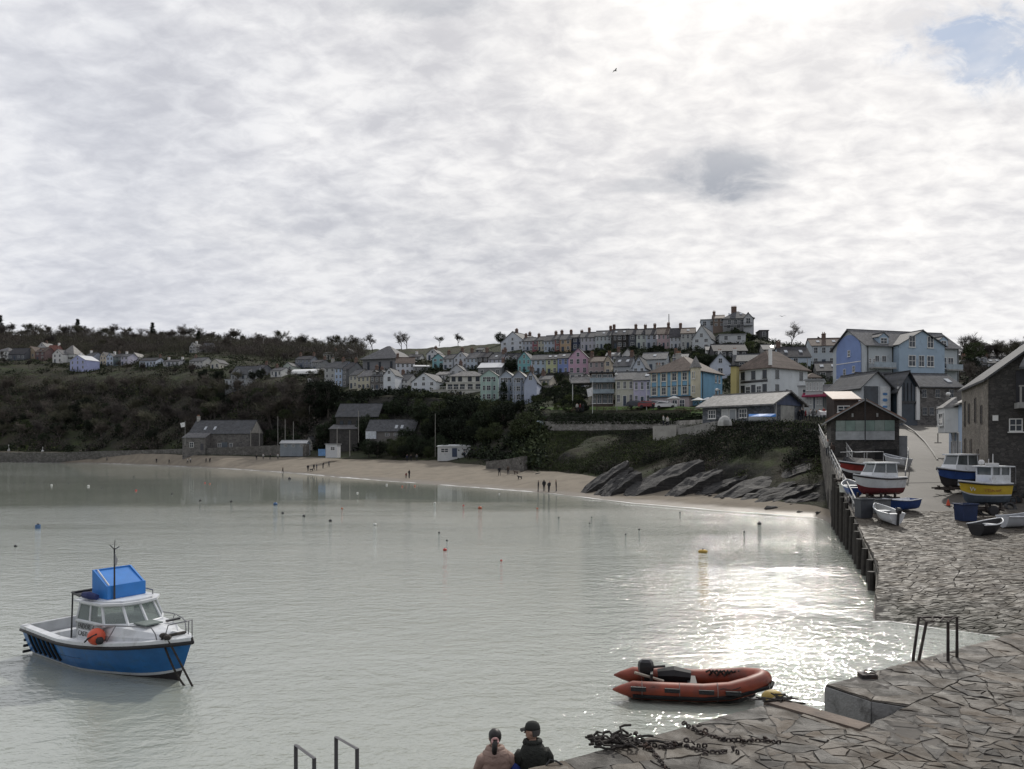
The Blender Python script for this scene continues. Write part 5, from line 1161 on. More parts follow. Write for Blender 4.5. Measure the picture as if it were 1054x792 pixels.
def leafy_tree(seed, H, kind, leaf, nclump, nleaf, size):
    rng = np.random.default_rng(seed); rd = random.Random(seed); tr = MB()
    tr.tube([(0, 0, -.5), (rd.gauss(0, .1), rd.gauss(0, .1), H*.4), (rd.gauss(0, .2), rd.gauss(0, .2), H*.8)], [H*.03, H*.022, H*.006], 6)
    C = []
    for k in range(nclump):
        if kind == 'round': 
            v = rng.normal(size=3); v /= np.linalg.norm(v); rr = rng.uniform(.55, 1)**.6; c = np.array([v[0]*H*.36*rr, v[1]*H*.36*rr, H*.58+v[2]*H*.36*rr]); s = H*rng.uniform(.07, .14)
        elif kind == 'bush':
            v = rng.normal(size=3); v /= np.linalg.norm(v); rr = rng.uniform(.5, 1)**.6; c = np.array([v[0]*H*.62*rr, v[1]*H*.62*rr, H*.42+abs(v[2])*H*.5*rr*(1 if v[2] > 0 else -.8)]); s = H*rng.uniform(.10, .18)
        elif kind == 'column':
            z = rng.uniform(.06, 1); r = .17*math.sin(min(1, (1-z)*1.8+.12)*1.57)*rng.uniform(.5, 1.1); t = rng.uniform(0, 6.28); c = np.array([math.cos(t)*r*H, math.sin(t)*r*H, z*H]); s = H*rng.uniform(.05, .085)
        else:   # conifer: tiers
            z = .14+.86*rng.integers(0, 11)/11+rng.uniform(-.02, .02); r = .26*(1.04-z)*rng.uniform(.25, 1.1); t = rng.uniform(0, 6.28); c = np.array([math.cos(t)*r*H, math.sin(t)*r*H, z*H-r*H*.25]); s = H*rng.uniform(.035, .07)
        C.append(c+rng.normal(size=(nleaf, 3))*s*np.array([1, 1, .7])*.62)
        if k % 3 == 0 and kind in ('round', 'bush'): tr.tube([(0, 0, H*.25), tuple(c*.6+np.array([0, 0, H*.12])), tuple(c)], [H*.012, H*.008, H*.003], 3)
    C = np.concatenate(C); V, F = quads(C, rng.uniform(.6, 1.3, len(C))*size, rng)
    return tr, (V, F)
class Kind:
    """one built tree; put() copies it and each of its parts"""
    def __init__(s, name, trunk, crown): s.name, s.trunk, s.crown, s.n = name, trunk, crown, 0
    def put(s, p, scale, label, cat, group=None, sink=.2, name=None, flat=1.0):
        o = thing(name or s.name, label, cat, (p.x, p.y, p.z-sink), random.uniform(0, 6.28), group); o.scale = (scale, scale, scale*flat)
        link('trunk', s.trunk, o); link('crown', s.crown, o); s.n += 1
        return o
def mk_bare(seed, H, m, wide=.42):
    tr, cr = bare_tree(seed, H, wide); a = tr.build('trunk', BARK); b = cr.build('crown', m); k = Kind('bare_tree', a.data, b.data)
    bpy.data.objects.remove(a); bpy.data.objects.remove(b); return k
def mk_leafy(seed, H, kind, leaf, nclump, nleaf, size, name):
    tr, (V, F) = leafy_tree(seed, H, kind, leaf, nclump, nleaf, size); a = tr.build('trunk', BARK); b = np_mesh('crown', V, F, leaf); k = Kind(name, a.data, b)
    bpy.data.objects.remove(a); return k
BARE = [mk_bare(20+i, 10, TWIGS[i % 3], (.42, .5, .36)[i % 3]) for i in range(7)]
EVER = [mk_leafy(60, 8, 'round', LEAF[0], 60, 60, .22, 'evergreen_tree'), mk_leafy(61, 8, 'round', LEAF[1], 55, 60, .22, 'evergreen_tree'), mk_leafy(62, 8, 'round', LEAF[3], 60, 60, .22, 'evergreen_tree')]
COLU = mk_leafy(63, 12, 'column', LEAF[0], 150, 40, .20, 'cypress_tree'); CONI = mk_leafy(64, 14, 'conifer', LEAF[3], 240, 26, .22, 'conifer_tree')
BUSH = [mk_leafy(70+i, 3, 'bush', LEAF[(0, 1, 3, 2)[i]], 34, 60, .14, 'shrub') for i in range(4)]
rt = random.Random(99)
def kd(k, u): a = float(kdepth(int(k), u)); return a+(k-int(k))*100
def spot_ok(x, y, occ, r):
    for a, b, q in occ:
        if (a-x)**2+(b-y)**2 < (q+r)**2*.5: return False
    return True
OCC = []
for o in COL.objects:            # keep trees out of the buildings
    if o.type == 'EMPTY' and o.get('category') in ('house', 'hotel', 'chapel', 'villa', 'hall', 'cottage', 'boathouse', 'marquee', 'apartments', 'inn', 'hut'):
        q = o.matrix_basis @ Vector((0, 4, 0)); OCC.append((q.x, q.y, 4.5 if o.get('category') == 'house' else 9))
def scatter(n, px0, px1, py0, py1, k0, k1, hmin, hmax, kinds, label, cat, group, rad=2.2, name=None, clear=True, hk=10.0, wts=None, cap=None):
    """trees on the land between two lines of the profile whose feet lie in a band of heights"""
    c = t = 0
    while c < n and t < n*60:
        t += 1; px = rt.uniform(px0, px1); u = U_(px); d0, d1 = kd(k0, u), kd(k1, u); d = rt.uniform(d0, d1); p = gp(px, d)
        py = HOR-(p.z-EYE)*FOC/d
        if not (py0 <= py <= py1): continue
        if clear and not spot_ok(p.x, p.y, OCC, rad): continue
        h = rt.uniform(hmin, hmax)
        if cap: h = min(h, (py-cap)*d/FOC)
        if h < 1.0: continue
        OCC.append((p.x, p.y, rad)); k = rt.choices(kinds, wts)[0]
        k.put(p, h/hk, label, cat, group, name=name, flat=rt.uniform(.85, 1.15)); c += 1
scatter(112, -55, 340, 402, 456, 4, 5, 8, 12, BARE, 'bare winter tree in the wooded slope above the sea wall', 'tree', 'bare trees on the wooded slope above the sea wall', 2.0, cap=384)
for a_, b_, n_ in ((9, 10, 26), (10, 10.35, 112)): scatter(n_, -55, 395 if a_ == 10 else 430, 338, 364, a_, b_, 9, 14, BARE, 'bare winter tree in the wood along the far ridge', 'tree', 'bare trees along the far ridge', 1.8)
scatter(28, -40, 330, 362, 392, 7, 9, 5, 8, BARE, 'bare tree among the far hill houses', 'tree', 'bare trees among the far hill houses', 3.0)
scatter(22, 990, 1075, 340, 380, 9, 10, 7, 11, BARE, 'bare tree on the hill right of the apartments', 'tree', 'bare trees on the right hill', 2.2)
scatter(12, 985, 1070, 365, 400, 8, 9, 4, 7, BARE+EVER, 'small tree among the slate roofs on right hill', 'tree', 'trees among the right hill roofs', 2.2, name='garden_tree')
scatter(60, 335, 545, 408, 462, 4, 6, 4.5, 8, EVER, 'dark evergreen tree on the slope below the hotel', 'tree', 'dark evergreens below the hotel', 2.0, hk=8, cap=412)
scatter(24, 190, 340, 395, 452, 4, 6, 4.5, 8, EVER, 'dark evergreen tree on the slope behind the boathouse', 'tree', 'dark evergreens behind the boathouse', 2.4, hk=8, cap=398)
scatter(20, -50, 230, 425, 460, 4, 5, 4, 8, EVER, 'dark evergreen tree among the bare trees on the slope', 'tree', 'dark evergreens among the bare trees', 2.2, hk=8, wts=(2, 1, 3))
scatter(26, 190, 340, 360, 398, 6, 9, 4, 8, EVER+BARE[:3], 'garden tree near the dormered villa', 'tree', 'garden trees near the dormered villa', 2.6, name='garden_tree', hk=9, cap=379)
scatter(20, 380, 560, 360, 392, 8, 9, 2.5, 4.5, EVER+BARE[:2], 'small tree between the middle rows of houses', 'tree', 'small trees between the middle rows', 2.0, name='garden_tree', hk=9, cap=374)
scatter(60, 550, 602, 388, 425, 6, 8, 1.2, 2.4, BUSH, 'shrub in the terraced gardens left of the canopy', 'shrub', 'shrubs in the terraced gardens', .9, hk=3)
scatter(80, 600, 790, 352, 392, 8, 9, 1.2, 2.6, BUSH, 'shrub on the bank below the top row of houses', 'shrub', 'shrubs on the bank below the top row', .9, hk=3)
scatter(40, 745, 880, 355, 405, 7, 9, 1.4, 3.2, BUSH, 'shrub in the gardens below the summit', 'shrub', 'shrubs in the gardens below the summit', 1.0, hk=3)
scatter(24, 320, 470, 398, 412, 5, 6, 1.2, 2.4, BUSH, 'shrub along the roadside bank above the beach', 'shrub', 'shrubs along the roadside bank', .9, hk=3, cap=402)
scatter(26, 755, 776, 338, 352, 9, 10, 1.4, 2.4, BUSH, 'shrub on the mound under the summit villa', 'shrub', 'shrubs under the summit villa', .6, hk=3, clear=False)
scatter(22, 372, 462, 450, 475, 3, 4, 3.5, 6, EVER, 'dark bush like evergreen at the back of the beach', 'tree', 'dark evergreens at the back of the beach', 1.6, hk=8)
scatter(12, 268, 345, 445, 466, 4, 5, 3, 5, EVER, 'dark bush behind the grey beach huts', 'tree', 'dark bushes behind the beach huts', 1.6, hk=8, name='evergreen_bush')
def one(k, px, d, h, hk, label, cat='tree', name=None, py=None, flat=1.0, sc=1.0):
    p = gp(px, d)
    if py: p.z = zz(d, py)
    return k.put(p, h/hk, label, cat, name=name, flat=flat)
one(CONI, 80, 585, 14, 14, 'tall dark conifer standing above the ridge wood'); one(CONI, 157, 560, 13, 14, 'conifer in the ridge wood above the pale blue bungalow'); one(CONI, 0, 590, 17, 14, 'big dark conifer on the ridge at the left edge')
one(CONI, 204, 500, 10, 14, 'dark conifer below the ridge by the high white house'); one(EVER[2], 326, 262, 11, 8, 'broad blackish evergreen left of the stone hall', flat=1.2); one(EVER[2], 338, 258, 10, 8, 'blackish evergreen beside the stone hall', flat=1.25)
one(COLU, 518, 205, 6.0, 12, 'dark cypress in front of the bayed terrace, left one'); one(COLU, 532, 203, 6.6, 12, 'dark cypress in front of the bayed terrace, right one')
one(BARE[1], 452, 415, 6.5, 10, 'lone bare tree on the skyline field above the white gable', py=356); one(BARE[2], 471.5, 405, 8, 10, 'lone spreading tree on the skyline field above pale row', py=356); one(BARE[0], 814, 250, 9, 10, 'bare tree on the skyline behind the black roofed house')
one(EVER[0], 515, 350, 6, 8, 'dark bush like tree left of the top row end house'); one(EVER[0], 526, 252, 5, 8, 'round dark tree in front of the twin dormer cottage'); one(EVER[1], 1003, 240, 8, 8, 'dark evergreen rising above roofs right of apartments')
for px, d, h in ((706, 205, 4), (716, 203, 4.6), (728, 203, 4.2), (737, 204, 3.6)): one(EVER[0], px, d, h, 8, 'dark round tree on the bank behind the blue corner house')
for o in COL.objects:
    if o.get('label') == 'dark round tree on the bank behind the blue corner house': o['group'] = 'dark trees behind the blue corner house'
# ivy and bramble that cloak the slopes: nobody could count it
def cover(name, n, px0, px1, k0, k1, size, ms, seed, dz=.25, clump=14, f=None, thr=-.12, spread=1.0, thin=False):
    rng = np.random.default_rng(seed); C = []; ms = ms if isinstance(ms, list) else [ms]; mi = []
    px = rng.uniform(px0, px1, n); u = (px-PXC)/FOC; fr = rng.uniform(0, 1, n); d = kdepth(k0, u)*(1-fr)+kdepth(k1, u)*fr; z = ground_np(u, d); x = u*d
    for i in range(n):
        v = vnoise(x[i], d[i], seed, .09)+.5*vnoise(x[i], d[i], seed, .3)
        if v < thr or (f and not f(px[i], d[i], z[i])): continue
        s = size*rng.uniform(.8, 2.6)*spread; C.append(np.array([x[i], d[i], z[i]+dz*rng.uniform(.2, 1.6)])+rng.normal(size=(clump, 3))*np.array([s, s, s*.6])*1.2)
        q = vnoise(x[i], d[i], seed+50, .05)+rng.normal(0, .25); mi.append(np.full(clump, min(len(ms)-1, max(0, int((q+.5)*len(ms))))))
    C = np.concatenate(C); V, F = quads(C, rng.uniform(.5, 1.2, len(C))*size, rng, thin)
    return struct(link(name, np_mesh(name, V, F, ms, np.concatenate(mi) if len(ms) > 1 else None)), 'stuff')
T0, T1, T2 = TWIGS; L0, L1, L2, L3 = LEAF
cover('undergrowth', 7000, -90, 345, 4, 5, .45, [L3, T2, L3, T0, L0], 1, .4, 20); cover('undergrowth', 9000, -90, 345, 4, 6, .6, [T0, T1, T0, T2], 2, 1.6, 24, thin=True); cover('undergrowth', 3000, -90, 345, 4, 6, .4, [L1, L2], 3, .8, thr=.1)
cover('undergrowth', 9000, -90, 375, 9, 10, .75, [T0, T2, T1], 4, 2.6, 34, thr=-.7, spread=1.0, thin=True); cover('undergrowth', 3500, 330, 560, 4, 6, .4, [L3, L0, L1], 5, .6, 20)
cover('undergrowth', 6000, -60, 560, 6, 9, .42, [L0, L1, L3, T1], 7, .35, 18, thr=-.05); cover('undergrowth', 4000, 560, 880, 7, 10, .28, [L0, L3, L1], 8, .35, 18, thr=-.08)
cover('ivy', 15000, 528, 845, 4, 5, .13, [L3, L0, L3, T2, L1], 9, .2, 20, thr=-.6, spread=1.6, f=lambda px, d, z: z > (2.2 if px < 640 else 4.5 if px < 700 else 5.2)+2.2*vnoise(px*.1, z*.4, 3, 1)); cover('bracken', 6000, 528, 845, 4, 5, .12, [T0, T1, L1, L2], 12, .3, 18, thr=-.02, spread=1.6, f=lambda px, d, z: z > 3.2+2*vnoise(px*.1, z*.4, 8, 1)); cover('undergrowth', 3000, 860, 1080, 8, 10, .4, [T2, L3, T0], 13, .6)
# clipped hedge along the front of the lawn
rng = np.random.default_rng(4); C = []
for px in np.arange(566, 737, .35):
    u = U_(px); d = float(kdepth(6, u))-4.2; zt = zz(d, 425.5); zb = zz(d, 434)
    n = 16; C.append(np.stack([np.full(n, u*d)+rng.normal(0, .12, n), d+rng.uniform(-.5, .5, n), rng.uniform(zb-.5, zt, n)], 1))
C = np.concatenate(C); V, F = quads(C, rng.uniform(.10, .22, len(C)), rng)
tag(link('hedge', np_mesh('hedge', V, F, LEAF[0])), 'long clipped dark hedge along the front of the lawn', 'hedge')
# ---------------------------------------------------------------- boats
BLUEP = mat('blue boat paint', (.018, .145, .40), .38, var=.22, scale=1.2, dirt=(.03, .12, .24), dscale=1.3); WHITEP = mat('white boat paint', (.66, .68, .70), .38, var=.10, scale=2, dirt=(.42, .42, .40), dscale=1.6)
BLACKR = mat('black rubber', (.016, .016, .018), .6, var=.3); GREYD = mat('grey deck paint', (.25, .26, .27), .8, var=.3, scale=3); FOUL = mat('dark antifouling', (.035, .030, .032), .8, var=.5)
STEEL = mat('dull steel', (.22, .22, .23), .4, .8, var=.3); RUST = mat('rusty galvanised steel', (.075, .062, .055), .7, .4, var=.5, scale=6); ROPE = mat('dark wet rope', (.035, .030, .026), .9, var=.5, scale=8); ORANGE = mat('orange plastic', (.62, .09, .04), .4, var=.12)
NAVY = mat('navy cloth', (.02, .03, .12), .8); MAROON = mat('maroon paint', (.16, .03, .035), .5, var=.3); REDP = mat('red boat paint', (.26, .035, .03), .5, var=.3); YELLOW = mat('yellow boat paint', (.62, .44, .045), .45, var=.15, dirt=(.42, .30, .08)); BLUE2 = mat('deep blue boat paint', (.03, .075, .25), .45, var=.2)
CLEAR = glass('boat window', (.10, .115, .12), .08); SKYBLUE = mat('bright blue locker paint', (.03, .20, .58), .45, var=.12)
def hull_fn(L, B, fb_s, fb_m, fb_b, draft, rake=.6, flare=.25, stern=.82):
    """returns point(s, t, side): s 0 stern to 1 bow, t 0 keel to 1 sheer"""
    def half(s): return B/2*(stern+(1-stern)*min(1, s/.35) if s < .35 else (1-((s-.35)/.65)**2.6))
    def sheer(s): return fb_m+(fb_s-fb_m)*max(0, 1-s/.45)**1.5+(fb_b-fb_m)*max(0, (s-.35)/.65)**1.7
    def pt(s, t, side=1, inset=0, dz=0):
        zk = -draft*(1-max(0, (s-.72)/.28)**2*.9); z = zk+(sheer(s)-zk)*t
        f = max(0, (s-.45)/.55); p = (1-f)*t**.34+f*t**(.95+flare*1.0)
        b = max(.0, half(s)*p-inset); x = -L/2+L*s*(1-.0)+(rake*(t-1)*max(0, (s-.55)/.45)**1.3)
        return Vector((x, side*b, z+dz))
    pt.half, pt.sheer = half, sheer
    return pt
def hull(root, pt, bands, mats, ns=22, name='hull'):
    """outer skin with colour bands (upper level t of each band, material index)"""
    mb = MB(); ts = [0]
    for t, _ in bands:
        k = max(1, round((t-ts[-1])/.14)); ts += [ts[-1]+(t-ts[-1])*(q+1)/k for q in range(k)]
    def mi(t):
        for b, m in bands:
            if t < b-1e-6: return m
        return bands[-1][1]
    S = [i/ns for i in range(ns+1)]
    for side in (1, -1):
        for i in range(ns):
            for j in range(len(ts)-1):
                q = [pt(S[i], ts[j], side), pt(S[i+1], ts[j], side), pt(S[i+1], ts[j+1], side), pt(S[i], ts[j+1], side)]
                mb.add(q if side == -1 else q[::-1], [(0, 1, 2, 3)], mi(ts[j]))
    for j in range(len(ts)-1):
        mb.add([pt(0, ts[j], 1), pt(0, ts[j], -1), pt(0, ts[j+1], -1), pt(0, ts[j+1], 1)], [(3, 2, 1, 0)], mi(ts[j]))
    return mb.build(name, mats, root, smooth=False)
def strip(mb, pt, s0, s1, i0, d0, i1, d1, n=20, side=(1, -1), mi=0):
    for sd in side:
        for k in range(n):
            a, b = s0+(s1-s0)*k/n, s0+(s1-s0)*(k+1)/n
            q = [pt(a, 1, sd, i0, d0), pt(b, 1, sd, i0, d0), pt(b, 1, sd, i1, d1), pt(a, 1, sd, i1, d1)]; mb.add(q if sd == -1 else q[::-1], [(0, 1, 2, 3)], mi)
def rubrail(root, pt, m, r=.055, name='rubbing_strake', dz=-.06, n=22):
    mb = MB()
    for sd in (1, -1): mb.tube([pt(k/n, 1, sd, -.02, dz) for k in range(n+1)], r, 6)
    return mb.build(name, m, root, smooth=True)
def text_mesh(txt, size, m, name, parent, M, sh=0):
    """writing as a thin solid"""
    c = bpy.data.curves.new(name, 'FONT'); c.body = txt; c.size = size; c.extrude = .004; c.align_x = 'CENTER'; c.shear = sh
    o = bpy.data.objects.new(name, c); COL.objects.link(o); dg = bpy.context.evaluated_depsgraph_get(); dg.update()
    me = bpy.data.meshes.new_from_object(o.evaluated_get(dg)); bpy.data.objects.remove(o); me.materials.clear(); me.materials.append(m)
    q = link(name, me, parent); q.matrix_local = M; return q

# the blue and white motor boat on its mooring
L, B = 8.9, 3.0
r = thing('motor_boat', 'blue and white cabin boat moored in the harbour with orange buoy on deck', 'boat', (-12.52, 24.7, 0), R(-32))
r.scale = (.84, .90, .95)
pt = hull_fn(L, B, .98, .95, 1.34, .42, .75, .30, .80)
hull(r, pt, [(.30, 0), (.36, 1), (.93, 2), (1.0, 3)], [FOUL, WHITEP, BLUEP, BLACKR], 30)
rubrail(r, pt, BLACKR, .06)
mb = MB(); strip(mb, pt, 0, 1, -.04, .0, -.04, .10, 24); strip(mb, pt, 0, 1, -.04, .10, .20, .12, 24); strip(mb, pt, 0, .46, .20, .12, .22, -.50, 16)
mb.add([pt(0, 1, 1, -.04, .1), pt(0, 1, -1, -.04, .1), pt(.035, 1, -1, -.04, .12), pt(.035, 1, 1, -.04, .12)], [(0, 1, 2, 3), (3, 2, 1, 0)])
mb.add([pt(.035, 1, 1, .2, .12), pt(.035, 1, -1, .2, .12), pt(.035, 1, -1, .2, -.5), pt(.035, 1, 1, .2, -.5)], [(3, 2, 1, 0), (0, 1, 2, 3)]); mb.build('gunwale', WHITEP, r)
mb = MB(); n = 14
for k in range(n):
    a, b = .03+.45*k/n, .03+.45*(k+1)/n; mb.add([pt(a, 1, -1, .2, -.5), pt(b, 1, -1, .2, -.5), pt(b, 1, 1, .2, -.5), pt(a, 1, 1, .2, -.5)], [(0, 1, 2, 3)])
mb.build('cockpit_floor', GREYD, r)
mb = MB(); mb.box(-3.9, -2.2, .55, 1.0, .35, .75); mb.box(-4.1, -3.7, -.8, .8, .4, .72); mb.build('bench', WHITEP, r)
mb = MB()                   # foredeck and low cabin trunk
for k in range(16):
    a, b = .44+.56*k/16, .44+.56*(k+1)/16; mb.add([pt(a, 1, -1, .16, .115), pt(b, 1, -1, .16, .115), pt(b, 1, 1, .16, .115), pt(a, 1, 1, .16, .115)], [(0, 1, 2, 3)])
mb.build('foredeck', WHITEP, r)
def ring(x, w, z0, z1, ch=.25): return [(x, -w, z0), (x, -w, z0+(z1-z0)*.55), (x, -w+ch*.6, z1-.04), (x, 0, z1+.05), (x, w-ch*.6, z1-.04), (x, w, z0+(z1-z0)*.55), (x, w, z0)]
mb = MB(); mb.loft([ring(-.55, 1.14, .85, 1.62), ring(.8, 1.12, .9, 1.66), ring(1.9, .98, 1.0, 1.62), ring(2.7, .74, 1.1, 1.56), ring(3.35, .42, 1.2, 1.46)]); cab = mb.build('cabin_trunk', WHITEP, r)
# wheelhouse: sill, window posts, glass, roof
zs, zt = 1.60, 2.22
base = [(-.75, -1.08), (1.05, -1.08), (1.75, -.62), (1.9, 0), (1.75, .62), (1.05, 1.08), (-.75, 1.08)]; top = [(-.62, -.98), (.72, -.96), (1.25, -.55), (1.36, 0), (1.25, .55), (.72, .96), (-.62, .98)]
def P3(i, f): a, b = base[i], top[i]; return Vector((a[0]+(b[0]-a[0])*f, a[1]+(b[1]-a[1])*f, zs+(zt-zs)*f))
mb = MB()
for i in range(6):
    a, b, c, d = P3(i, .12), P3(i+1, .12), P3(i+1, .9), P3(i, .9); mb.add([a, b, c, d], [(0, 1, 2, 3), (3, 2, 1, 0)])
m_ = bpy.data.materials.new('clear windscreen'); m_.use_nodes = True; t = NT(m_.node_tree); m_.node_tree.nodes.clear()
t.n('ShaderNodeOutputMaterial', {'Surface': t.n('ShaderNodeMixShader', {0: .35, 1: t.n('ShaderNodeBsdfTransparent', {'Color': (.75, .8, .78, 1)}).outputs[0], 2: t.n('ShaderNodeBsdfPrincipled', {'Base Color': (.35, .38, .37, 1), 'Roughness': .06}).outputs[0]}).outputs[0]}); CLEARG = m_
wh = MB()
for i in range(7): wh.tube([P3(i, -.05), P3(i, 1.0)], .05, 6)
for f, q in ((.05, .05), (.97, .05)): wh.tube([P3(i, f) for i in range(7)], q, 6)
wh.tube([P3(0, 0)*.5+P3(1, 0)*.5, P3(0, 1)*.5+P3(1, 1)*.5], .05, 6); wh.tube([P3(5, 0)*.5+P3(6, 0)*.5, P3(5, 1)*.5+P3(6, 1)*.5], .05, 6)
whl = wh.build('wheelhouse', WHITEP, r); mb.build('windscreen', CLEARG, whl)
mb = MB()
for sd in (-1, 1): mb.add([(-.75, sd*1.10, .8), (.95, sd*1.10, .8), (1.05, sd*1.09, 1.64), (-.72, sd*1.09, 1.64)], [(0, 1, 2, 3), (3, 2, 1, 0)])
mb.add([(-.76, -1.10, .5), (-.76, -.35, .5), (-.72, -.33, 2.2), (-.72, -1.0, 2.2)], [(0, 1, 2, 3), (3, 2, 1, 0)]); mb.build('cabin_side', WHITEP, r)
mb = MB(); rf = [(-.95, -1.08), (.85, -1.08), (1.42, -.62), (1.55, 0), (1.42, .62), (.85, 1.08), (-.95, 1.08)]
mb.prism(rf, zt+.0, zt+.07); mb.prism([(x*.9, y*.85) for x, y in rf], zt+.071, zt+.12); rfo = mb.build('wheelhouse_roof', WHITEP, r)
mb = MB()                    # open-topped blue locker on the roof, low front towards the bow
K = lambda x, y, z: (x, y, zt+.125+z)
mb.box(.52, .58, -.70, .70, zt+.125, zt+.56); mb.box(-.42, -.36, -.70, .70, zt+.125, zt+1.02)
for y0, y1 in ((-.70, -.64), (.64, .70)):
    pr = [(-.355, 0), (.515, 0), (.515, .43), (-.355, .89)]; mb.loft([[K(x, y0, z) for x, z in pr], [K(x, y1, z) for x, z in pr]])
mb.loft([[K(-.355, y, .84), K(.515, y, .40), K(.515, y, .36), K(-.355, y, .80)] for y in (-.635, .635)]); lk = mb.build('roof_locker', SKYBLUE, rfo); mb = MB(); mb.tube([K(.50, -.60, .44), K(-.30, -.57, .88)], .026, 5); mb.build('strut', WHITEP, lk)
mb = MB(); mb.tube([(.66, -.50, zt+.1), (.66, -.50, zt+1.78)], [.038, .026], 6); mb.tube([(.49, -.56, zt+1.88), (.66, -.50, zt+1.74), (.83, -.42, zt+1.84)], .018, 5); mb.tube([(.66, -.50, zt+1.74), (.77, -.54, zt+2.05)], .015, 4); mast = mb.build('mast', DARKP, rfo)
mb = MB(); mb.add([(.67, -.50, zt+1.66), (.98, -.56, zt+1.42), (.84, -.54, zt+1.22), (.64, -.50, zt+1.30)], [(0, 1, 2, 3), (3, 2, 1, 0)]); mb.build('flag', mat('grey pennant', (.30, .30, .32), .8), mast)
mb = MB(); mb.tube([(-.55, -.93, zt+.22), (-.1, -.95, zt+.24), (.3, -.92, zt+.22)], [.10, .13, .09], 8); mb.build('rolled_cover', NAVY, rfo)
mb = MB(); mb.tube([(-.9, -.85, zt+.12), (-1.5, -.85, zt+.2), (-1.5, .3, zt+.2), (-.9, .3, zt+.12)], .04, 6); mb.tube([(-1.45, -.9, .9), (-1.45, -.85, zt+.2)], .03, 6); mb.box(-1.5, -.85, -.8, .25, zt+.12, zt+.17); mb.build('roof_rack', DARKP, rfo)
mb = MB(); mb.tube([(.0, .75, zt+.12), (.0, .75, zt+.3), (.9, .78, zt+.26), (.9, .78, zt+.12)], .022, 5); mb.build('roof_rail', STEEL, rfo)
mb = MB(); z0 = 1.12       # side rails and pulpit
for sd in (-1, 1):
    pts = [pt(s, 1, sd, .12, dz) for s, dz in ((.56, .12), (.585, .62), (.70, .62), (.80, .56), (.85, .50), (.865, .3), (.87, .12))]; mb.tube(pts, .020, 6)
    mb.tube([pt(.655, 1, sd, .12, .12), pt(.70, 1, sd, .12, .62)], .018, 5)
mb.build('side_rail', STEEL, r); mb = MB(); mb.tube([pt(.90, 1, -1, .08, .1), pt(.915, 1, -1, .08, .55), pt(.985, 1, -1, .0, .62), pt(.985, 1, 1, .0, .62), pt(.915, 1, 1, .08, .55), pt(.90, 1, 1, .08, .1)], .020, 6); mb.tube([pt(.985, 1, 1, 0, .1), pt(.985, 1, 1, 0, .6)], .018, 5); mb.build('pulpit', STEEL, r)
mb = MB(); mb.box(1.85, 2.55, -.5, .15, 1.66, 1.70); mb.build('deck_hatch', mat('green grey hatch', (.16, .19, .18), .6), cab); mb = MB(); mb.box(2.3, 2.42, .4, .9, 1.62, 1.68); mb.build('handhold', DARKP, cab)
mb = MB(); mb.tube([pt(.88, 1, -1, .18, .17), pt(.90, 1, 0, 0, .2), pt(.88, 1, 1, .18, .17)], .05, 6); mb.ball(pt(.885, 1, -1, .22, .22), .13, 0, 8, 5, (1.3, 1, .7)); mb.ball(pt(.915, 1, -1, .05, .18), .12, 0, 8, 5, (1.4, 1, .7)); mb.build('mooring_cleat', ROPE, r)
for k in range(6):          # black fender strips on the quarter
    s = .075+k*.047; mb = MB(); mb.tube([pt(s, .42+.02*k/5, -1, -.035), pt(s, .7, -1, -.035), pt(s, .95, -1, -.035)], .045, 6); mb.build('fender_strip', BLACKR, r)
for k in range(4):
    mb = MB(); z = .12+k*.2; mb.tube([pt(0, .0, 1)*0+Vector((-L/2-.06, -1.12+.02*k, z)), Vector((-L/2-.06, 1.12-.02*k, z))], .05, 6); mb.build('fender_strip', BLACKR, r)
M0 = Matrix.Translation((-.12, -1.15, 1.42)) @ Matrix.Rotation(R(90), 4, 'X'); text_mesh('ENDOR', .23, DARKP, 'lettering', r, M0, .1); text_mesh('CASTLE', .23, DARKP, 'lettering', r, Matrix.Translation((-.12, -1.15, 1.18)) @ Matrix.Rotation(R(90), 4, 'X'), .1)
boat_M = Matrix.Translation(r.location) @ Matrix.Rotation(R(-32), 4, 'Z') @ Matrix.Diagonal((.84, .90, .95, 1))
def onboat(p): return boat_M @ Vector(p)
p = onboat((1.05, -1.34, 1.34)); b = thing('mooring_buoy', 'round orange mooring buoy lying on the side deck of blue boat', 'buoy', p, R(-32))
mb = MB(); mb.ball((0, 0, 0), .25, 0, 18, 12); mb.build('ball', ORANGE, b, smooth=True); mb = MB(); mb.ball((.26, -.05, -.08), .12, 0, 8, 6, (.9, 1, 1)); mb.tube([(.2, -.1, .12), (.05, -.29, .0), (-.1, -.3, -.12)], .025, 5); mb.build('eye', BLACKR, b)
e0, e1 = onboat(pt(.89, 1, -1, .1, .15)), onboat(pt(.92, 1, -1, .0, .15)); w_ = P(203, 707, 22.5); w_.z = -.25
for a, sag, lab in ((e0, .35, 'dark mooring rope from the blue boat bow, slacker of the two'), (e1, .0, 'taut dark mooring rope from the blue boat bow to the water')):
    mb = MB(); mb.tube([a.lerp(w_, k/10)-Vector((0, 0, sag*math.sin(math.pi*k/10))) for k in range(11)], .032, 5); tag(mb.build('mooring_rope', ROPE), lab, 'rope')

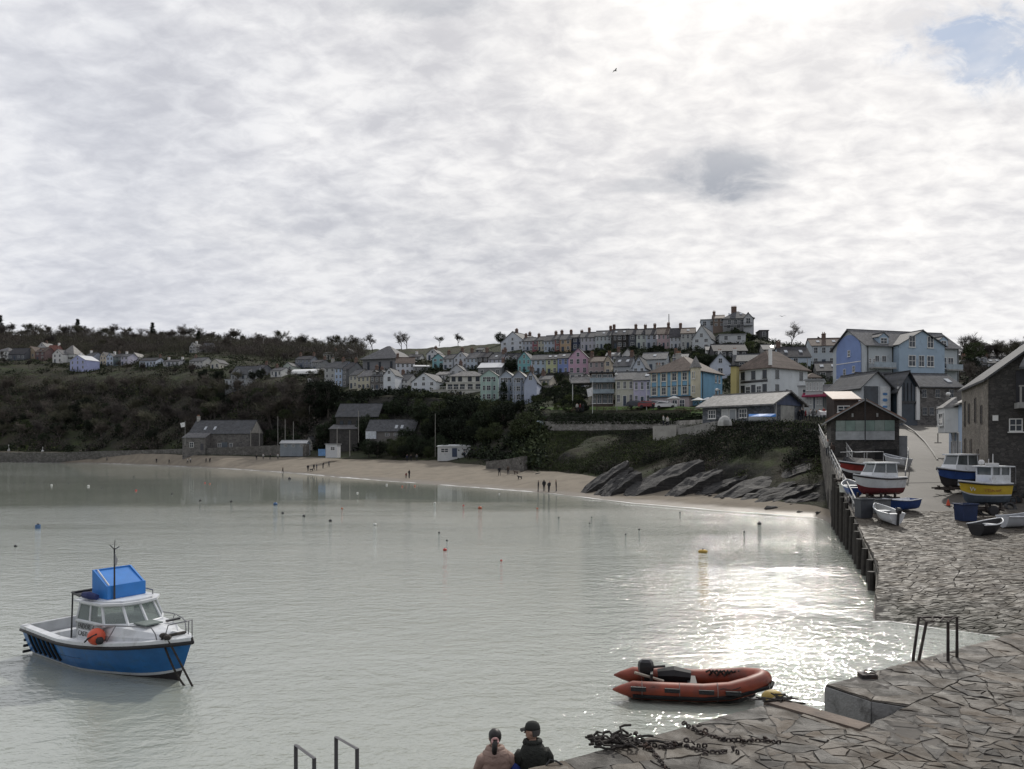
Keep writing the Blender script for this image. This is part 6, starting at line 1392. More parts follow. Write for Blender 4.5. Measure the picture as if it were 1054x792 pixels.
# orange inflatable
r = thing('inflatable_boat', 'orange inflatable boat with black outboard motor beside the quay', 'boat', (5.0, 21.75, 0), R(-9))
TUBE = mat('faded orange rubber', (.21, .036, .014), .5, var=.3, scale=2, dirt=(.10, .03, .02), dscale=1.5); hl = 1.75; hw = .68
path = [(-2.15, -hw, .26, .02), (-1.95, -hw, .27, .11), (-1.6, -hw, .28, .235), (-.8, -hw-.02, .28, .242), (.3, -hw-.02, .29, .242), (1.0, -hw+.05, .35, .242), (1.5, -hw*.68, .46, .24), (1.85, -hw*.3, .53, .235), (1.95, 0, .55, .235)]
path = path+[(x, -y, z, q) for x, y, z, q in path[::-1][1:]]
mb = MB(); mb.tube([(x, y, z) for x, y, z, q in path], [q for *_, q in path], 18); mb.build('buoyancy_tube', TUBE, r, smooth=True)
mb = MB()
for sd in (-1, 1): mb.tube([(x, y-.0+sd*0, z-.02) if False else (x*1.0+(.25*(x > 1.8)), (y+.240*(-1 if y < 0 else 1)) if abs(y) > .3 else y*1.7, z-.10) for x, y, z, q in path[2:-2]], .055, 6)
mb.build('rubbing_strake', BLACKR, r)
for x in (-1.45, -.55, .35, 1.05):
    mb = MB(); mb.tube([(x-.16, -hw-.20, .42), (x-.08, -hw-.265, .36), (x+.08, -hw-.265, .36), (x+.16, -hw-.20, .42)], .03, 5); mb.box(x-.2, x+.2, -hw-.262, -hw-.18, .32, .43); mb.build('grab_handle', BLACKR, r)
for sd in (-1, 1):
    mb = MB(); pts = []
    for k in range(25): x = -1.5+2.75*k/24; pts.append((x, sd*(hw+.19-.08*max(0, x-.6)), .44+.10*max(0, x-.4)-.05*abs(math.sin(k*math.pi/4))))
    mb.tube(pts, .012, 4); mb.build('grab_line', ROPE, r)
SEAM = mat('grey seam tape', (.20, .17, .16), .6)
for x in (-1.35, -.35, .65):
    for sd in (-1, 1): mb = MB(); zc = .28 if x < .2 else .32; mb.tube([(x, sd*(hw+.02)+.246*math.cos(q), zc+.246*math.sin(q)) for q in [2*math.pi*k/16 for k in range(17)]], .010, 4); mb.build('seam', SEAM, r)
mb = MB(); mb.prism([(-1.7, -hw), (1.2, -hw), (1.75, 0), (1.2, hw), (-1.7, hw)], .05, .14); mb.build('floor', mat('black deck rubber', (.02, .02, .02), .8), r)
mb = MB(); mb.box(-1.12, -1.05, -.45, .45, .1, .66); mb.build('transom', BLACKR, r)
mb = MB(); mb.loft([[(x*a-1.22+.0, y*a, z) for x, y in ((-.22, -.16), (.16, -.18), (.24, 0), (.16, .18), (-.22, .16), (-.28, 0))] for z, a in ((.50, .5), (.60, .80), (.76, .88), (.88, .78), (.95, .45))]); mb.box(-1.28, -1.13, -.07, .07, -.4, .56); mb.box(-1.16, -1.04, -.1, .1, .5, .68); mb.tube([(-1.15, 0, .72), (-.7, .05, .76)], .035, 6); mb.build('outboard_motor', mat('black engine cowl', (.02, .02, .022), .35), r)
mb = MB(); mb.tube([(-.9, .12, .50), (-.45, .10, .54), (.0, .1, .50)], [.16, .22, .16], 8); mb.build('canvas_bag', BLACKR, r); mb = MB(); mb.tube([(-1.55, -.35, .66), (-.75, -.25, .42)], .04, 6); mb.build('oar', mat('pale oar wood', (.38, .34, .28), .6), r)
mb = MB()
for k in range(9): mb.tube([(.45+.1*k, .40+.05*math.sin(k*2), .5+.05*math.cos(k*3)), (.55+.1*k, .36, .62), (.62+.1*k, .43, .5)], .03, 5)
mb.build('rope_coil', ROPE, r); mb = MB(); mb.box(-.1, .15, -.42, .42, .34, .42); mb.build('thwart', BLACKR, r)
mb = MB(); a = Vector((5.0, 21.75, 0))+Matrix.Rotation(R(-9), 3, 'Z') @ Vector((2.1, 0, .5)); q0 = P(795, 716, 19.2); mb.tube([a.lerp(q0, k/6)-Vector((0, 0, .12*math.sin(math.pi*k/6))) for k in range(7)], .014, 4); tag(mb.build('painter_rope', ROPE), 'thin painter rope hanging from the inflatable bow', 'rope')

# boats drawn up on the slipway
def slip_pt(px, py): 
    y = (EYE+SG*S0)/(SG+(py-HOR)/FOC); return Vector(((px-PXC)/FOC*y, y, sz(y)))
def trailer(r, L, B, z):
    mb = MB()
    for y in (-.42, .42): mb.box(-L*.42, L*.5, y*B/2-.05, y*B/2+.05, .42, .54)
    for x in (-L*.3, 0, L*.3): mb.box(x-.05, x+.05, -B*.42, B*.42, .30, .42); mb.box(x-.06, x+.06, -B*.30, -B*.22, .54, z); mb.box(x-.06, x+.06, B*.22, B*.30, .54, z)
    t = mb.build('cradle', RUST, r)
    for sd in (-1, 1):
        mb = MB(); y = sd*B*.46
        mb.loft([[(-L*.05+q*math.cos(a), y+yy*sd, .36+q*math.sin(a)) for a in [2*math.pi*k/14 for k in range(14)]] for q, yy in ((.25, -.11), (.36, -.10), (.36, .10), (.25, .11))]); mb.build('wheel', BLACKR, t)
def cabin_boat(name, label, p, rz, L, B, bands, mats, z, fb=(.75, .7, 1.1), cabin=None, extra=None, cover=None):
    r = thing(name, label, 'boat', p, R(rz)); hb = thing('x', '', 'x'); bpy.data.objects.remove(hb)
    pt0 = hull_fn(L, B, *fb, .45, .5, .25, .85)
    def pt(s, t, side=1, inset=0, dz=0): return pt0(s, t, side, inset, dz+z)
    pt.half, pt.sheer = pt0.half, pt0.sheer
    hull(r, pt, bands, mats, 18); rubrail(r, pt, BLACKR, .05)
    mb = MB(); strip(mb, pt, 0, 1, -.03, .0, -.03, .08, 16); strip(mb, pt, 0, 1, -.03, .08, .15, .09, 16); strip(mb, pt, 0, 1, .15, .09, .16, -.3, 16); mb.build('gunwale', WHITEP, r)
    mb = MB(); n = 16
    for k in range(n):
        a, b = k/n, (k+1)/n; dz = -.3 if a < .5 else .03; mb.add([pt(a, 1, -1, .15, dz), pt(b, 1, -1, .15, dz), pt(b, 1, 1, .15, dz), pt(a, 1, 1, .15, dz)], [(0, 1, 2, 3), (3, 2, 1, 0)])
    mb.build('deck', GREYD, r)
    if cabin:
        x0, x1, w, h, wm = cabin; zb = z+fb[1]-.3
        mb = MB(); mb.loft([[(x0, -w, zb), (x0, w, zb), (x1+.4, w*.8, zb+.2), (x1+.4, -w*.8, zb+.2)], [(x0, -w*.96, zb+h*.45), (x0, w*.96, zb+h*.45), (x1+.15, w*.75, zb+h*.5), (x1+.15, -w*.75, zb+h*.5)]]); c = mb.build('cabin', wm, r)
        mb = MB(); mb.loft([[(x0+.05, -w*.92, zb+h*.46), (x0+.05, w*.92, zb+h*.46), (x1+.08, w*.7, zb+h*.5), (x1+.08, -w*.7, zb+h*.5)], [(x0+.1, -w*.86, zb+h*.93), (x0+.1, w*.86, zb+h*.93), (x1-.25, w*.62, zb+h*.93), (x1-.25, -w*.62, zb+h*.93)]]); mb.build('windows', CLEAR, c)
        mb = MB()
        for x, y, x2, y2 in ((x0+.04, w*.93, x0+.09, w*.87), (x1+.09, w*.71, x1-.24, w*.63), ((x0+x1)/2, w*.83, (x0+x1)/2-.05, w*.76)):
            for sd in (-1, 1): mb.tube([(x, sd*y, zb+h*.44), (x2, sd*y2, zb+h*.95)], .05, 4)
        mb.build('window_frame', wm, c); mb = MB(); mb.box(x0-.15, x1-.1, -w*.95, w*.95, zb+h*.935, zb+h); mb.build('cabin_roof', WHITEP, c)
    trailer(r, L, B, z-.3); r.scale = (.92, .92, .92)
    return r, pt
p = slip_pt(902, 519); boat2, pt2 = cabin_boat('fishing_boat', 'white cabin boat with maroon bottom and dark strake on the slip', p, 196, 4.2, 1.9, [(.42, 0), (.90, 1), (1, 2)], [MAROON, WHITEP, MAROON], 1.15, (.85, .82, 1.1), (-1.3, .7, .78, 1.5, WHITEP))
p = slip_pt(882, 500); r, _ = cabin_boat('fishing_boat', 'red fishing boat with black cover in front of the boat shed', p, 205, 4.3, 1.9, [(.40, 0), (.55, 1), (1, 2)], [FOUL, WHITEP, REDP], 1.0, (.8, .8, 1.1), None)
mb = MB(); mb.loft([[(x, -w, z), (x, 0, z+.45), (x, w, z)] for x, w, z in ((-1.8, .8, 1.85), (-.5, .9, 1.9), (1.0, .7, 2.0), (1.5, .3, 2.05))]); mb.build('cover', BLACKR, r)
mb = MB()
for x in (-2.2, .1): mb.tube([(x, -.85, 1.8), (x, -.85, 2.9), (x, .85, 2.9), (x, .85, 1.8)], .035, 5)
mb.tube([(-2.2, -.85, 2.9), (1.1, -.75, 2.85)], .03, 5); mb.tube([(-2.2, .85, 2.9), (1.1, .75, 2.85)], .03, 5); mb.build('frame_rail', mat('pale aluminium tube', (.5, .5, .5), .4, .6), r)
p = slip_pt(984, 508); r, _ = cabin_boat('fishing_boat', 'blue hulled cabin boat with white roof behind the yellow boat', p, 206, 4.7, 2.0, [(.40, 0), (.5, 1), (1, 2)], [FOUL, BLACKR, BLUE2], .95, (.85, .85, 1.15), (-1.7, .7, .82, 1.7, WHITEP))
p = slip_pt(1010, 530); r, pty = cabin_boat('fishing_boat', 'yellow sided fishing boat with white wheelhouse beside the warehouse', p, 190, 3.75, 1.9, [(.44, 0), (.50, 1), (.93, 2), (1, 1)], [mat('grey blue bottom paint', (.075, .10, .13), .7, var=.3), WHITEP, YELLOW], 1.15, (1.05, 1.05, 1.25), None)
zb = 1.15+1.05
mb = MB(); mb.box(-1.7, -.2, -.75, .75, zb-.3, zb+.62); c = mb.build('wheelhouse', WHITEP, r); mb = MB()
for x, y in ((-1.65, -.7), (-1.65, .7), (-.25, -.7), (-.25, .7), (-.9, .72), (-.9, -.72)): mb = MB(); mb.box(x-.05, x+.05, y-.05, y+.05, zb+.621, zb+1.18); mb.build('window_post', WHITEP, c)
mb = MB(); mb.box(-1.6, -.3, -.68, .68, zb+.622, zb+1.17); mb.build('windows', CLEAR, c)
mb = MB(); mb.box(-1.95, 0, -.88, .88, zb+1.181, zb+1.26); rr = mb.build('wheelhouse_roof', WHITEP, c)
mb = MB(); PG = mat('pale roof gear', (.5, .5, .5), .5); mb.box(-.9, -.2, .1, .6, zb+1.262, zb+1.46); mb.build('roof_box', PG, rr); mb = MB(); mb.ball((-.45, -.5, zb+1.5), .2); mb.build('radar_dome', PG, rr)
for x, y, h in ((-1.3, -.4, 2.1), (-.6, 0, 1.75)): mb = MB(); mb.tube([(x, y, zb+1.2), (x, y, zb+h)], .03, 5); mb.build('aerial', PG, rr)
mb = MB(); mb.tube([(-2.05, -.8, zb), (-2.05, -.8, zb+1.2)], .03, 5); mb.tube([(-2.05, .8, zb), (-2.05, .8, zb+1.2)], .03, 5); mb.build('gantry', STEEL, r); mb = MB(); mb.box(-.15, .7, -.7, .7, zb-.1, zb+.10); mb.build('blue_hatch', BLUE2, r)
RDL = mat('dull red lettering', (.34, .10, .04), .6); q0 = pty(.52, .72, 1, -.03); text_mesh('Y TURNER', .29, RDL, 'lettering', r, Matrix.Translation(q0+Vector((-.25, .015, -.12))) @ Matrix.Rotation(R(180), 4, 'Z') @ Matrix.Rotation(R(90), 4, 'X'), .25)
qa, qb = pty(.80, .72, 1, -.02), pty(.72, .72, 1, -.02); text_mesh('W', .42, WHITEP, 'lettering', r, Matrix.Translation(qa+Vector((0, .02, -.15))) @ Matrix.Rotation(R(180)-math.atan2(qb.y-qa.y, -(qb.x-qa.x)) if False else R(164), 4, 'Z') @ Matrix.Rotation(R(90), 4, 'X'))
def open_boat(name, label, p, rz, L, B, mo, mi_, z=.35, cat='dinghy', fb=(.45, .42, .62), outb=False, thw=2):
    r = thing(name, label, cat, p, R(rz)); r.rotation_euler = (0, math.atan(SG)*math.sin(R(rz))*-1, R(rz))
    pt0 = hull_fn(L, B, *fb, .25, .3, .2, .8)
    def pt(s, t, side=1, inset=0, dz=0): return pt0(s, t, side, inset, dz+z)
    hull(r, pt, [(1, 0)], [mo], 14); rubrail(r, pt, mi_[1], .04, 'gunwale', 0, 14)
    mb = MB(); n = 14
    for k in range(n):
        a, b = k/n, (k+1)/n
        for sd in (1, -1):
            q = [pt(a, 1, sd, .05, 0), pt(b, 1, sd, .05, 0), pt(b, .45, sd, .08, 0), pt(a, .45, sd, .08, 0)]; mb.add(q, [(0, 1, 2, 3), (3, 2, 1, 0)])
        mb.add([pt(a, .45, -1, .08), pt(b, .45, -1, .08), pt(b, .45, 1, .08), pt(a, .45, 1, .08)], [(0, 1, 2, 3), (3, 2, 1, 0)])
    mb.build('inside', mi_[0], r)
    for k in range(thw):
        s = .28+.34*k; a, b = pt(s, .8, 1, .05), pt(s, .8, -1, .05); mb = MB(); mb.box(a.x-.13, a.x+.13, b.y, a.y, a.z-.02, a.z+.03); mb.build('thwart', mi_[1], r)
    if outb:
        mb = MB(); x = -L/2-.1; mb.loft([[(x+dx*a, dy*a, z+zz_) for dx, dy in ((-.18, -.12), (.12, -.13), (.18, 0), (.12, .13), (-.18, .12))] for zz_, a in ((.5, .7), (.72, 1.05), (.85, .6))]); mb.box(x-.06, x+.06, -.05, .05, z-.25, z+.5); mb.build('outboard_motor', BLACKR, r)
    return r
open_boat('dinghy', 'small white dinghy with black outboard on the cobbles by the slip edge', slip_pt(911, 537), 95, 2.5, 1.25, WHITEP, (mat('pale dinghy inside', (.40, .40, .38), .7), WHITEP), .30, outb=True)
open_boat('dinghy', 'black open dinghy with white edge on the cobbles', slip_pt(1018, 551), 25, 2.3, 1.3, BLACKR, (mat('dark dinghy inside', (.03, .03, .03), .8), WHITEP), .28)
open_boat('dinghy', 'white grey dinghy at the right edge beside the black dinghy', slip_pt(1050, 543), 12, 2.5, 1.2, mat('grey white gelcoat', (.46, .48, .50), .5, var=.15), (GREYD, WHITEP), .28)
open_boat('rowing_boat', 'blue and white boat lying under the maroon bottomed one', slip_pt(926, 527), 200, 2.8, 1.3, BLUE2, (WHITEP, WHITEP), .35, 'boat')
open_boat('rowing_boat', 'small white boat tucked beside the boat shed wall', slip_pt(921, 481), 110, 2.8, 1.3, WHITEP, (GREYD, WHITEP), .45, 'boat')
open_boat('rowing_boat', 'deep blue open boat near the slip railing', slip_pt(876, 513), 80, 2.6, 1.3, BLUE2, (GREYD, WHITEP), .55, 'boat')
# ---------------------------------------------------------------- rocks at the foot of the cliff
def rock_mat():
    m = bpy.data.materials.new('cliff rock'); m.use_nodes = True; t = NT(m.node_tree); m.node_tree.nodes.clear()
    co = t.n('ShaderNodeTexCoord').outputs['Object']
    st = t.noise(t.mapping(co, (.25, .6, 5)), 1.2, 6, .65); n = t.noise(co, .9, 8, .7)
    c = t.mix(t.mrange(st, .35, .65), (.017, .017, .017), (.050, .047, .045)); c = t.mix(t.mrange(n, .5, .68, 0, .8), c, (.085, .080, .074)); c = t.mix(t.mrange(t.noise(co, 1.6, 6, .7), .58, .7, 0, .7), c, (.025, .026, .022))
    b = t.n('ShaderNodeBsdfPrincipled', {'Base Color': c, 'Roughness': .8})
    t.t.links.new(t.n('ShaderNodeBump', {'Strength': .9, 'Distance': .15, 'Height': t.math('ADD', st, n)}).outputs[0], b.inputs['Normal']); t.n('ShaderNodeOutputMaterial', {'Surface': b.outputs[0]}); return m
ROCK = rock_mat(); rr = random.Random(3)
def rock_slab(label, px0, py0, px1, py1, d, wid, th, skew=-.35):
    d += 1.2; wid *= .8; th *= .75
    """bed of rock rising to the right: left foot and right head given in the view at depth d, wid metres deep"""
    a, b = P(px0, py0, d), P(px1, py1, d+wid*.15); a.z = min(a.z, ground(a.x, a.y)-.15); n = 9; mb = MB(); rings = []
    for k in range(n+1):
        f = k/n; c = a.lerp(b, f); wf = (.35+.65*math.sin(math.pi*min(1, f*.8+.12)))*wid; t_ = th*(.35+.8*f); q = []
        for j in range(6):
            y = -.12*wid+wf*j/5; q.append((c.x+skew*y+rr.gauss(0, .12), c.y+y+rr.gauss(0, .12), c.z+.12*y+rr.gauss(0, .07)+(.25*noise.noise(Vector((c.x*.5, y*.5, px0))))))
        lo = [(x+rr.gauss(0, .1), y+(.15 if j == 0 else 0), min(-.6, z-t_-2) if j else z-t_) for j, (x, y, z) in enumerate(q)]
        rings.append(q+[(x+.25*th, y+.1, z-(t_*(1.0 if j < 3 else 1.0))-1.2) for j, (x, y, z) in list(enumerate(q))[::-1]])
    mb.loft(rings, 0, True, True); o = mb.build('rock_outcrop', ROCK); tag(o, label, 'rock', 'tilted rock beds at the foot of the cliff'); return o
for lab, *a in (('long pale rock bed rising from the sand, leftmost of the beds', 598, 492, 648, 476, 105, 3, .7), ('narrow rock bed beside the leftmost one', 612, 495, 652, 482, 102, 2.2, .6), ('dark rock block with pale top left of the big ramp', 622, 500, 658, 486, 100, 3, 1.5),
        ('big pale ramp of rock rising under the buttress', 646, 505, 722, 474, 97, 4.5, 1.9), ('dark wedge of rock right of the big ramp', 690, 506, 742, 484, 93, 3.5, 1.4), ('thin rock ledge in the middle of the cliff foot', 722, 507, 768, 490, 91, 3, 1.2),
        ('broad pale rock bed right of the middle ledge', 742, 517, 838, 480, 87, 4.5, 1.4), ('low dark rock fin in front of the broad pale bed', 760, 520, 820, 497, 84.5, 2.4, .9), ('dark jagged rock bed near the slip wall', 778, 522, 846, 498, 82, 2.8, 1.2), ('lowest rock bed beside the slip wall', 800, 524, 850, 508, 80, 2.2, .9)): rock_slab(lab, *a)
for k in range(16):
    px = rr.uniform(508, 846); u = U_(px); d = float(kdepth(3, u))-rr.uniform(.2, 4); p = gp(px, d); mb = MB(); s = rr.uniform(.15, .5); mb.ball((0, 0, 0), s, 0, 7, 5, (rr.uniform(1, 1.9), 1, rr.uniform(.5, .8)))
    mb.v = [(x+rr.gauss(0, s*.12), y+rr.gauss(0, s*.12), z+rr.gauss(0, s*.1)) for x, y, z in mb.v]; o = mb.build('boulder', ROCK, loc=p); tag(o, 'dark boulder on the sand at the foot of the cliff', 'rock', 'boulders at the foot of the cliff')

# ---------------------------------------------------------------- slipway wall, posts and railing
wv = MB()
def sw(y): return Vector((wall_x(y), y, 0))
mb = MB(); rings = []
ys = [24, 31, 38, 44, 50, 56, 62, 67, 67.2, 74, 82, 90, 97, 104]
for y in ys:
    o_ = 0.9 if y < 67.1 else -.05; zt_ = szx(wall_x(y), y); rings.append([(wall_x(y)+o_, y, -3), (wall_x(y)+o_+.8, y, -3), (wall_x(y)+o_+.8, y, zt_-.07), (wall_x(y)+o_, y, zt_-.07)])
mb.loft(rings); swl = mb.build('slip_wall', stone('slip wall masonry', (.09, .085, .075), (.19, .175, .155), (.05, .045, .04), (1.1, 1.1, 1.8))); tag(swl, 'long stone side wall of the slipway above the water', 'wall')
mb = MB()
for y0, y1 in ((71, 72.6), (76, 77.4)):      # two low arches: solid black blocks for the shade inside
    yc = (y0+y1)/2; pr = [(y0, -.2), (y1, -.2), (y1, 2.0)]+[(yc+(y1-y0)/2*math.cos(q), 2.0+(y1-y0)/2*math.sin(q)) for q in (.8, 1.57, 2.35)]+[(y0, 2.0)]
    mb = MB(); mb.loft([[(wall_x(y)-.09, y, z) for y, z in pr], [(wall_x(y)+.3, y, z) for y, z in pr]]); mb.build('arch_shade', mat('black arch shade', (.008, .008, .008), 1), swl)
mb = MB(); rings = []
for y in (24, 38, 52, 67): rings.append([(wall_x(y)-.08, y, sz(y)-.42), (wall_x(y)+.9, y, sz(y)-.42), (wall_x(y)+.9, y, sz(y)-.03), (wall_x(y)-.08, y, sz(y)-.03)])
mb.loft(rings); mb.build('edge_beam', mat('weathered concrete beam', (.13, .12, .105), .9, var=.4, scale=2), swl)
TIMB = mat('wet black timber', (.028, .024, .020), .75, var=.5, scale=3, dirt=(.10, .09, .07)); tposts = []
for k in range(15):
    y = 37.5+k*2.05+rr.uniform(-.2, .2); ln = rr.gauss(0, .05); mb = MB(); h = sz(y)
    mb.tube([(0, 0, -3), (ln, 0, h*.4), (ln*1.5, 0, h+.1)], [.20, .19, .17], 8); o = mb.build('timber_post', TIMB, loc=(wall_x(y)-.28, y, 0)); tag(o, 'dark upright timber fender post against the slip wall', 'post', 'timber posts along the slip wall')
RAILM = mat('pale galvanised rail', (.42, .42, .41), .45, .5, var=.15)
r = thing('railing', 'pale two bar railing along the edge of the slip wall', 'railing', (0, 0, 0))
for dz in (.55, 1.05): mb = MB(); mb.tube([(wall_x(y)+.12, y, sz(y)+dz) for y in (50, 60, 70, 80, 90, 100)], .045, 6); mb.build('rail', RAILM, r)
for k in range(21): y = 50+k*2.5; mb = MB(); mb.tube([(wall_x(y)+.12, y, sz(y)-.1), (wall_x(y)+.12, y, sz(y)+1.07)], .05, 6); mb.build('post', RAILM, r)
r = thing('railing', 'second pale railing rising beside the boat shed wall', 'railing', (0, 0, 0))
for dz in (.6, 1.1): mb = MB(); mb.tube([(wall_x(y)+1.7, y, sz(y)+dz+.4) for y in (70, 80, 92)], .045, 6); mb.build('rail', RAILM, r)
for k in range(9): y = 70+k*2.75; mb = MB(); mb.tube([(wall_x(y)+1.7, y, sz(y)-.1), (wall_x(y)+1.7, y, sz(y)+1.5)], .05, 6); mb.build('post', RAILM, r)
r = thing('railing', 'low pale handrail beside the road right of the boat shed', 'railing', (0, 0, 0)); pp = [slip_pt(px, py) for px, py in ((929, 462), (935, 472), (934, 484), (932, 497))]
mb = MB(); mb.tube([p+Vector((0, 0, .95)) for p in pp], .045, 6); mb.build('rail', RAILM, r)
for p in pp: mb = MB(); mb.tube([p-Vector((0, 0, .1)), p+Vector((0, 0, .96))], .05, 6); mb.build('post', RAILM, r)
# painted edge line and kerb of the slip road
lp = [(930, 437), (942, 445), (952, 455), (960, 466), (965, 474)]; mb = MB(); a = [slip_pt(*q) for q in lp]
mb.loft([[(p.x-.09, p.y, p.z-.05), (p.x+.09, p.y, p.z-.05), (p.x+.09, p.y, p.z+.10), (p.x-.09, p.y, p.z+.10)] for p in a]); struct(mb.build('kerb', mat('pale kerb', (.24, .23, .21), .8)))
mb = MB(); p0, p1 = slip_pt(930, 497.5), slip_pt(985, 496.5); mb.add([(p0.x, p0.y-.12, p0.z-.011), (p1.x, p1.y-.12, p1.z-.011), (p1.x, p1.y+.12, p1.z+.019), (p0.x, p0.y+.12, p0.z+.019)], [(0, 1, 2, 3)]); struct(mb.build('road_joint', mat('dark road joint', (.04, .037, .033), .9)))
mb = MB(); p = slip_pt(1046, 588); mb.box(-1.2, 1.4, -.9, .9, -.2, .16, M=Matrix.Translation(p) @ Matrix.Rotation(math.atan(SG), 4, 'X')); tag(mb.build('concrete_slab', conc_mat('slab concrete', (.15, .14, .125))), 'raised concrete slab on the cobbles at the right edge', 'slab')

# ---------------------------------------------------------------- quay fittings
def qp(px, py, dz=0): d = (EYE-QZ)*FOC/(py-HOR); return Vector(((px-PXC)/FOC*d, d, QZ+dz))
IRON = mat('dark rusted iron', (.045, .036, .032), .7, .3, var=.5, scale=9, dirt=(.10, .055, .035), dscale=4)
def hoops(name, label, sets, m, rad=.032):
    r = thing(name, label, 'handrail', sets[0][0])
    o0 = sets[0][0]
    for pts in sets: mb = MB(); mb.tube([p-o0 for p in pts], rad, 8); mb.build('rail', m, r)
    return r
V_ = Vector
a, b, c, d = qp(940, 677.5), qp(945.8, 679.5), qp(975.8, 680.5), qp(985, 676.5); up = V_((0, 0, .74))
r = hoops('ladder_rail', 'dark iron ladder handrail on the quay edge near the slipway', [[a-V_((0, 0, .5)), a, a+up+V_((.13, .05, 0)), d+up, d-V_((0, 0, .1))], [b-V_((0, 0, .5)), b, b+up*.95+V_((.14, .0, 0)), c+up*.97, c-V_((0, 0, .1))]], IRON, .028)
for f in (.05, .35, .65, .95):
    mb = MB(); mb.tube([(a+up+V_((.13, .05, 0))).lerp(d+up, f)-a+V_((0, 0, .5)), (b+up*.95+V_((.14, 0, 0))).lerp(c+up*.97, f)-a+V_((0, 0, .5))], .018, 6); mb.build('rung', IRON, r)
for k, (X0, Y0, X1, Y1) in enumerate(((-2.225, 8.0, -1.95, 7.66), (-1.86, 8.22, -1.575, 7.9))):
    z1 = 3.90; o = V_((X0, Y0, QZ)); mb = MB(); GREYI = mat('grey galvanised iron', (.14, .14, .145), .5, .6, var=.3)
    e = V_((X1-X0, Y1-Y0, 0)); mb.tube([(0, 0, -2.5), (0, 0, .86), e+V_((0, 0, .86)), e-V_((0, 0, .3))], .021, 8); tag(mb.build('ladder_rail', GREYI, loc=o), ('lower grey handrail hoop at the bottom edge, leftmost', 'taller grey handrail hoop at the bottom edge')[k], 'handrail', 'grey handrail hoops at the bottom edge')
# timber coping along the near side of the stair slot, whitewashed far side
mb = MB(); e0, e1 = V_((QA[0]-.02, QA[1]+.10, QZ)), V_((QB[0]+.02, QB[1]-.02, QZ)); t_ = (e1-e0).normalized(); n_ = V_((-t_.y, t_.x, 0))
mb.loft([[e-n_*.27+V_((0, 0, -.10)), e+n_*.04+V_((0, 0, -.10)), e+n_*.04+V_((0, 0, .025)), e-n_*.27+V_((0, 0, .025))] for e in (e0, e0.lerp(e1, .5), e1)]); tag(mb.build('coping_beam', mat('pale brown coping', (.145, .112, .088), .8, var=.35, scale=3, bump=.4)), 'pale brown coping beam beside the stair slot in the quay', 'beam')
WW = mat('flaking whitewash', (.27, .27, .265), .85, var=.2, scale=2, dirt=(.05, .047, .043), dscale=1.6, bump=.4)
def slot_face(p, q, off): 
    p, q = V_((*p, 0)), V_((*q, 0)); t_ = (q-p).normalized(); n_ = V_((t_.y, -t_.x, 0))*off; mb = MB(); mb.loft([[p+V_((0, 0, 1.5)), p+n_+V_((0, 0, 1.5)), p+n_+V_((0, 0, QZ-.03)), p+V_((0, 0, QZ-.03))], [q+V_((0, 0, 1.5)), q+n_+V_((0, 0, 1.5)), q+n_+V_((0, 0, QZ-.03)), q+V_((0, 0, QZ-.03))]]); return mb
mb = slot_face(C_, D_, .025); tag(mb.build('slot_wall', WW), 'whitewashed side wall of the quay stair slot at the water end', 'wall'); mb = slot_face(D_, E_, .022); tag(mb.build('slot_wall', WW), 'whitewashed inner end wall of the quay stair slot', 'wall')
# chains lying on the quay
def chain(label, pts, r=.012, link_l=.085, heap=0, seed=1):
    rd = random.Random(seed); mb = MB(); P_ = [qp(*p) for p in pts]; L = [0]
    for a, b in zip(P_, P_[1:]): L.append(L[-1]+(b-a).length)
    n = int(L[-1]/(link_l*.72)); 
    def at(s):
        for i in range(len(P_)-1):
            if s <= L[i+1]: return P_[i].lerp(P_[i+1], (s-L[i])/(L[i+1]-L[i])), (P_[i+1]-P_[i]).normalized()
        return P_[-1], (P_[-1]-P_[-2]).normalized()
    def lk(c, t, roll):
        u = V_((0, 0, 1)).cross(t).normalized(); w_ = t.cross(u); s = u*math.cos(roll)+w_*math.sin(roll)
        ring_ = [c+t*(link_l/2-.018)*math.copysign(1, math.cos(q))*min(1, abs(math.cos(q))*1.6)+s*.026*math.sin(q) for q in [2*math.pi*j/10 for j in range(10)]]
        mb.tube(ring_+[ring_[0]], r, 5)
    for k in range(n):
        c, t = at(k*link_l*.72); c = c+V_((rd.gauss(0, .012), rd.gauss(0, .012), .02)); lk(c, (t+V_((rd.gauss(0, .25), rd.gauss(0, .25), 0))).normalized(), (k % 2)*1.57+.5+rd.gauss(0, .2))
    for k in range(heap):
        s = rd.uniform(0, L[-1]); c, t = at(s); a_ = rd.uniform(0, 6.28); c = c+V_((rd.gauss(0, .07), rd.gauss(0, .05), abs(rd.gauss(.03, .035)))); lk(c, V_((math.cos(a_), math.sin(a_), rd.gauss(0, .3))).normalized(), rd.uniform(0, 3))
    o = mb.build('chain', IRON); tag(o, label, 'chain'); return o
chain('heavy black chain running along the quay paving from the rope heap', [(640, 769), (665, 768), (690, 771), (702, 768), (722, 775), (738, 777), (753, 774)], .013, .088, 22, 2)
chain('black chain curving from the quay edge to its right hand end', [(704, 746), (714, 752), (728, 758), (746, 764), (775, 764), (806, 766)], .013, .088, 5, 4)
chain('rusty chain running down the paving towards the bottom edge', [(655, 756), (662, 764), (670, 772), (678, 784), (692, 800), (715, 815)], .012, .085, 0, 5)
rd = random.Random(8); mb = MB(); c0 = qp(631, 767)
for k in range(34):
    a_ = rd.uniform(0, 6.28); p = c0+V_((rd.gauss(0, .17), rd.gauss(0, .06), .03)); pts = [p]
    for j in range(5): a_ += rd.gauss(0, .9); p = p+V_((math.cos(a_)*.09, math.sin(a_)*.06, rd.gauss(0, .03))); p.z = min(max(p.z, QZ+.02), QZ+.2); pts.append(p)
    mb.tube(pts, .017, 5)
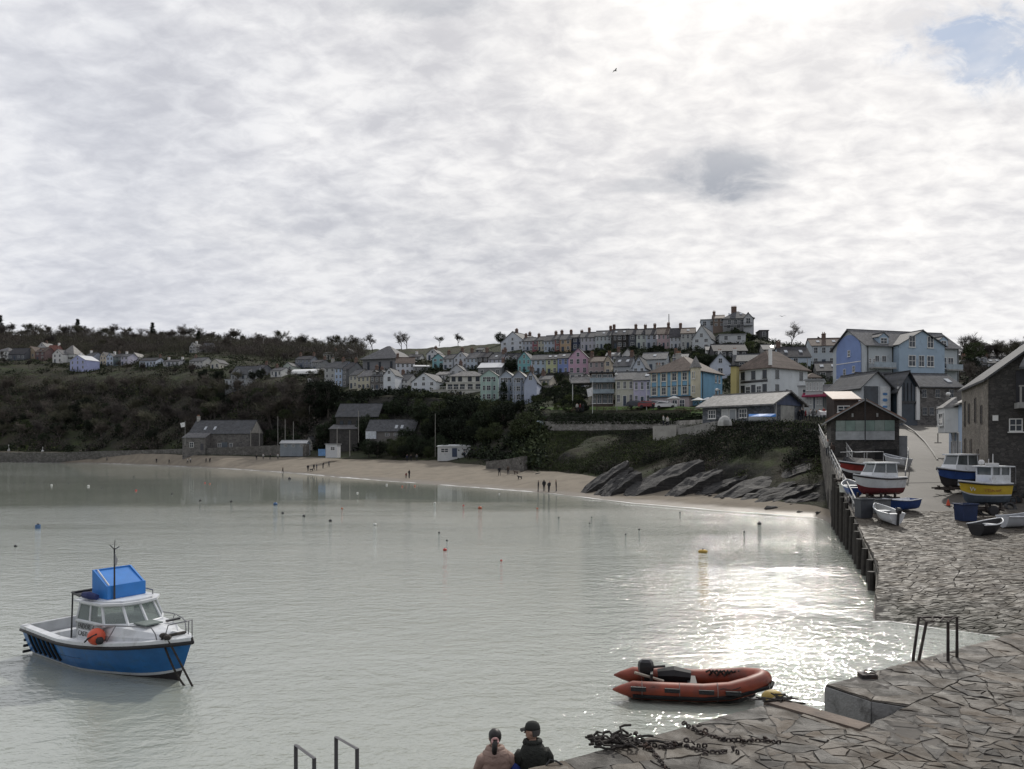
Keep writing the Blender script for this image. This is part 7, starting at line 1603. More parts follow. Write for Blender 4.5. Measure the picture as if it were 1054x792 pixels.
tag(mb.build('rope_heap', ROPE), 'tangled heap of dark rope and weed on the quay edge', 'rope')
o = thing('fender', 'small mustard yellow float hanging at the quay edge by inflatable', 'float', P(795, 717, 12.6)); mb = MB(); mb.ball((0, 0, 0), .14, 0, 12, 8, (1.25, .9, .75)); mb.build('float', mat('mustard float', (.36, .25, .06), .6), o, smooth=True); mb = MB(); mb.tube([(.12, 0, .02), (.22, -.15, -.05), (.4, -.35, .0)], .018, 5); mb.build('cord', ROPE, o)
mb = MB(); rd = random.Random(9); p0 = qp(806, 722)
for k in range(14):
    p = p0+V_((rd.gauss(0, .12), rd.gauss(0, .06), .03)); mb.tube([p, p+V_((rd.gauss(0, .15), rd.gauss(0, .08), .02)), p+V_((rd.gauss(0, .2), rd.gauss(0, .1), 0))], .012, 4)
tag(mb.build('rope_heap', ROPE), 'few dark rope ends on the quay corner by the stair slot', 'rope')
o = thing('mooring_ring', 'small iron mooring ring block on the quay near the stair slot', 'ring', qp(893, 697)); mb = MB(); mb.box(-.13, .13, -.1, .1, -.03, .06); mb.build('block', IRON, o); mb = MB(); mb.tube([(.05+.09*math.cos(q), .02+.09*math.sin(q), .085) for q in [2*math.pi*j/12 for j in range(13)]], .014, 5); mb.build('ring', IRON, o)

# ---------------------------------------------------------------- mooring buoys
BC = {'red': mat('red buoy', (.48, .05, .04), .45), 'orange': mat('orange buoy', (.42, .12, .06), .5), 'white': mat('white buoy', (.65, .65, .62), .5), 'black': mat('dark buoy', (.03, .03, .035), .6), 'blue': mat('blue buoy', (.06, .13, .26), .5), 'yellow': mat('yellow buoy', (.50, .32, .06), .5)}
BL = [(25,498,'black',.2),(53,500,'white',.3),(71,498,'black',.2),(91,501,'white',.35),(105,503,'black',.2),(138,491,'black',.25),(140,505.5,'red',.28),(177,509,'black',.25),(206,516,'black',.25),(238,517,'black',.25),(211,497.5,'red',.25),(216,498.5,'orange',.25),(283.5,520,'blue',.42),(291,529,'black',.25),(298,493.4,'black',.5),(312.8,532,'black',.25),(340,537,'black',.26),(386,541,'white',.28),(452,549,'black',.15),(460,557,'black',.13),(458,567,'red',.22),(516,577.7,'red',.12),(398,499.5,'white',.3),(414,501.4,'orange',.3),(427,500.8,'orange',.3),(447.5,518.5,'white',.25),(494,524,'orange',.38),(477,521,'red',.2),(514,509,'white',.2),(575,533.6,'black',.16),(607,539,'black',.14),(609,533,'black',.14),(658,545.5,'black',.14),(644,550.6,'black',.12),(723.5,569,'yellow',.28),(781.6,540,'black',.3),(766,548,'black',.14),(700,528,'black',.14),(16,563,'black',.17),(352,524,'orange',.2),(368,508,'white',.25),(553,524,'orange',.2)]
names = {'black': 'dark', 'white': 'white', 'red': 'red', 'orange': 'orange', 'blue': 'blue', 'yellow': 'yellow'}
_bm = {}
cnt = {}
for x, y, c, s in BL: cnt[c] = cnt.get(c, 0)+1
for x, y, c, s in BL:
    d = EYE*FOC/(y-HOR); lab = {'black': 'small dark mooring float on the open harbour water', 'white': 'small white mooring buoy on the harbour water', 'orange': 'orange mooring buoy on the water off the beach', 'red': 'red mooring buoy on the harbour water'}.get(c)
    if (x, y) == (458, 567): lab = 'brightest red buoy in the middle of the harbour'
    if c == 'blue': lab = 'large blue barrel buoy on the water off the boathouse'
    if c == 'yellow': lab = 'yellow oval buoy on the water near the slip wall'
    if (x, y) == (494, 524): lab = 'largest orange buoy off the beach'
    if (x, y) == (781.6, 540): lab = 'large black buoy on the glittering water by the rocks'
    o = thing('mooring_buoy', lab, 'buoy', (*XY(x, d), s*.25), 0, None if c in ('blue', 'yellow') or 'est' in lab or 'large' in lab else 'small %s buoys in the harbour' % names[c])
    if c not in _bm:
        mb = MB(); mb.ball((0, 0, 0), 1, 0, 10, 7, (1, 1, .85)); a = mb.build('float', BC[c], smooth=True); mb = MB(); mb.tube([(0, 0, .7), (0, 0, 1.15)], .16, 5); b = mb.build('eye', BLACKR); _bm[c] = (a.data, b.data); bpy.data.objects.remove(a); bpy.data.objects.remove(b)
    f = link('float', _bm[c][0], o); link('eye', _bm[c][1], o); s *= .60; o.scale = (s*(1.9 if c == 'yellow' else 1), s, s)
o = thing('barrel_float', 'blue plastic drum floating tilted on the water at the left', 'float', (*XY(39, 65), .1), R(20)); mb = MB(); mb.loft([[(.28*q*math.cos(a_), .28*q*math.sin(a_), z) for a_ in [2*math.pi*k/12 for k in range(12)]] for z, q in ((-.3, .7), (-.15, .76), (.1, .76), (.22, .7))]); mb.build('drum', BC['blue'], o); mb = MB(); mb.tube([(0, 0, .22), (.05, 0, .3)], .09, 8); mb.build('cap', BLACKR, o)

# ---------------------------------------------------------------- gear stacked on the slip
def lobster_pot(p, rz, s=1):
    r = thing('lobster_pot', '', 'lobster pot', p, rz); mb = MB()
    for x in (-.4, 0, .4): mb.tube([(x, .28*math.cos(q), .05+.42*math.sin(q)) for q in [math.pi*k/6 for k in range(7)]], .025, 5)
    for q in (.0, .8, 1.57, 2.3, 3.14): mb.tube([(-.4, .28*math.cos(q), .05+.42*math.sin(q)), (.4, .28*math.cos(q), .05+.42*math.sin(q))], .018, 4)
    mb.box(-.42, .42, -.3, .3, 0, .05); mb.build('frame', IRON, r); mb = MB(); mb.loft([[(x, .25*math.cos(q), .05+.38*math.sin(q)) for q in [math.pi*k/6 for k in range(7)]] for x in (-.38, .38)]); mb.build('netting', mat('dark pot netting', (.03, .035, .04), .95, var=.5, scale=12), r); r.scale = (s, s, s); return r
pot0 = None
for k, (px, py, dz) in enumerate(((1038, 518, 0), (1047, 517, 0), (1052, 512, 0), (1040, 512, .45), (1049, 509, .45), (1028, 519, 0), (1034, 508, 0), (890, 524, 0), (880, 518, 0), (899, 521, 0))):
    if pot0 is None: pot0 = o = lobster_pot((0, 0, 0), 0)
    else: o = copy_tree(pot0)
    o.location = slip_pt(px, py)+V_((0, 0, dz)); o.rotation_euler.z = k*.9; g = k < 7; o['label'] = 'lobster pot in the gear pile right of the yellow boat' if g else 'lobster pot under the maroon bottomed boat'; o['group'] = 'lobster pots right of the yellow boat' if g else 'lobster pots under the maroon bottomed boat'
def bin_(label, px, py, w_, h, m, cat='bin', rz=10):
    r = thing('fish_bin', label, cat, slip_pt(px, py), R(rz)); mb = MB(); mb.loft([[(x*q*w_/2, y*q*w_/2*.8, z) for x, y in ((-1, -1), (1, -1), (1, 1), (-1, 1))] for z, q in ((0, .9), (h, 1.0))], 0, True, False); mb.loft([[(x*q*w_/2, y*q*w_/2*.8, z) for x, y in ((-1, -1), (1, -1), (1, 1), (-1, 1))] for z, q in ((h, .92), (.12, .84))], 0, False, True); mb.build('tub', m, r)
    mb = MB(); pr = [(-w_/2-.04, -w_*.4-.04), (w_/2+.04, -w_*.4-.04), (w_/2+.04, w_*.4+.04), (-w_/2-.04, w_*.4+.04)]
    for i in range(4): mb.tube([(*pr[i], h), (*pr[(i+1) % 4], h)], .04, 5)
    mb.build('rim', m, r); return r
bin_('navy blue fish bin below the yellow boat', 994, 536, 1.05, 1.05, mat('navy plastic', (.012, .028, .085), .6)); bin_('dark grey tall bin beside the white dinghy', 889, 533, .9, 1.2, mat('dark grey plastic', (.05, .055, .065), .6)); bin_('grey fish bin under the maroon bottomed boat', 905, 528, 1.1, .9, mat('grey plastic', (.13, .135, .14), .6)); bin_('pale fish bin beside the slip railing', 872, 507, .9, .6, mat('pale plastic', (.5, .5, .46), .6))
rd = random.Random(21)
for k, (px, py) in enumerate(((1003, 528), (1014, 530), (1022, 527), (1040, 524))):
    r = thing('tyre', 'black tyre lying under the yellow boat', 'tyre', slip_pt(px, py)+V_((0, 0, .12)), 0, 'tyres under the yellow boat'); mb = MB(); mb.tube([(.30*math.cos(q), .30*math.sin(q), 0) for q in [2*math.pi*j/14 for j in range(15)]], .11, 7); mb.build('tread', BLACKR, r); r.rotation_euler = (rd.uniform(-.5, 1.2), rd.uniform(-.4, .4), 0)
r = thing('traffic_cone', 'small orange cone on the slip road by the blue boat', 'cone', slip_pt(976, 521)); mb = MB(); mb.loft([[(q*math.cos(a_), q*math.sin(a_), z) for a_ in [2*math.pi*j/10 for j in range(10)]] for z, q in ((.04, .14), (.45, .03))]); mb.build('cone', ORANGE, r); mb = MB(); mb.box(-.18, .18, -.18, .18, 0, .04); mb.build('base', BLACKR, r)
r = thing('sunlit_patch_heap', 'white heap as tarpaulin behind the boat shed', 'sunlit patch', P(857, 427.5, 110)); mb = MB(); mb.loft([[(x, y, z+rd.gauss(0, .08)) for y, z in ((-.9, 0), (-.5, .5), (0, .6), (.6, .4), (.9, 0))] for x in (-2.0, -1.2, -.3, .6, 1.4, 2.2)]); mb.build('sheet', mat('white tarpaulin', (.72, .72, .72), .35), r)  # white heap stands in for a bright sunlit patch
r = thing('tarpaulin_boat', 'bright blue covered boat parked in front of the cafe', 'boat', P(785, 435, 105), R(-15)); pt = hull_fn(3.6, 1.4, .5, .5, .6, .2); hull(r, lambda s, t, sd=1, i=0, dz=0: pt(s, t, sd, i, dz+.3), [(1, 0)], [WHITEP], 12); mb = MB(); mb.loft([[(x, -w_, .75), (x, 0, 1.15), (x, w_, .75)] for x, w_ in ((-1.8, .55), (-.5, .75), (.8, .65), (1.7, .15))]); mb.build('cover', SKYBLUE, r)
r = thing('dome_shelter', 'pale round domed tent by the left corner of the cafe', 'tent', P(746, 437.5, 106)); mb = MB(); mb.loft([[(1.0*math.cos(q)*math.cos(a_), 1.0*math.cos(q)*math.sin(a_)*.8, 1.25*math.sin(q)) for a_ in [2*math.pi*j/12 for j in range(12)]] for q in (-.1, .35, .75, 1.15, 1.5)]); mb.build('skin', mat('pale tent skin', (.42, .42, .40), .8), r); mb = MB(); mb.box(-.35, .35, -.86, -.72, .0, .6); mb.build('door', TRIM, r)

# ---------------------------------------------------------------- posts, masts, flags, lamps, cars
def pole(name, label, cat, p, h, r0=.06, m=None, parts=None):
    r = thing(name, label, cat, p); mb = MB(); mb.tube([(0, 0, -1), (0, 0, h)], [r0, r0*.7], 6); mb.build('pole', m or TRIM, r); return r
FL = mat('white flag cloth', (.72, .72, .72), .8)
def flag(r, z, w_, h): 
    mb = MB(); n = 8; rings = [[(-w_*k/n, .12*math.sin(k*1.1), z-.25*k/n*h), (-w_*k/n*.8, .12*math.sin(k*1.1+.5), z-h-.15*k/n*h)] for k in range(n+1)]
    for k in range(n): mb.add([rings[k][0], rings[k+1][0], rings[k+1][1], rings[k][1]], [(0, 1, 2, 3), (3, 2, 1, 0)])
    mb.build('flag', FL, r)
def gpz(px, d, py): p = P(px, py, d); return p
r = pole('flagpole', 'flagpole with drooping white flag on the lawn', 'flagpole', gpz(610, 155, 424), 6.2, .05, WHITE); flag(r, 4.9, 1.2, 1.7)
r = pole('flagpole', 'flagpole with small white flag at the boathouse', 'flagpole', gpz(190.5, 252, 455), 6.8, .07); flag(r, 6.4, 1.6, 1.5)
r = pole('lamp_post', 'tall pale lamp post on the lawn before the cream cottage', 'lamp', gpz(635, 154, 423), 9.5, .07, TRIM); mb = MB(); mb.ball((-.15, 0, 7.2), .28); mb.build('lamp_head', WHITE, r)
r = pole('lamp_post', 'pale pole on the lawn in front of the lilac house', 'post', gpz(665.5, 150, 422), 5.0, .06, WHITE)
r = pole('mast', 'tall lattice radio mast on the skyline behind the top row', 'mast', gpz(688.5, 300, 338), 5.5, .22)
for k, (px, py, d, h, lab) in enumerate(((286, 458, 245, 9, 'tall pale pole rising right of the boathouse'), (293.5, 457, 240, 7.5, 'pale pole between the boathouse and the beach huts'), (302, 456, 238, 6.5, 'shorter pale pole above the beach huts'), (318.5, 438, 262, 8, 'slim pale pole on the green bank above the beach huts'), (347, 466, 212, 7, 'pale pole beside the white kiosk'), (369, 452, 222, 8, 'pale pole in front of the stone hall'), (360, 466, 208, 6, 'thin pole on the beach in front of the hall'), (448, 466, 190, 9.5, 'dark telegraph pole left of the beach cafe'), (258, 463, 246, 6, 'short post by the right end of the boathouse'), (267, 463, 246, 6.5, 'post beside the boathouse yard'), (831, 412, 150, 8, 'telegraph pole behind the shop with the awning'))):
    pole('pole', lab, 'pole', gpz(px, d, py), h, .13 if d > 200 else .09, mat('weathered pale pole', (.26, .25, .23), .8))
r = pole('lamp_post', 'street lamp with white globe beside the stone hall and oriel house', 'lamp', P(976, 437, 108), 4.0, .06, TRIM); mb = MB(); mb.ball((0, 0, 4.2), .30); mb.build('globe', WHITE, r)
r = pole('lamp_post', 'lamp with white globe right of the blue corner house', 'lamp', P(738, 417, 140), 2.6, .06, DARKP); mb = MB(); mb.ball((0, 0, 2.75), .28); mb.build('globe', WHITE, r)
for px, lab in ((9, 'white pointed marker post on the sea wall at the left edge'), (44, 'small white marker on the sea wall')):
    d = float(kdepth(3, U_(px)))+2; r = thing('marker_post', lab, 'marker', (*XY(px, d), 4.05)); mb = MB(); h = 2.6 if px < 20 else 1.7; mb.loft([[(q*math.cos(a_), q*math.sin(a_), z) for a_ in [2*math.pi*j/6 for j in range(6)]] for z, q in ((-.2, .6), (h*.35, .55), (h*.5, .25), (h, .06))]); mb.build('post', WHITE, r); mb = MB(); mb.ball((0, 0, h+.15), .2); mb.build('cap', WHITE, r)
def car(label, p, rz, m, group=None, van=False, name='parked_car'):
    r = thing(name, label, 'van' if van else 'car', p, R(rz), group); h = 1.9 if van else 1.42
    pr = [(-2.1, .35), (2.1, .35), (2.15, .75), (1.75, .95), (1.0, 1.0), (.45, h-.05), (-1.3, h), (-2.0, 1.0)] if not van else [(-2.3, .35), (2.3, .35), (2.35, .8), (1.9, 1.05), (1.3, h), (-2.25, h)]
    mb = MB(); mb.loft([[(x, y*(1 if z < 1.02 else .86), z) for x, z in pr] for y in (-.85, .85)]); mb.build('body', m, r)
    mb = MB(); a_ = (.9, 1.02, .38, h-.10, -1.2, h-.10, -1.75, 1.02) if not van else (1.75, 1.12, 1.22, h-.12, .2, h-.12, .2, 1.12); w_ = [(a_[0], a_[1]), (a_[2], a_[3]), (a_[4], a_[5]), (a_[6], a_[7])]
    mb.loft([[(x, y*(1.01 if z < 1.2 else .88), z) for x, z in w_] for y in (-.845, .845)]); mb.build('windows', GLASS, r)
    for x in (-1.3, 1.3):
        for y in (-.82, .82): mb = MB(); mb.loft([[(x+.32*q*math.cos(t_), y+yy, .32+.32*q*math.sin(t_)) for t_ in [2*math.pi*k/12 for k in range(12)]] for yy, q in ((-.1, .9), (-.08, 1), (.08, 1), (.1, .9))]); mb.build('wheel', BLACKR, r)
    return r
CW, CS, CD, CR_ = mat('white car paint', (.68, .68, .68), .25, coat=.5, var=.04), mat('silver car paint', (.36, .37, .38), .3, .4, coat=.5), mat('dark car paint', (.03, .035, .045), .25, coat=.5), mat('red car paint', (.22, .03, .03), .3, coat=.5)
for lab, px, py, d, rz, m, van in (('white van parked below the marquee', 323, 395, 305, 10, CW, True), ('silver car parked beside the chapel terrace', 343, 399.5, 278, -25, CS, False), ('white van parked below the cream terraced houses', 391, 406.5, 262, -20, CW, True), ('white car parked in front of the white cottage', 429, 408, 246, -10, CW, False), ('white van at the foot of the stepped hotel', 456, 410, 236, -30, CW, True), ('dark car beside the hotel van', 447, 409, 240, -30, CD, False), ('silver car parked in front of the lilac house', 678, 420, 150, -20, CS, False), ('white car parked left of the blue corner house', 686, 421, 147, -20, CW, False), ('dark car parked by the cream cottage', 656, 420, 152, -15, CD, False), ('red car parked near the lilac house', 668, 420.5, 150.5, -18, CR_, False)): car(lab, P(px, py, d), rz, m, None, van)
def table(p, rz): 
    r = thing('picnic_table', '', 'picnic table', p, rz); W0 = mat('weathered bench wood', (.16, .12, .085), .8, var=.3)
    mb = MB(); mb.box(-.9, .9, -.38, .38, .70, .76); mb.build('tabletop', W0, r)
    for y in (-.75, .75): mb = MB(); mb.box(-.9, .9, y-.14, y+.14, .42, .47); mb.build('bench', W0, r)
    for x in (-.7, .7): mb = MB(); mb.tube([(x, -.75, .0), (x, -.2, .70)], .05, 4); mb.tube([(x, .75, 0), (x, .2, .70)], .05, 4); mb.tube([(x, -.8, .40), (x, .8, .40)], .04, 4); mb.build('leg', W0, r)
    return r
t0 = None; k = 0
for px, py, d in ((618, 423, 156), (628, 423, 155), (646, 423, 153), (656, 424, 152), (700, 424.5, 140), (708, 425, 139), (715, 425, 138), (722, 426, 136), (730, 427, 134), (592, 423.5, 159)):
    if t0 is None: t0 = o = table((0, 0, 0), 0)
    else: o = copy_tree(t0)
    o.location = P(px, py, d); o.rotation_euler.z = k*.5; k += 1; c = px > 690; o['label'] = 'wooden picnic table in front of the blue corner house' if c else 'wooden picnic table on the lawn'; o['group'] = 'picnic tables before the blue corner house' if c else 'picnic tables on the lawn'
def parasol(label, p, m):
    r = thing('parasol', label, 'parasol', p); mb = MB(); mb.tube([(0, 0, -.2), (0, 0, 2.5)], .04, 6); mb.build('pole', TRIM, r); mb = MB(); mb.loft([[(q*math.cos(a_), q*math.sin(a_), z) for a_ in [2*math.pi*j/8 for j in range(8)]] for z, q in ((2.0, 1.4), (2.03, 1.38), (2.55, .08))]); mb.build('canopy', m, r)
PG1 = mat('grey parasol cloth', (.32, .34, .37), .8); PG2 = mat('pale parasol cloth', (.55, .55, .53), .8)
parasol('grey parasol at the right corner of the blue corner house', P(729, 424, 137), PG1); parasol('pale parasol between the tables before the blue house', P(719, 424, 138.5), PG2); parasol('pale parasol left of the blue corner house shop front', P(694, 422, 143), PG2)
r = thing('gull', 'small dark gull flying high in the pale sky', 'bird', P(633, 73, 95), R(15)); mb = MB(); mb.loft([[(x, q*math.cos(a_), q*.8*math.sin(a_)) for a_ in [2*math.pi*j/8 for j in range(8)]] for x, q in ((-.25, .01), (-.12, .05), (.05, .07), (.17, .045), (.25, .03), (.3, .008))]); mb.build('body', mat('grey gull plumage', (.25, .25, .26), .8), r)
for s in (-1, 1): mb = MB(); mb.loft([[(-.06, s*.04, .02), (.12, s*.04, .02), (.12, s*.04, .05), (-.06, s*.04, .05)], [(-.02, s*.28, .11), (.12, s*.28, .11), (.12, s*.28, .13), (-.02, s*.28, .13)], [(-.10, s*.58, .05), (-.06, s*.58, .05), (-.06, s*.58, .06), (-.10, s*.58, .06)]]); mb.build('wing', mat('grey gull wing', (.18, .18, .19), .8), r)
r = thing('gull', 'tiny distant gull above the roofs right of the summit', 'bird', P(805, 326, 120), R(80)); 
for ch in [o for o in COL.objects if o.parent and o.parent.get('label', '').startswith('small dark gull')]: c = ch.copy(); COL.objects.link(c); c.parent = r
# ---------------------------------------------------------------- people
def skin_body(name, verts, edges, radii, root_i, mats, matf, sub=1):
    """one continuous figure grown round a jointed skeleton"""
    me = bpy.data.meshes.new(name); me.from_pydata(verts, edges, []); o = bpy.data.objects.new(name, me); COL.objects.link(o)
    o.modifiers.new('s', 'SKIN'); sv = me.skin_vertices[0].data
    for i, q in enumerate(radii): sv[i].radius = q if isinstance(q, tuple) else (q, q)
    sv[root_i].use_root = True
    m = o.modifiers.new('u', 'SUBSURF'); m.levels = sub; m.render_levels = sub
    dg = bpy.context.evaluated_depsgraph_get(); dg.update(); out = bpy.data.meshes.new_from_object(o.evaluated_get(dg)); bpy.data.objects.remove(o)
    out.materials.clear()
    for q in mats: out.materials.append(q)
    for p in out.polygons: p.material_index = matf(p.center); p.use_smooth = True
    return out
SKINM = mat('skin', (.42, .26, .19), .6, var=.08); HAIRM = mat('dark hair', (.012, .010, .009), .5, var=.4, scale=30)
def walker(step, arms, lean=0.0, h=1.72):
    k = h/1.72
    V = [(0, 0, .95), (0, -.02-lean*.2, 1.18), (0, -.02-lean*.5, 1.42), (0, -.03-lean*.6, 1.52), (0, -.05-lean*.7, 1.64), (0, -.05-lean*.7, 1.72),
         (.10, 0, .90), (.11, -step*.5, .50), (.11, -step*.55+.05, .07), (.11, -step*.55-.12, .04), (-.10, 0, .90), (-.11, step*.35, .50), (-.11, step*.8, .09), (-.11, step*.8-.13, .04),
         (.19, -.02-lean*.5, 1.40), (.25, .03+arms*.1, 1.15), (.24, -.08-arms*.2, .93), (-.19, -.02-lean*.5, 1.40), (-.25, .03-arms*.1, 1.15), (-.24, -.05+arms*.12, .93)]
    E = [(0, 1), (1, 2), (2, 3), (3, 4), (4, 5), (0, 6), (6, 7), (7, 8), (8, 9), (0, 10), (10, 11), (11, 12), (12, 13), (2, 14), (14, 15), (15, 16), (2, 17), (17, 18), (18, 19)]
    Rd = [(.17, .13), (.16, .12), (.17, .11), .062, (.085, .10), (.07, .08), .10, .068, .05, .04, .10, .068, .05, .04, .075, .055, .042, .075, .055, .042]
    return [tuple(c*k for c in v) for v in V], E, Rd
COATS = [mat('dark coat', (.018, .019, .023), .85), mat('navy coat', (.022, .03, .06), .85), mat('brown coat', (.07, .05, .04), .85), mat('pale coat', (.48, .47, .45), .85), mat('red coat', (.22, .03, .035), .85), mat('grey coat', (.12, .125, .13), .85)]
JEANS = mat('dark trousers', (.022, .024, .034), .9)
WALK = {}
def walker_mesh(pose, coat):
    if (pose, coat) not in WALK:
        a = {0: (.0, 0, 0, 1.74), 1: (.28, 1, .05, 1.70), 2: (.12, .5, .25, 1.68), 3: (.2, .6, .05, 1.15)}[pose]; V, E, Rd = walker(*a); h = a[3]/1.72
        if pose == 3: Rd = [tuple(x*.72 for x in q) if isinstance(q, tuple) else q*.72 for q in Rd]
        WALK[(pose, coat)] = skin_body('person', V, E, Rd, 0, [COATS[coat], JEANS, SKINM, HAIRM], lambda c: 1 if c.z < .86*h else (0 if c.z < 1.50*h else (3 if (c.z > 1.66*h or c.y > -.03) else 2)), 1)
    return WALK[(pose, coat)]
PEOPLE = [  # px, foot py, coat, pose, facing, label, group
 (291, 487.5, 2, 1, 90, 'lone person in brown walking on the beach near the waterline', None),
 (317, 485.5, 0, 0, 20, 'person in dark coat at the left of the walking party on the sand', None), (323, 484.5, 0, 1, 60, 'dark coated person in the middle of the walking party on the sand', 'middle pair of the walking party'), (326, 484.5, 1, 0, 90, 'dark coated person in the middle of the walking party on the sand', 'middle pair of the walking party'), (332.5, 482.5, 0, 2, 80, 'stooping dark figure right of the walking party on the sand', None), (338.5, 481, 1, 1, 90, 'person in navy at the right end of the walking party', None),
 (418, 492.5, 4, 3, 40, 'small child beside the adult near the water in mid beach', None), (421.2, 492.5, 0, 0, 60, 'tall adult in dark coat beside a child near the water', None),
 (419, 475, 1, 0, 0, 'person in dark clothes by the bushes at the back of the beach', 'people by the bushes at the back of the beach'), (423, 475, 0, 1, 30, 'person in dark clothes by the bushes at the back of the beach', 'people by the bushes at the back of the beach'), (429, 474.5, 5, 0, 0, 'person in grey by the bushes at the back of the beach', None),
 (478, 472, 1, 0, 0, 'person standing by the white beach cafe', None), (514, 490, 0, 1, 200, 'person in dark coat walking by the low wall below the hut', None), (523, 489, 2, 1, 190, 'person in brown walking behind another below the hut', None),
 (554, 506.5, 0, 0, 90, 'dark figure at the left of the four standing by the waterline', None), (560, 506, 0, 0, 200, 'dark figure second from left of the four by the waterline', None), (565, 507, 0, 2, 140, 'bending dark figure among the four by the waterline', None), (572.5, 506, 2, 0, 270, 'slim figure in brown at the right of the four by the waterline', None),
 (193, 477, 3, 1, 90, 'person in pale coat below the boathouse', 'pale coated people below the boathouse'), (196, 476.5, 3, 0, 60, 'person in pale coat below the boathouse', 'pale coated people below the boathouse'), (212, 476.5, 0, 1, 90, 'person in dark coat right of the pale coated pair below the boathouse', 'dark coated pair below the boathouse'), (216, 476.5, 0, 2, 70, 'stooping dark figure below the boathouse', None),
 (161, 477, 0, 0, 0, 'person in dark coat at the water edge left of the boathouse', None), (174, 477.5, 0, 1, 90, 'striding dark figure left of the boathouse', None), (110, 475, 5, 1, 90, 'grey figure walking at the far left end of the sand', None),
 (264, 474, 0, 0, 0, 'dark figure on the sand right of the boathouse', 'dark figures right of the boathouse'), (271, 473, 3, 0, 0, 'figure in pale top right of the boathouse', None), (278, 473, 0, 1, 90, 'dark figure on the sand right of the boathouse', 'dark figures right of the boathouse'), (286, 473, 3, 0, 0, 'figure in pale top left of the beach huts', None),
]
for px, py, coat, pose, rz, lab, g in PEOPLE:
    u = U_(px); best = None                       # walk out along the view line until the sand lies at that height
    for d in np.arange(float(kdepth(2, u))-8, float(kdepth(4, u)), .5):
        q = HOR-(ground(u*d, d)-EYE)*FOC/d
        if best is None or abs(q-py) < best[0]: best = (abs(q-py), d)
    p = gp(px, best[1]); o = link('person', walker_mesh(pose, coat), None, (p.x, p.y, p.z-.02), (0, 0, R(rz))); tag(o, lab, 'person', g)
def dog(label, px, py, m, rz):
    u = U_(px); d = min(np.arange(float(kdepth(2, u))-6, float(kdepth(4, u)), .5), key=lambda d: abs(HOR-(ground(u*d, d)-EYE)*FOC/d-py)); p = gp(px, float(d))
    V = [(0, 0, .48), (.22, 0, .50), (-.24, 0, .47), (.36, 0, .62), (.46, 0, .68), (.58, 0, .65), (.24, .09, .30), (.23, .09, .03), (.24, -.09, .30), (.26, -.09, .03), (-.26, .09, .33), (-.33, .09, .18), (-.28, .09, .03), (-.26, -.09, .33), (-.33, -.09, .18), (-.30, -.09, .03), (-.42, 0, .58)]
    E = [(0, 1), (0, 2), (1, 3), (3, 4), (4, 5), (1, 6), (6, 7), (1, 8), (8, 9), (2, 10), (10, 11), (11, 12), (2, 13), (13, 14), (14, 15), (2, 16)]
    o = link('dog', skin_body('dog', V, E, [.12, .14, .11, .08, .085, .045, .05, .03, .05, .03, .065, .035, .03, .065, .035, .03, .02], 0, [m], lambda c: 0), None, p, (0, 0, R(rz))); tag(o, label, 'dog')
dog('black dog beside the walking party on the sand', 320.5, 485.5, COATS[0], 20); dog('dark dog running on the sand below the low wall', 535, 494, COATS[0], 200); dog('brown dog standing on the sand near the low wall', 531, 488.5, COATS[2], 160)
# crowd on the terrace by the shop and on the lawn, seen small
k = 0; ter = [(826, 433), (829, 434), (833, 433), (837, 433.5), (841, 434), (845, 433), (848, 432), (823, 434)]
for px, py in ter:
    o = link('person', walker_mesh(k % 3, (0, 4, 3, 5, 2, 1, 4, 0)[k]), None, P(px, py, 112), (0, 0, R(50*k))); tag(o, ('person in black by the tables between cafe and boat shed', 'person in red top by the tables near the cafe', 'person in white by the tables near the cafe', 'person in grey near the cafe terrace tables', 'person in brown near the cafe terrace tables', 'person in navy near the cafe terrace tables', 'second person in red nearest the boat shed', 'person in black closest to the cafe gable')[k], 'person'); k += 1
for k, (px, py, c, lab) in enumerate(((594, 424, 3, 'person in white on the lawn by the canopy'), (597, 424, 4, 'person in red on the lawn by the canopy'), (600, 424.5, 0, 'person in black on the lawn by the canopy'), (672, 424, 0, 'person in black on the lawn below the lilac house'), (683, 438, 3, 'person in white leaning at the buttress top'), (687, 439, 3, 'second person in white at the buttress top'))):
    d = 158 if px < 640 else 146 if py < 430 else 132; o = link('person', walker_mesh(k % 2, c), None, P(px, py, d), (0, 0, R(70*k))); tag(o, lab, 'person')
for k, (px, py, c, lab) in enumerate(((850, 470, 3, 'person in white at the top of the slip wall steps'), (853, 466, 3, 'second person in white at the top of the slip wall steps'), (855, 474, 2, 'person in brown by the slip wall rail'))):
    p = slip_pt(px+2, py); o = link('person', walker_mesh(k % 2, c), None, p, (0, 0, R(100*k))); tag(o, lab, 'person')

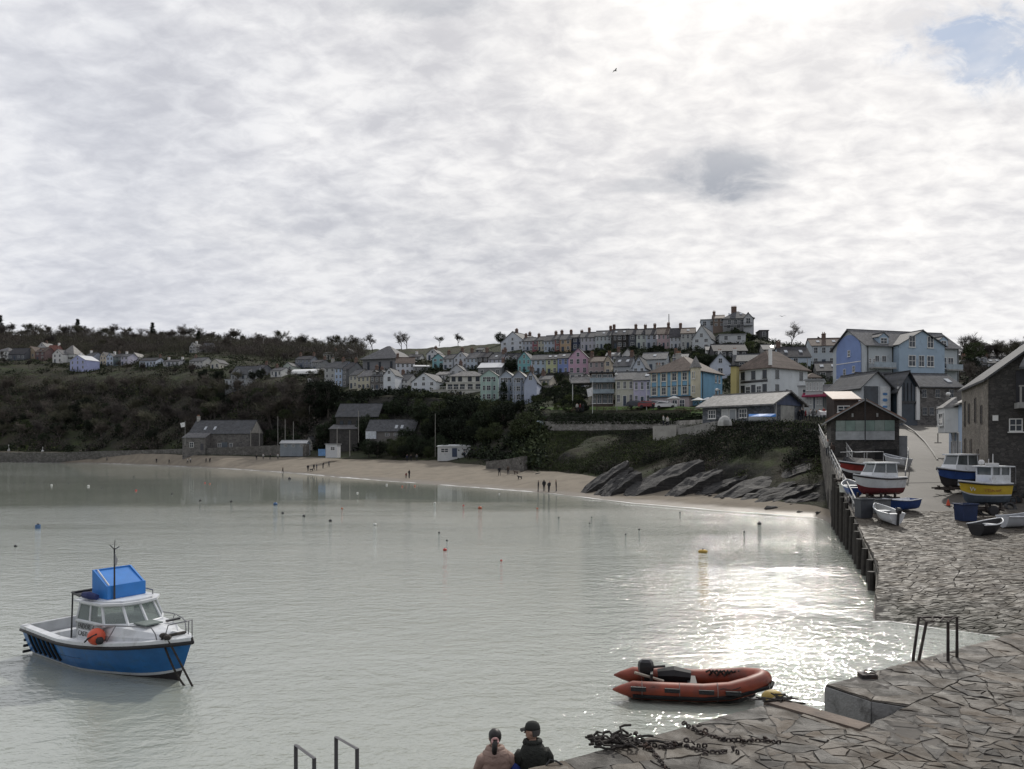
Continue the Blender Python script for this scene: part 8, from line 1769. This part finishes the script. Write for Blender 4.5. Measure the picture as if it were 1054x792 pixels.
# the pair seated on the quay edge, seen from behind; local: -y faces away from the water
def sitter(name, label, cat, loc, rz, man):
    s = .98 if man else .92
    V = [(0, 0, .10), (0, -.02, .30), (0, .01, .50), (0, .05, .60), (0, .07, .66), (0, .09, .76),
         (.10, .10, .09), (.12, .46, .10), (.12, .50, -.36), (.12, .62, -.40), (-.10, .10, .09), (-.12, .46, .10), (-.12, .50, -.36), (-.12, .62, -.40),
         (.15, .0, .48), (.215, .06, .26), (.15, .30, .16), (.10, .37, .15), (-.15, .0, .48), (-.215, .06, .26), (-.15, .30, .16), (-.10, .37, .15)]
    E = [(0, 1), (1, 2), (2, 3), (3, 4), (4, 5), (0, 6), (6, 7), (7, 8), (8, 9), (0, 10), (10, 11), (11, 12), (12, 13), (2, 14), (14, 15), (15, 16), (16, 17), (2, 18), (18, 19), (19, 20), (20, 21)]
    Rd = [(.17, .14), (.165, .125), (.17, .11), .062, .055, .06, .105, .075, .055, .045, .105, .075, .055, .045, .085, .062, .045, .038, .085, .062, .045, .038]
    cloth = mat('dark olive jacket', (.016, .018, .014), .85, var=.4, scale=6, bump=.5) if man else mat('pale pink padded jacket', (.30, .205, .165), .7, var=.15, scale=5, bump=.4)
    me = skin_body('person', [tuple(c*s for c in v) for v in V], E, [tuple(x*s for x in q) if isinstance(q, tuple) else q*s for q in Rd], 0, [SKINM, JEANS, cloth], lambda c: 1 if (c.y > .12 and c.z < .2) or c.z < .06 else (2 if c.z < .645*s else 0), 2)
    o = link(name, me, None, loc, (0, 0, rz)); tag(o, label, cat)
    # head with nose, brow, ears; turned by the head's own angle
    hd = MB(); hz = .765*s; prof = [(-.115, .040, .045, .015), (-.085, .062, .070, .012), (-.05, .072, .085, .010), (0, .078, .096, .0), (.04, .078, .098, -.004), (.08, .066, .084, -.006), (.108, .038, .05, -.006), (.118, .01, .012, -.006)]
    hd.loft([[(rx*math.cos(a), ry*math.sin(a)+oy, z) for a in [2*math.pi*j/16 for j in range(16)]] for z, rx, ry, oy in prof])
    hd.loft([[(-.012, .09, .03), (.012, .09, .03), (.004, .085, .035)], [(-.018, .118, -.02), (.018, .118, -.02), (0, .10, -.012)], [(-.014, .094, -.032), (.014, .094, -.032), (0, .09, -.03)]])
    for sd in (-1, 1): hd.ball((sd*.082, -.005, -.005), .028, 0, 8, 6, (.35, .8, 1.1))
    hd.tube([(-.028, .083, -.062), (0, .095, -.060), (.028, .083, -.062)], .009, 6)
    yaw = R(62) if man else R(6); h = hd.build('head', SKINM, o, smooth=True, loc=(0, .075*s, hz+.01), rot=(R(-4), 0, yaw)); h.scale = (s, s, s)
    mb = MB()
    if man:
        mb.loft([[(.084*q*math.cos(a), .104*q*math.sin(a)-.006, z) for a in [2*math.pi*j/16 for j in range(16)]] for z, q in ((.030, 1.03), (.06, 1.04), (.10, .90), (.128, .60), (.140, .15))]); c = mb.build('cap', mat('dark cap cloth', (.03, .032, .028), .9), h, smooth=True)
        mb = MB(); mb.loft([[(x, .085-.02*abs(x)/.07, .036), (x, .175-.6*x*x/.07, .022-.25*abs(x)*abs(x)/.07), (x, .175-.6*x*x/.07, .030-.25*abs(x)*abs(x)/.07), (x, .085-.02*abs(x)/.07, .046)] for x in (-.07, -.035, 0, .035, .07)]); mb.build('peak', mat('dark cap cloth', (.03, .032, .028), .9), c)
        mb = MB(); mb.loft([[(.084*q*math.cos(a), .10*q*math.sin(a)-.012, z) for a in [math.pi+.15+(math.pi-.3)*j/10 for j in range(11)]] for z, q in ((-.055, .86), (-.02, 1.0), (.035, 1.03))], 0, False, False, False); mb.build('hair', mat('greying hair', (.09, .085, .08), .8), h, smooth=True)
        mb = MB(); mb.tube([(-.07, .075, .018), (-.03, .105, .016), (.03, .105, .016), (.07, .075, .018), (.083, .0, .016)], .006, 5); mb.build('glasses', BLACKR, h)
        mb = MB(); mb.tube([(.10*s*math.cos(a), .055+.070*math.sin(a), .625) for a in [2*math.pi*j/12 for j in range(13)]], .042, 8); mb.build('collar', cloth, o, smooth=True)
        mb = MB(); mb.loft([[(q*.195*math.cos(a), q*.150*math.sin(a)+oy, z) for a in [2*math.pi*j/20 for j in range(20)]] for z, q, oy in ((-.0, 1.06, .03), (.12, 1.02, .0), (.28, .98, -.01), (.42, 1.0, .0), (.52, .92, .015), (.585, .74, .03), (.635, .50, .05))]); mb.build('jacket', cloth, o, smooth=True)
        for sd in (-1, 1): mb = MB(); mb.tube([(sd*.145, .01, .505), (sd*.195, .02, .42), (sd*.225, .07, .26), (sd*.20, .24, .17), (sd*.13, .33, .15)], [.085, .088, .078, .066, .055], 10); mb.build('sleeve', cloth, o, smooth=True)
    else:
        mb = MB(); mb.loft([[(.090*q*math.cos(a), .108*q*math.sin(a)-.016, z) for a in [2*math.pi*j/16 for j in range(16)]] for z, q in ((-.07, .55), (-.04, .85), (0, 1.0), (.05, 1.02), (.09, .88), (.122, .5), (.132, .12))])
        mb.v = [(x, min(y, .068 if z < .06 else .2), z) for x, y, z in mb.v]; hr = mb.build('hair', HAIRM, h, smooth=True)
        mb = MB(); mb.tube([(-.03, -.115, .005), (-.05, -.165, -.05), (-.055, -.165, -.13), (-.05, -.150, -.22), (-.045, -.14, -.28)], [.034, .042, .038, .028, .008], 10); mb.build('ponytail', HAIRM, hr, smooth=True)
        mb = MB(); mb.tube([(-.035+.040*math.cos(a), -.135+.014*math.sin(a*3), -.01+.040*math.sin(a)) for a in [2*math.pi*j/14 for j in range(15)]], .019, 6); mb.build('hair_tie', mat('pale pink scrunchie', (.50, .30, .28), .8), hr, smooth=True)
        rings = []; n = 40
        for k in range(n+1):
            z = -.02+.60*k/n; q = (1.10-.18*max(0, (z-.36)/.2)**2.2-.03*abs(z-.2))*(1+.045*abs(math.sin(z*math.pi/.105))); q = max(.42, q if z < .56 else q*.85); rings.append([(q*.178*math.cos(a), q*.150*math.sin(a)+.01+.02*max(0, z-.4), z) for a in [2*math.pi*j/24 for j in range(24)]])
        mb = MB(); mb.loft(rings); mb.build('jacket', cloth, o, smooth=True)
        mb = MB(); mb.tube([(.10*s*math.cos(a), .045+.07*math.sin(a), .575) for a in [2*math.pi*j/12 for j in range(13)]], .045, 8); mb.build('collar', cloth, o, smooth=True)
        for sd in (-1, 1):
            pts = [(sd*.13, .01, .49), (sd*.175, .01, .45), (sd*.20, .03, .38), (sd*.212, .05, .31), (sd*.212, .10, .24), (sd*.18, .20, .19), (sd*.14, .29, .16)]; mb = MB(); mb.tube(pts, [.075, .085, .077, .084, .074, .070, .056], 10); mb.build('sleeve', cloth, o, smooth=True)
    for sd in (-1, 1):        # hands folded in the lap, five fingers each
        mb = MB(); mb.tube([(sd*.11, .35, .155), (sd*.085, .385, .15), (sd*.06, .41, .145)], [.026, .036, .032], 8)
        for f in range(4): y = .395+.012*f; mb.tube([(sd*.065, y+.01, .162-.012*f), (sd*.025, y+.018, .158-.012*f), (-sd*.005, y+.012, .145-.010*f)], [.0095, .009, .007], 6)
        mb.tube([(sd*.09, .365, .172), (sd*.06, .385, .186), (sd*.03, .392, .18)], [.011, .010, .008], 6); mb.build('hand', SKINM, o, smooth=True)
    return o
ang = math.atan2(.548, .837)      # facing out over the quay edge
sitter('person', 'seated person in pale pink padded jacket with dark ponytail on the quay', 'person', (-.215, 10.25, 2.40), ang*.35, False)
sitter('person', 'seated person in dark jacket and peaked cap looking left', 'person', (.285, 10.35, 2.40), ang*.30, True)
mb = MB(); mb.ball((0, 0, .2), .13, 0, 12, 9, (.75, .7, 1.6)); o = mb.build('rucksack', mat('royal blue bag cloth', (.02, .04, .20), .8, bump=.4), loc=(.04, 10.3, 2.40), smooth=True); tag(o, 'small royal blue bag between the two seated people', 'bag')
mb = MB(); mb.tube([(.42, 9.55, QZ+.01), (.47, 9.6, QZ+.06), (.55, 9.58, QZ+.05), (.62, 9.55, QZ+.015)], .012, 5); tag(mb.build('strap', BLACKR), 'black strap lying on the quay right of the man in the cap', 'strap')
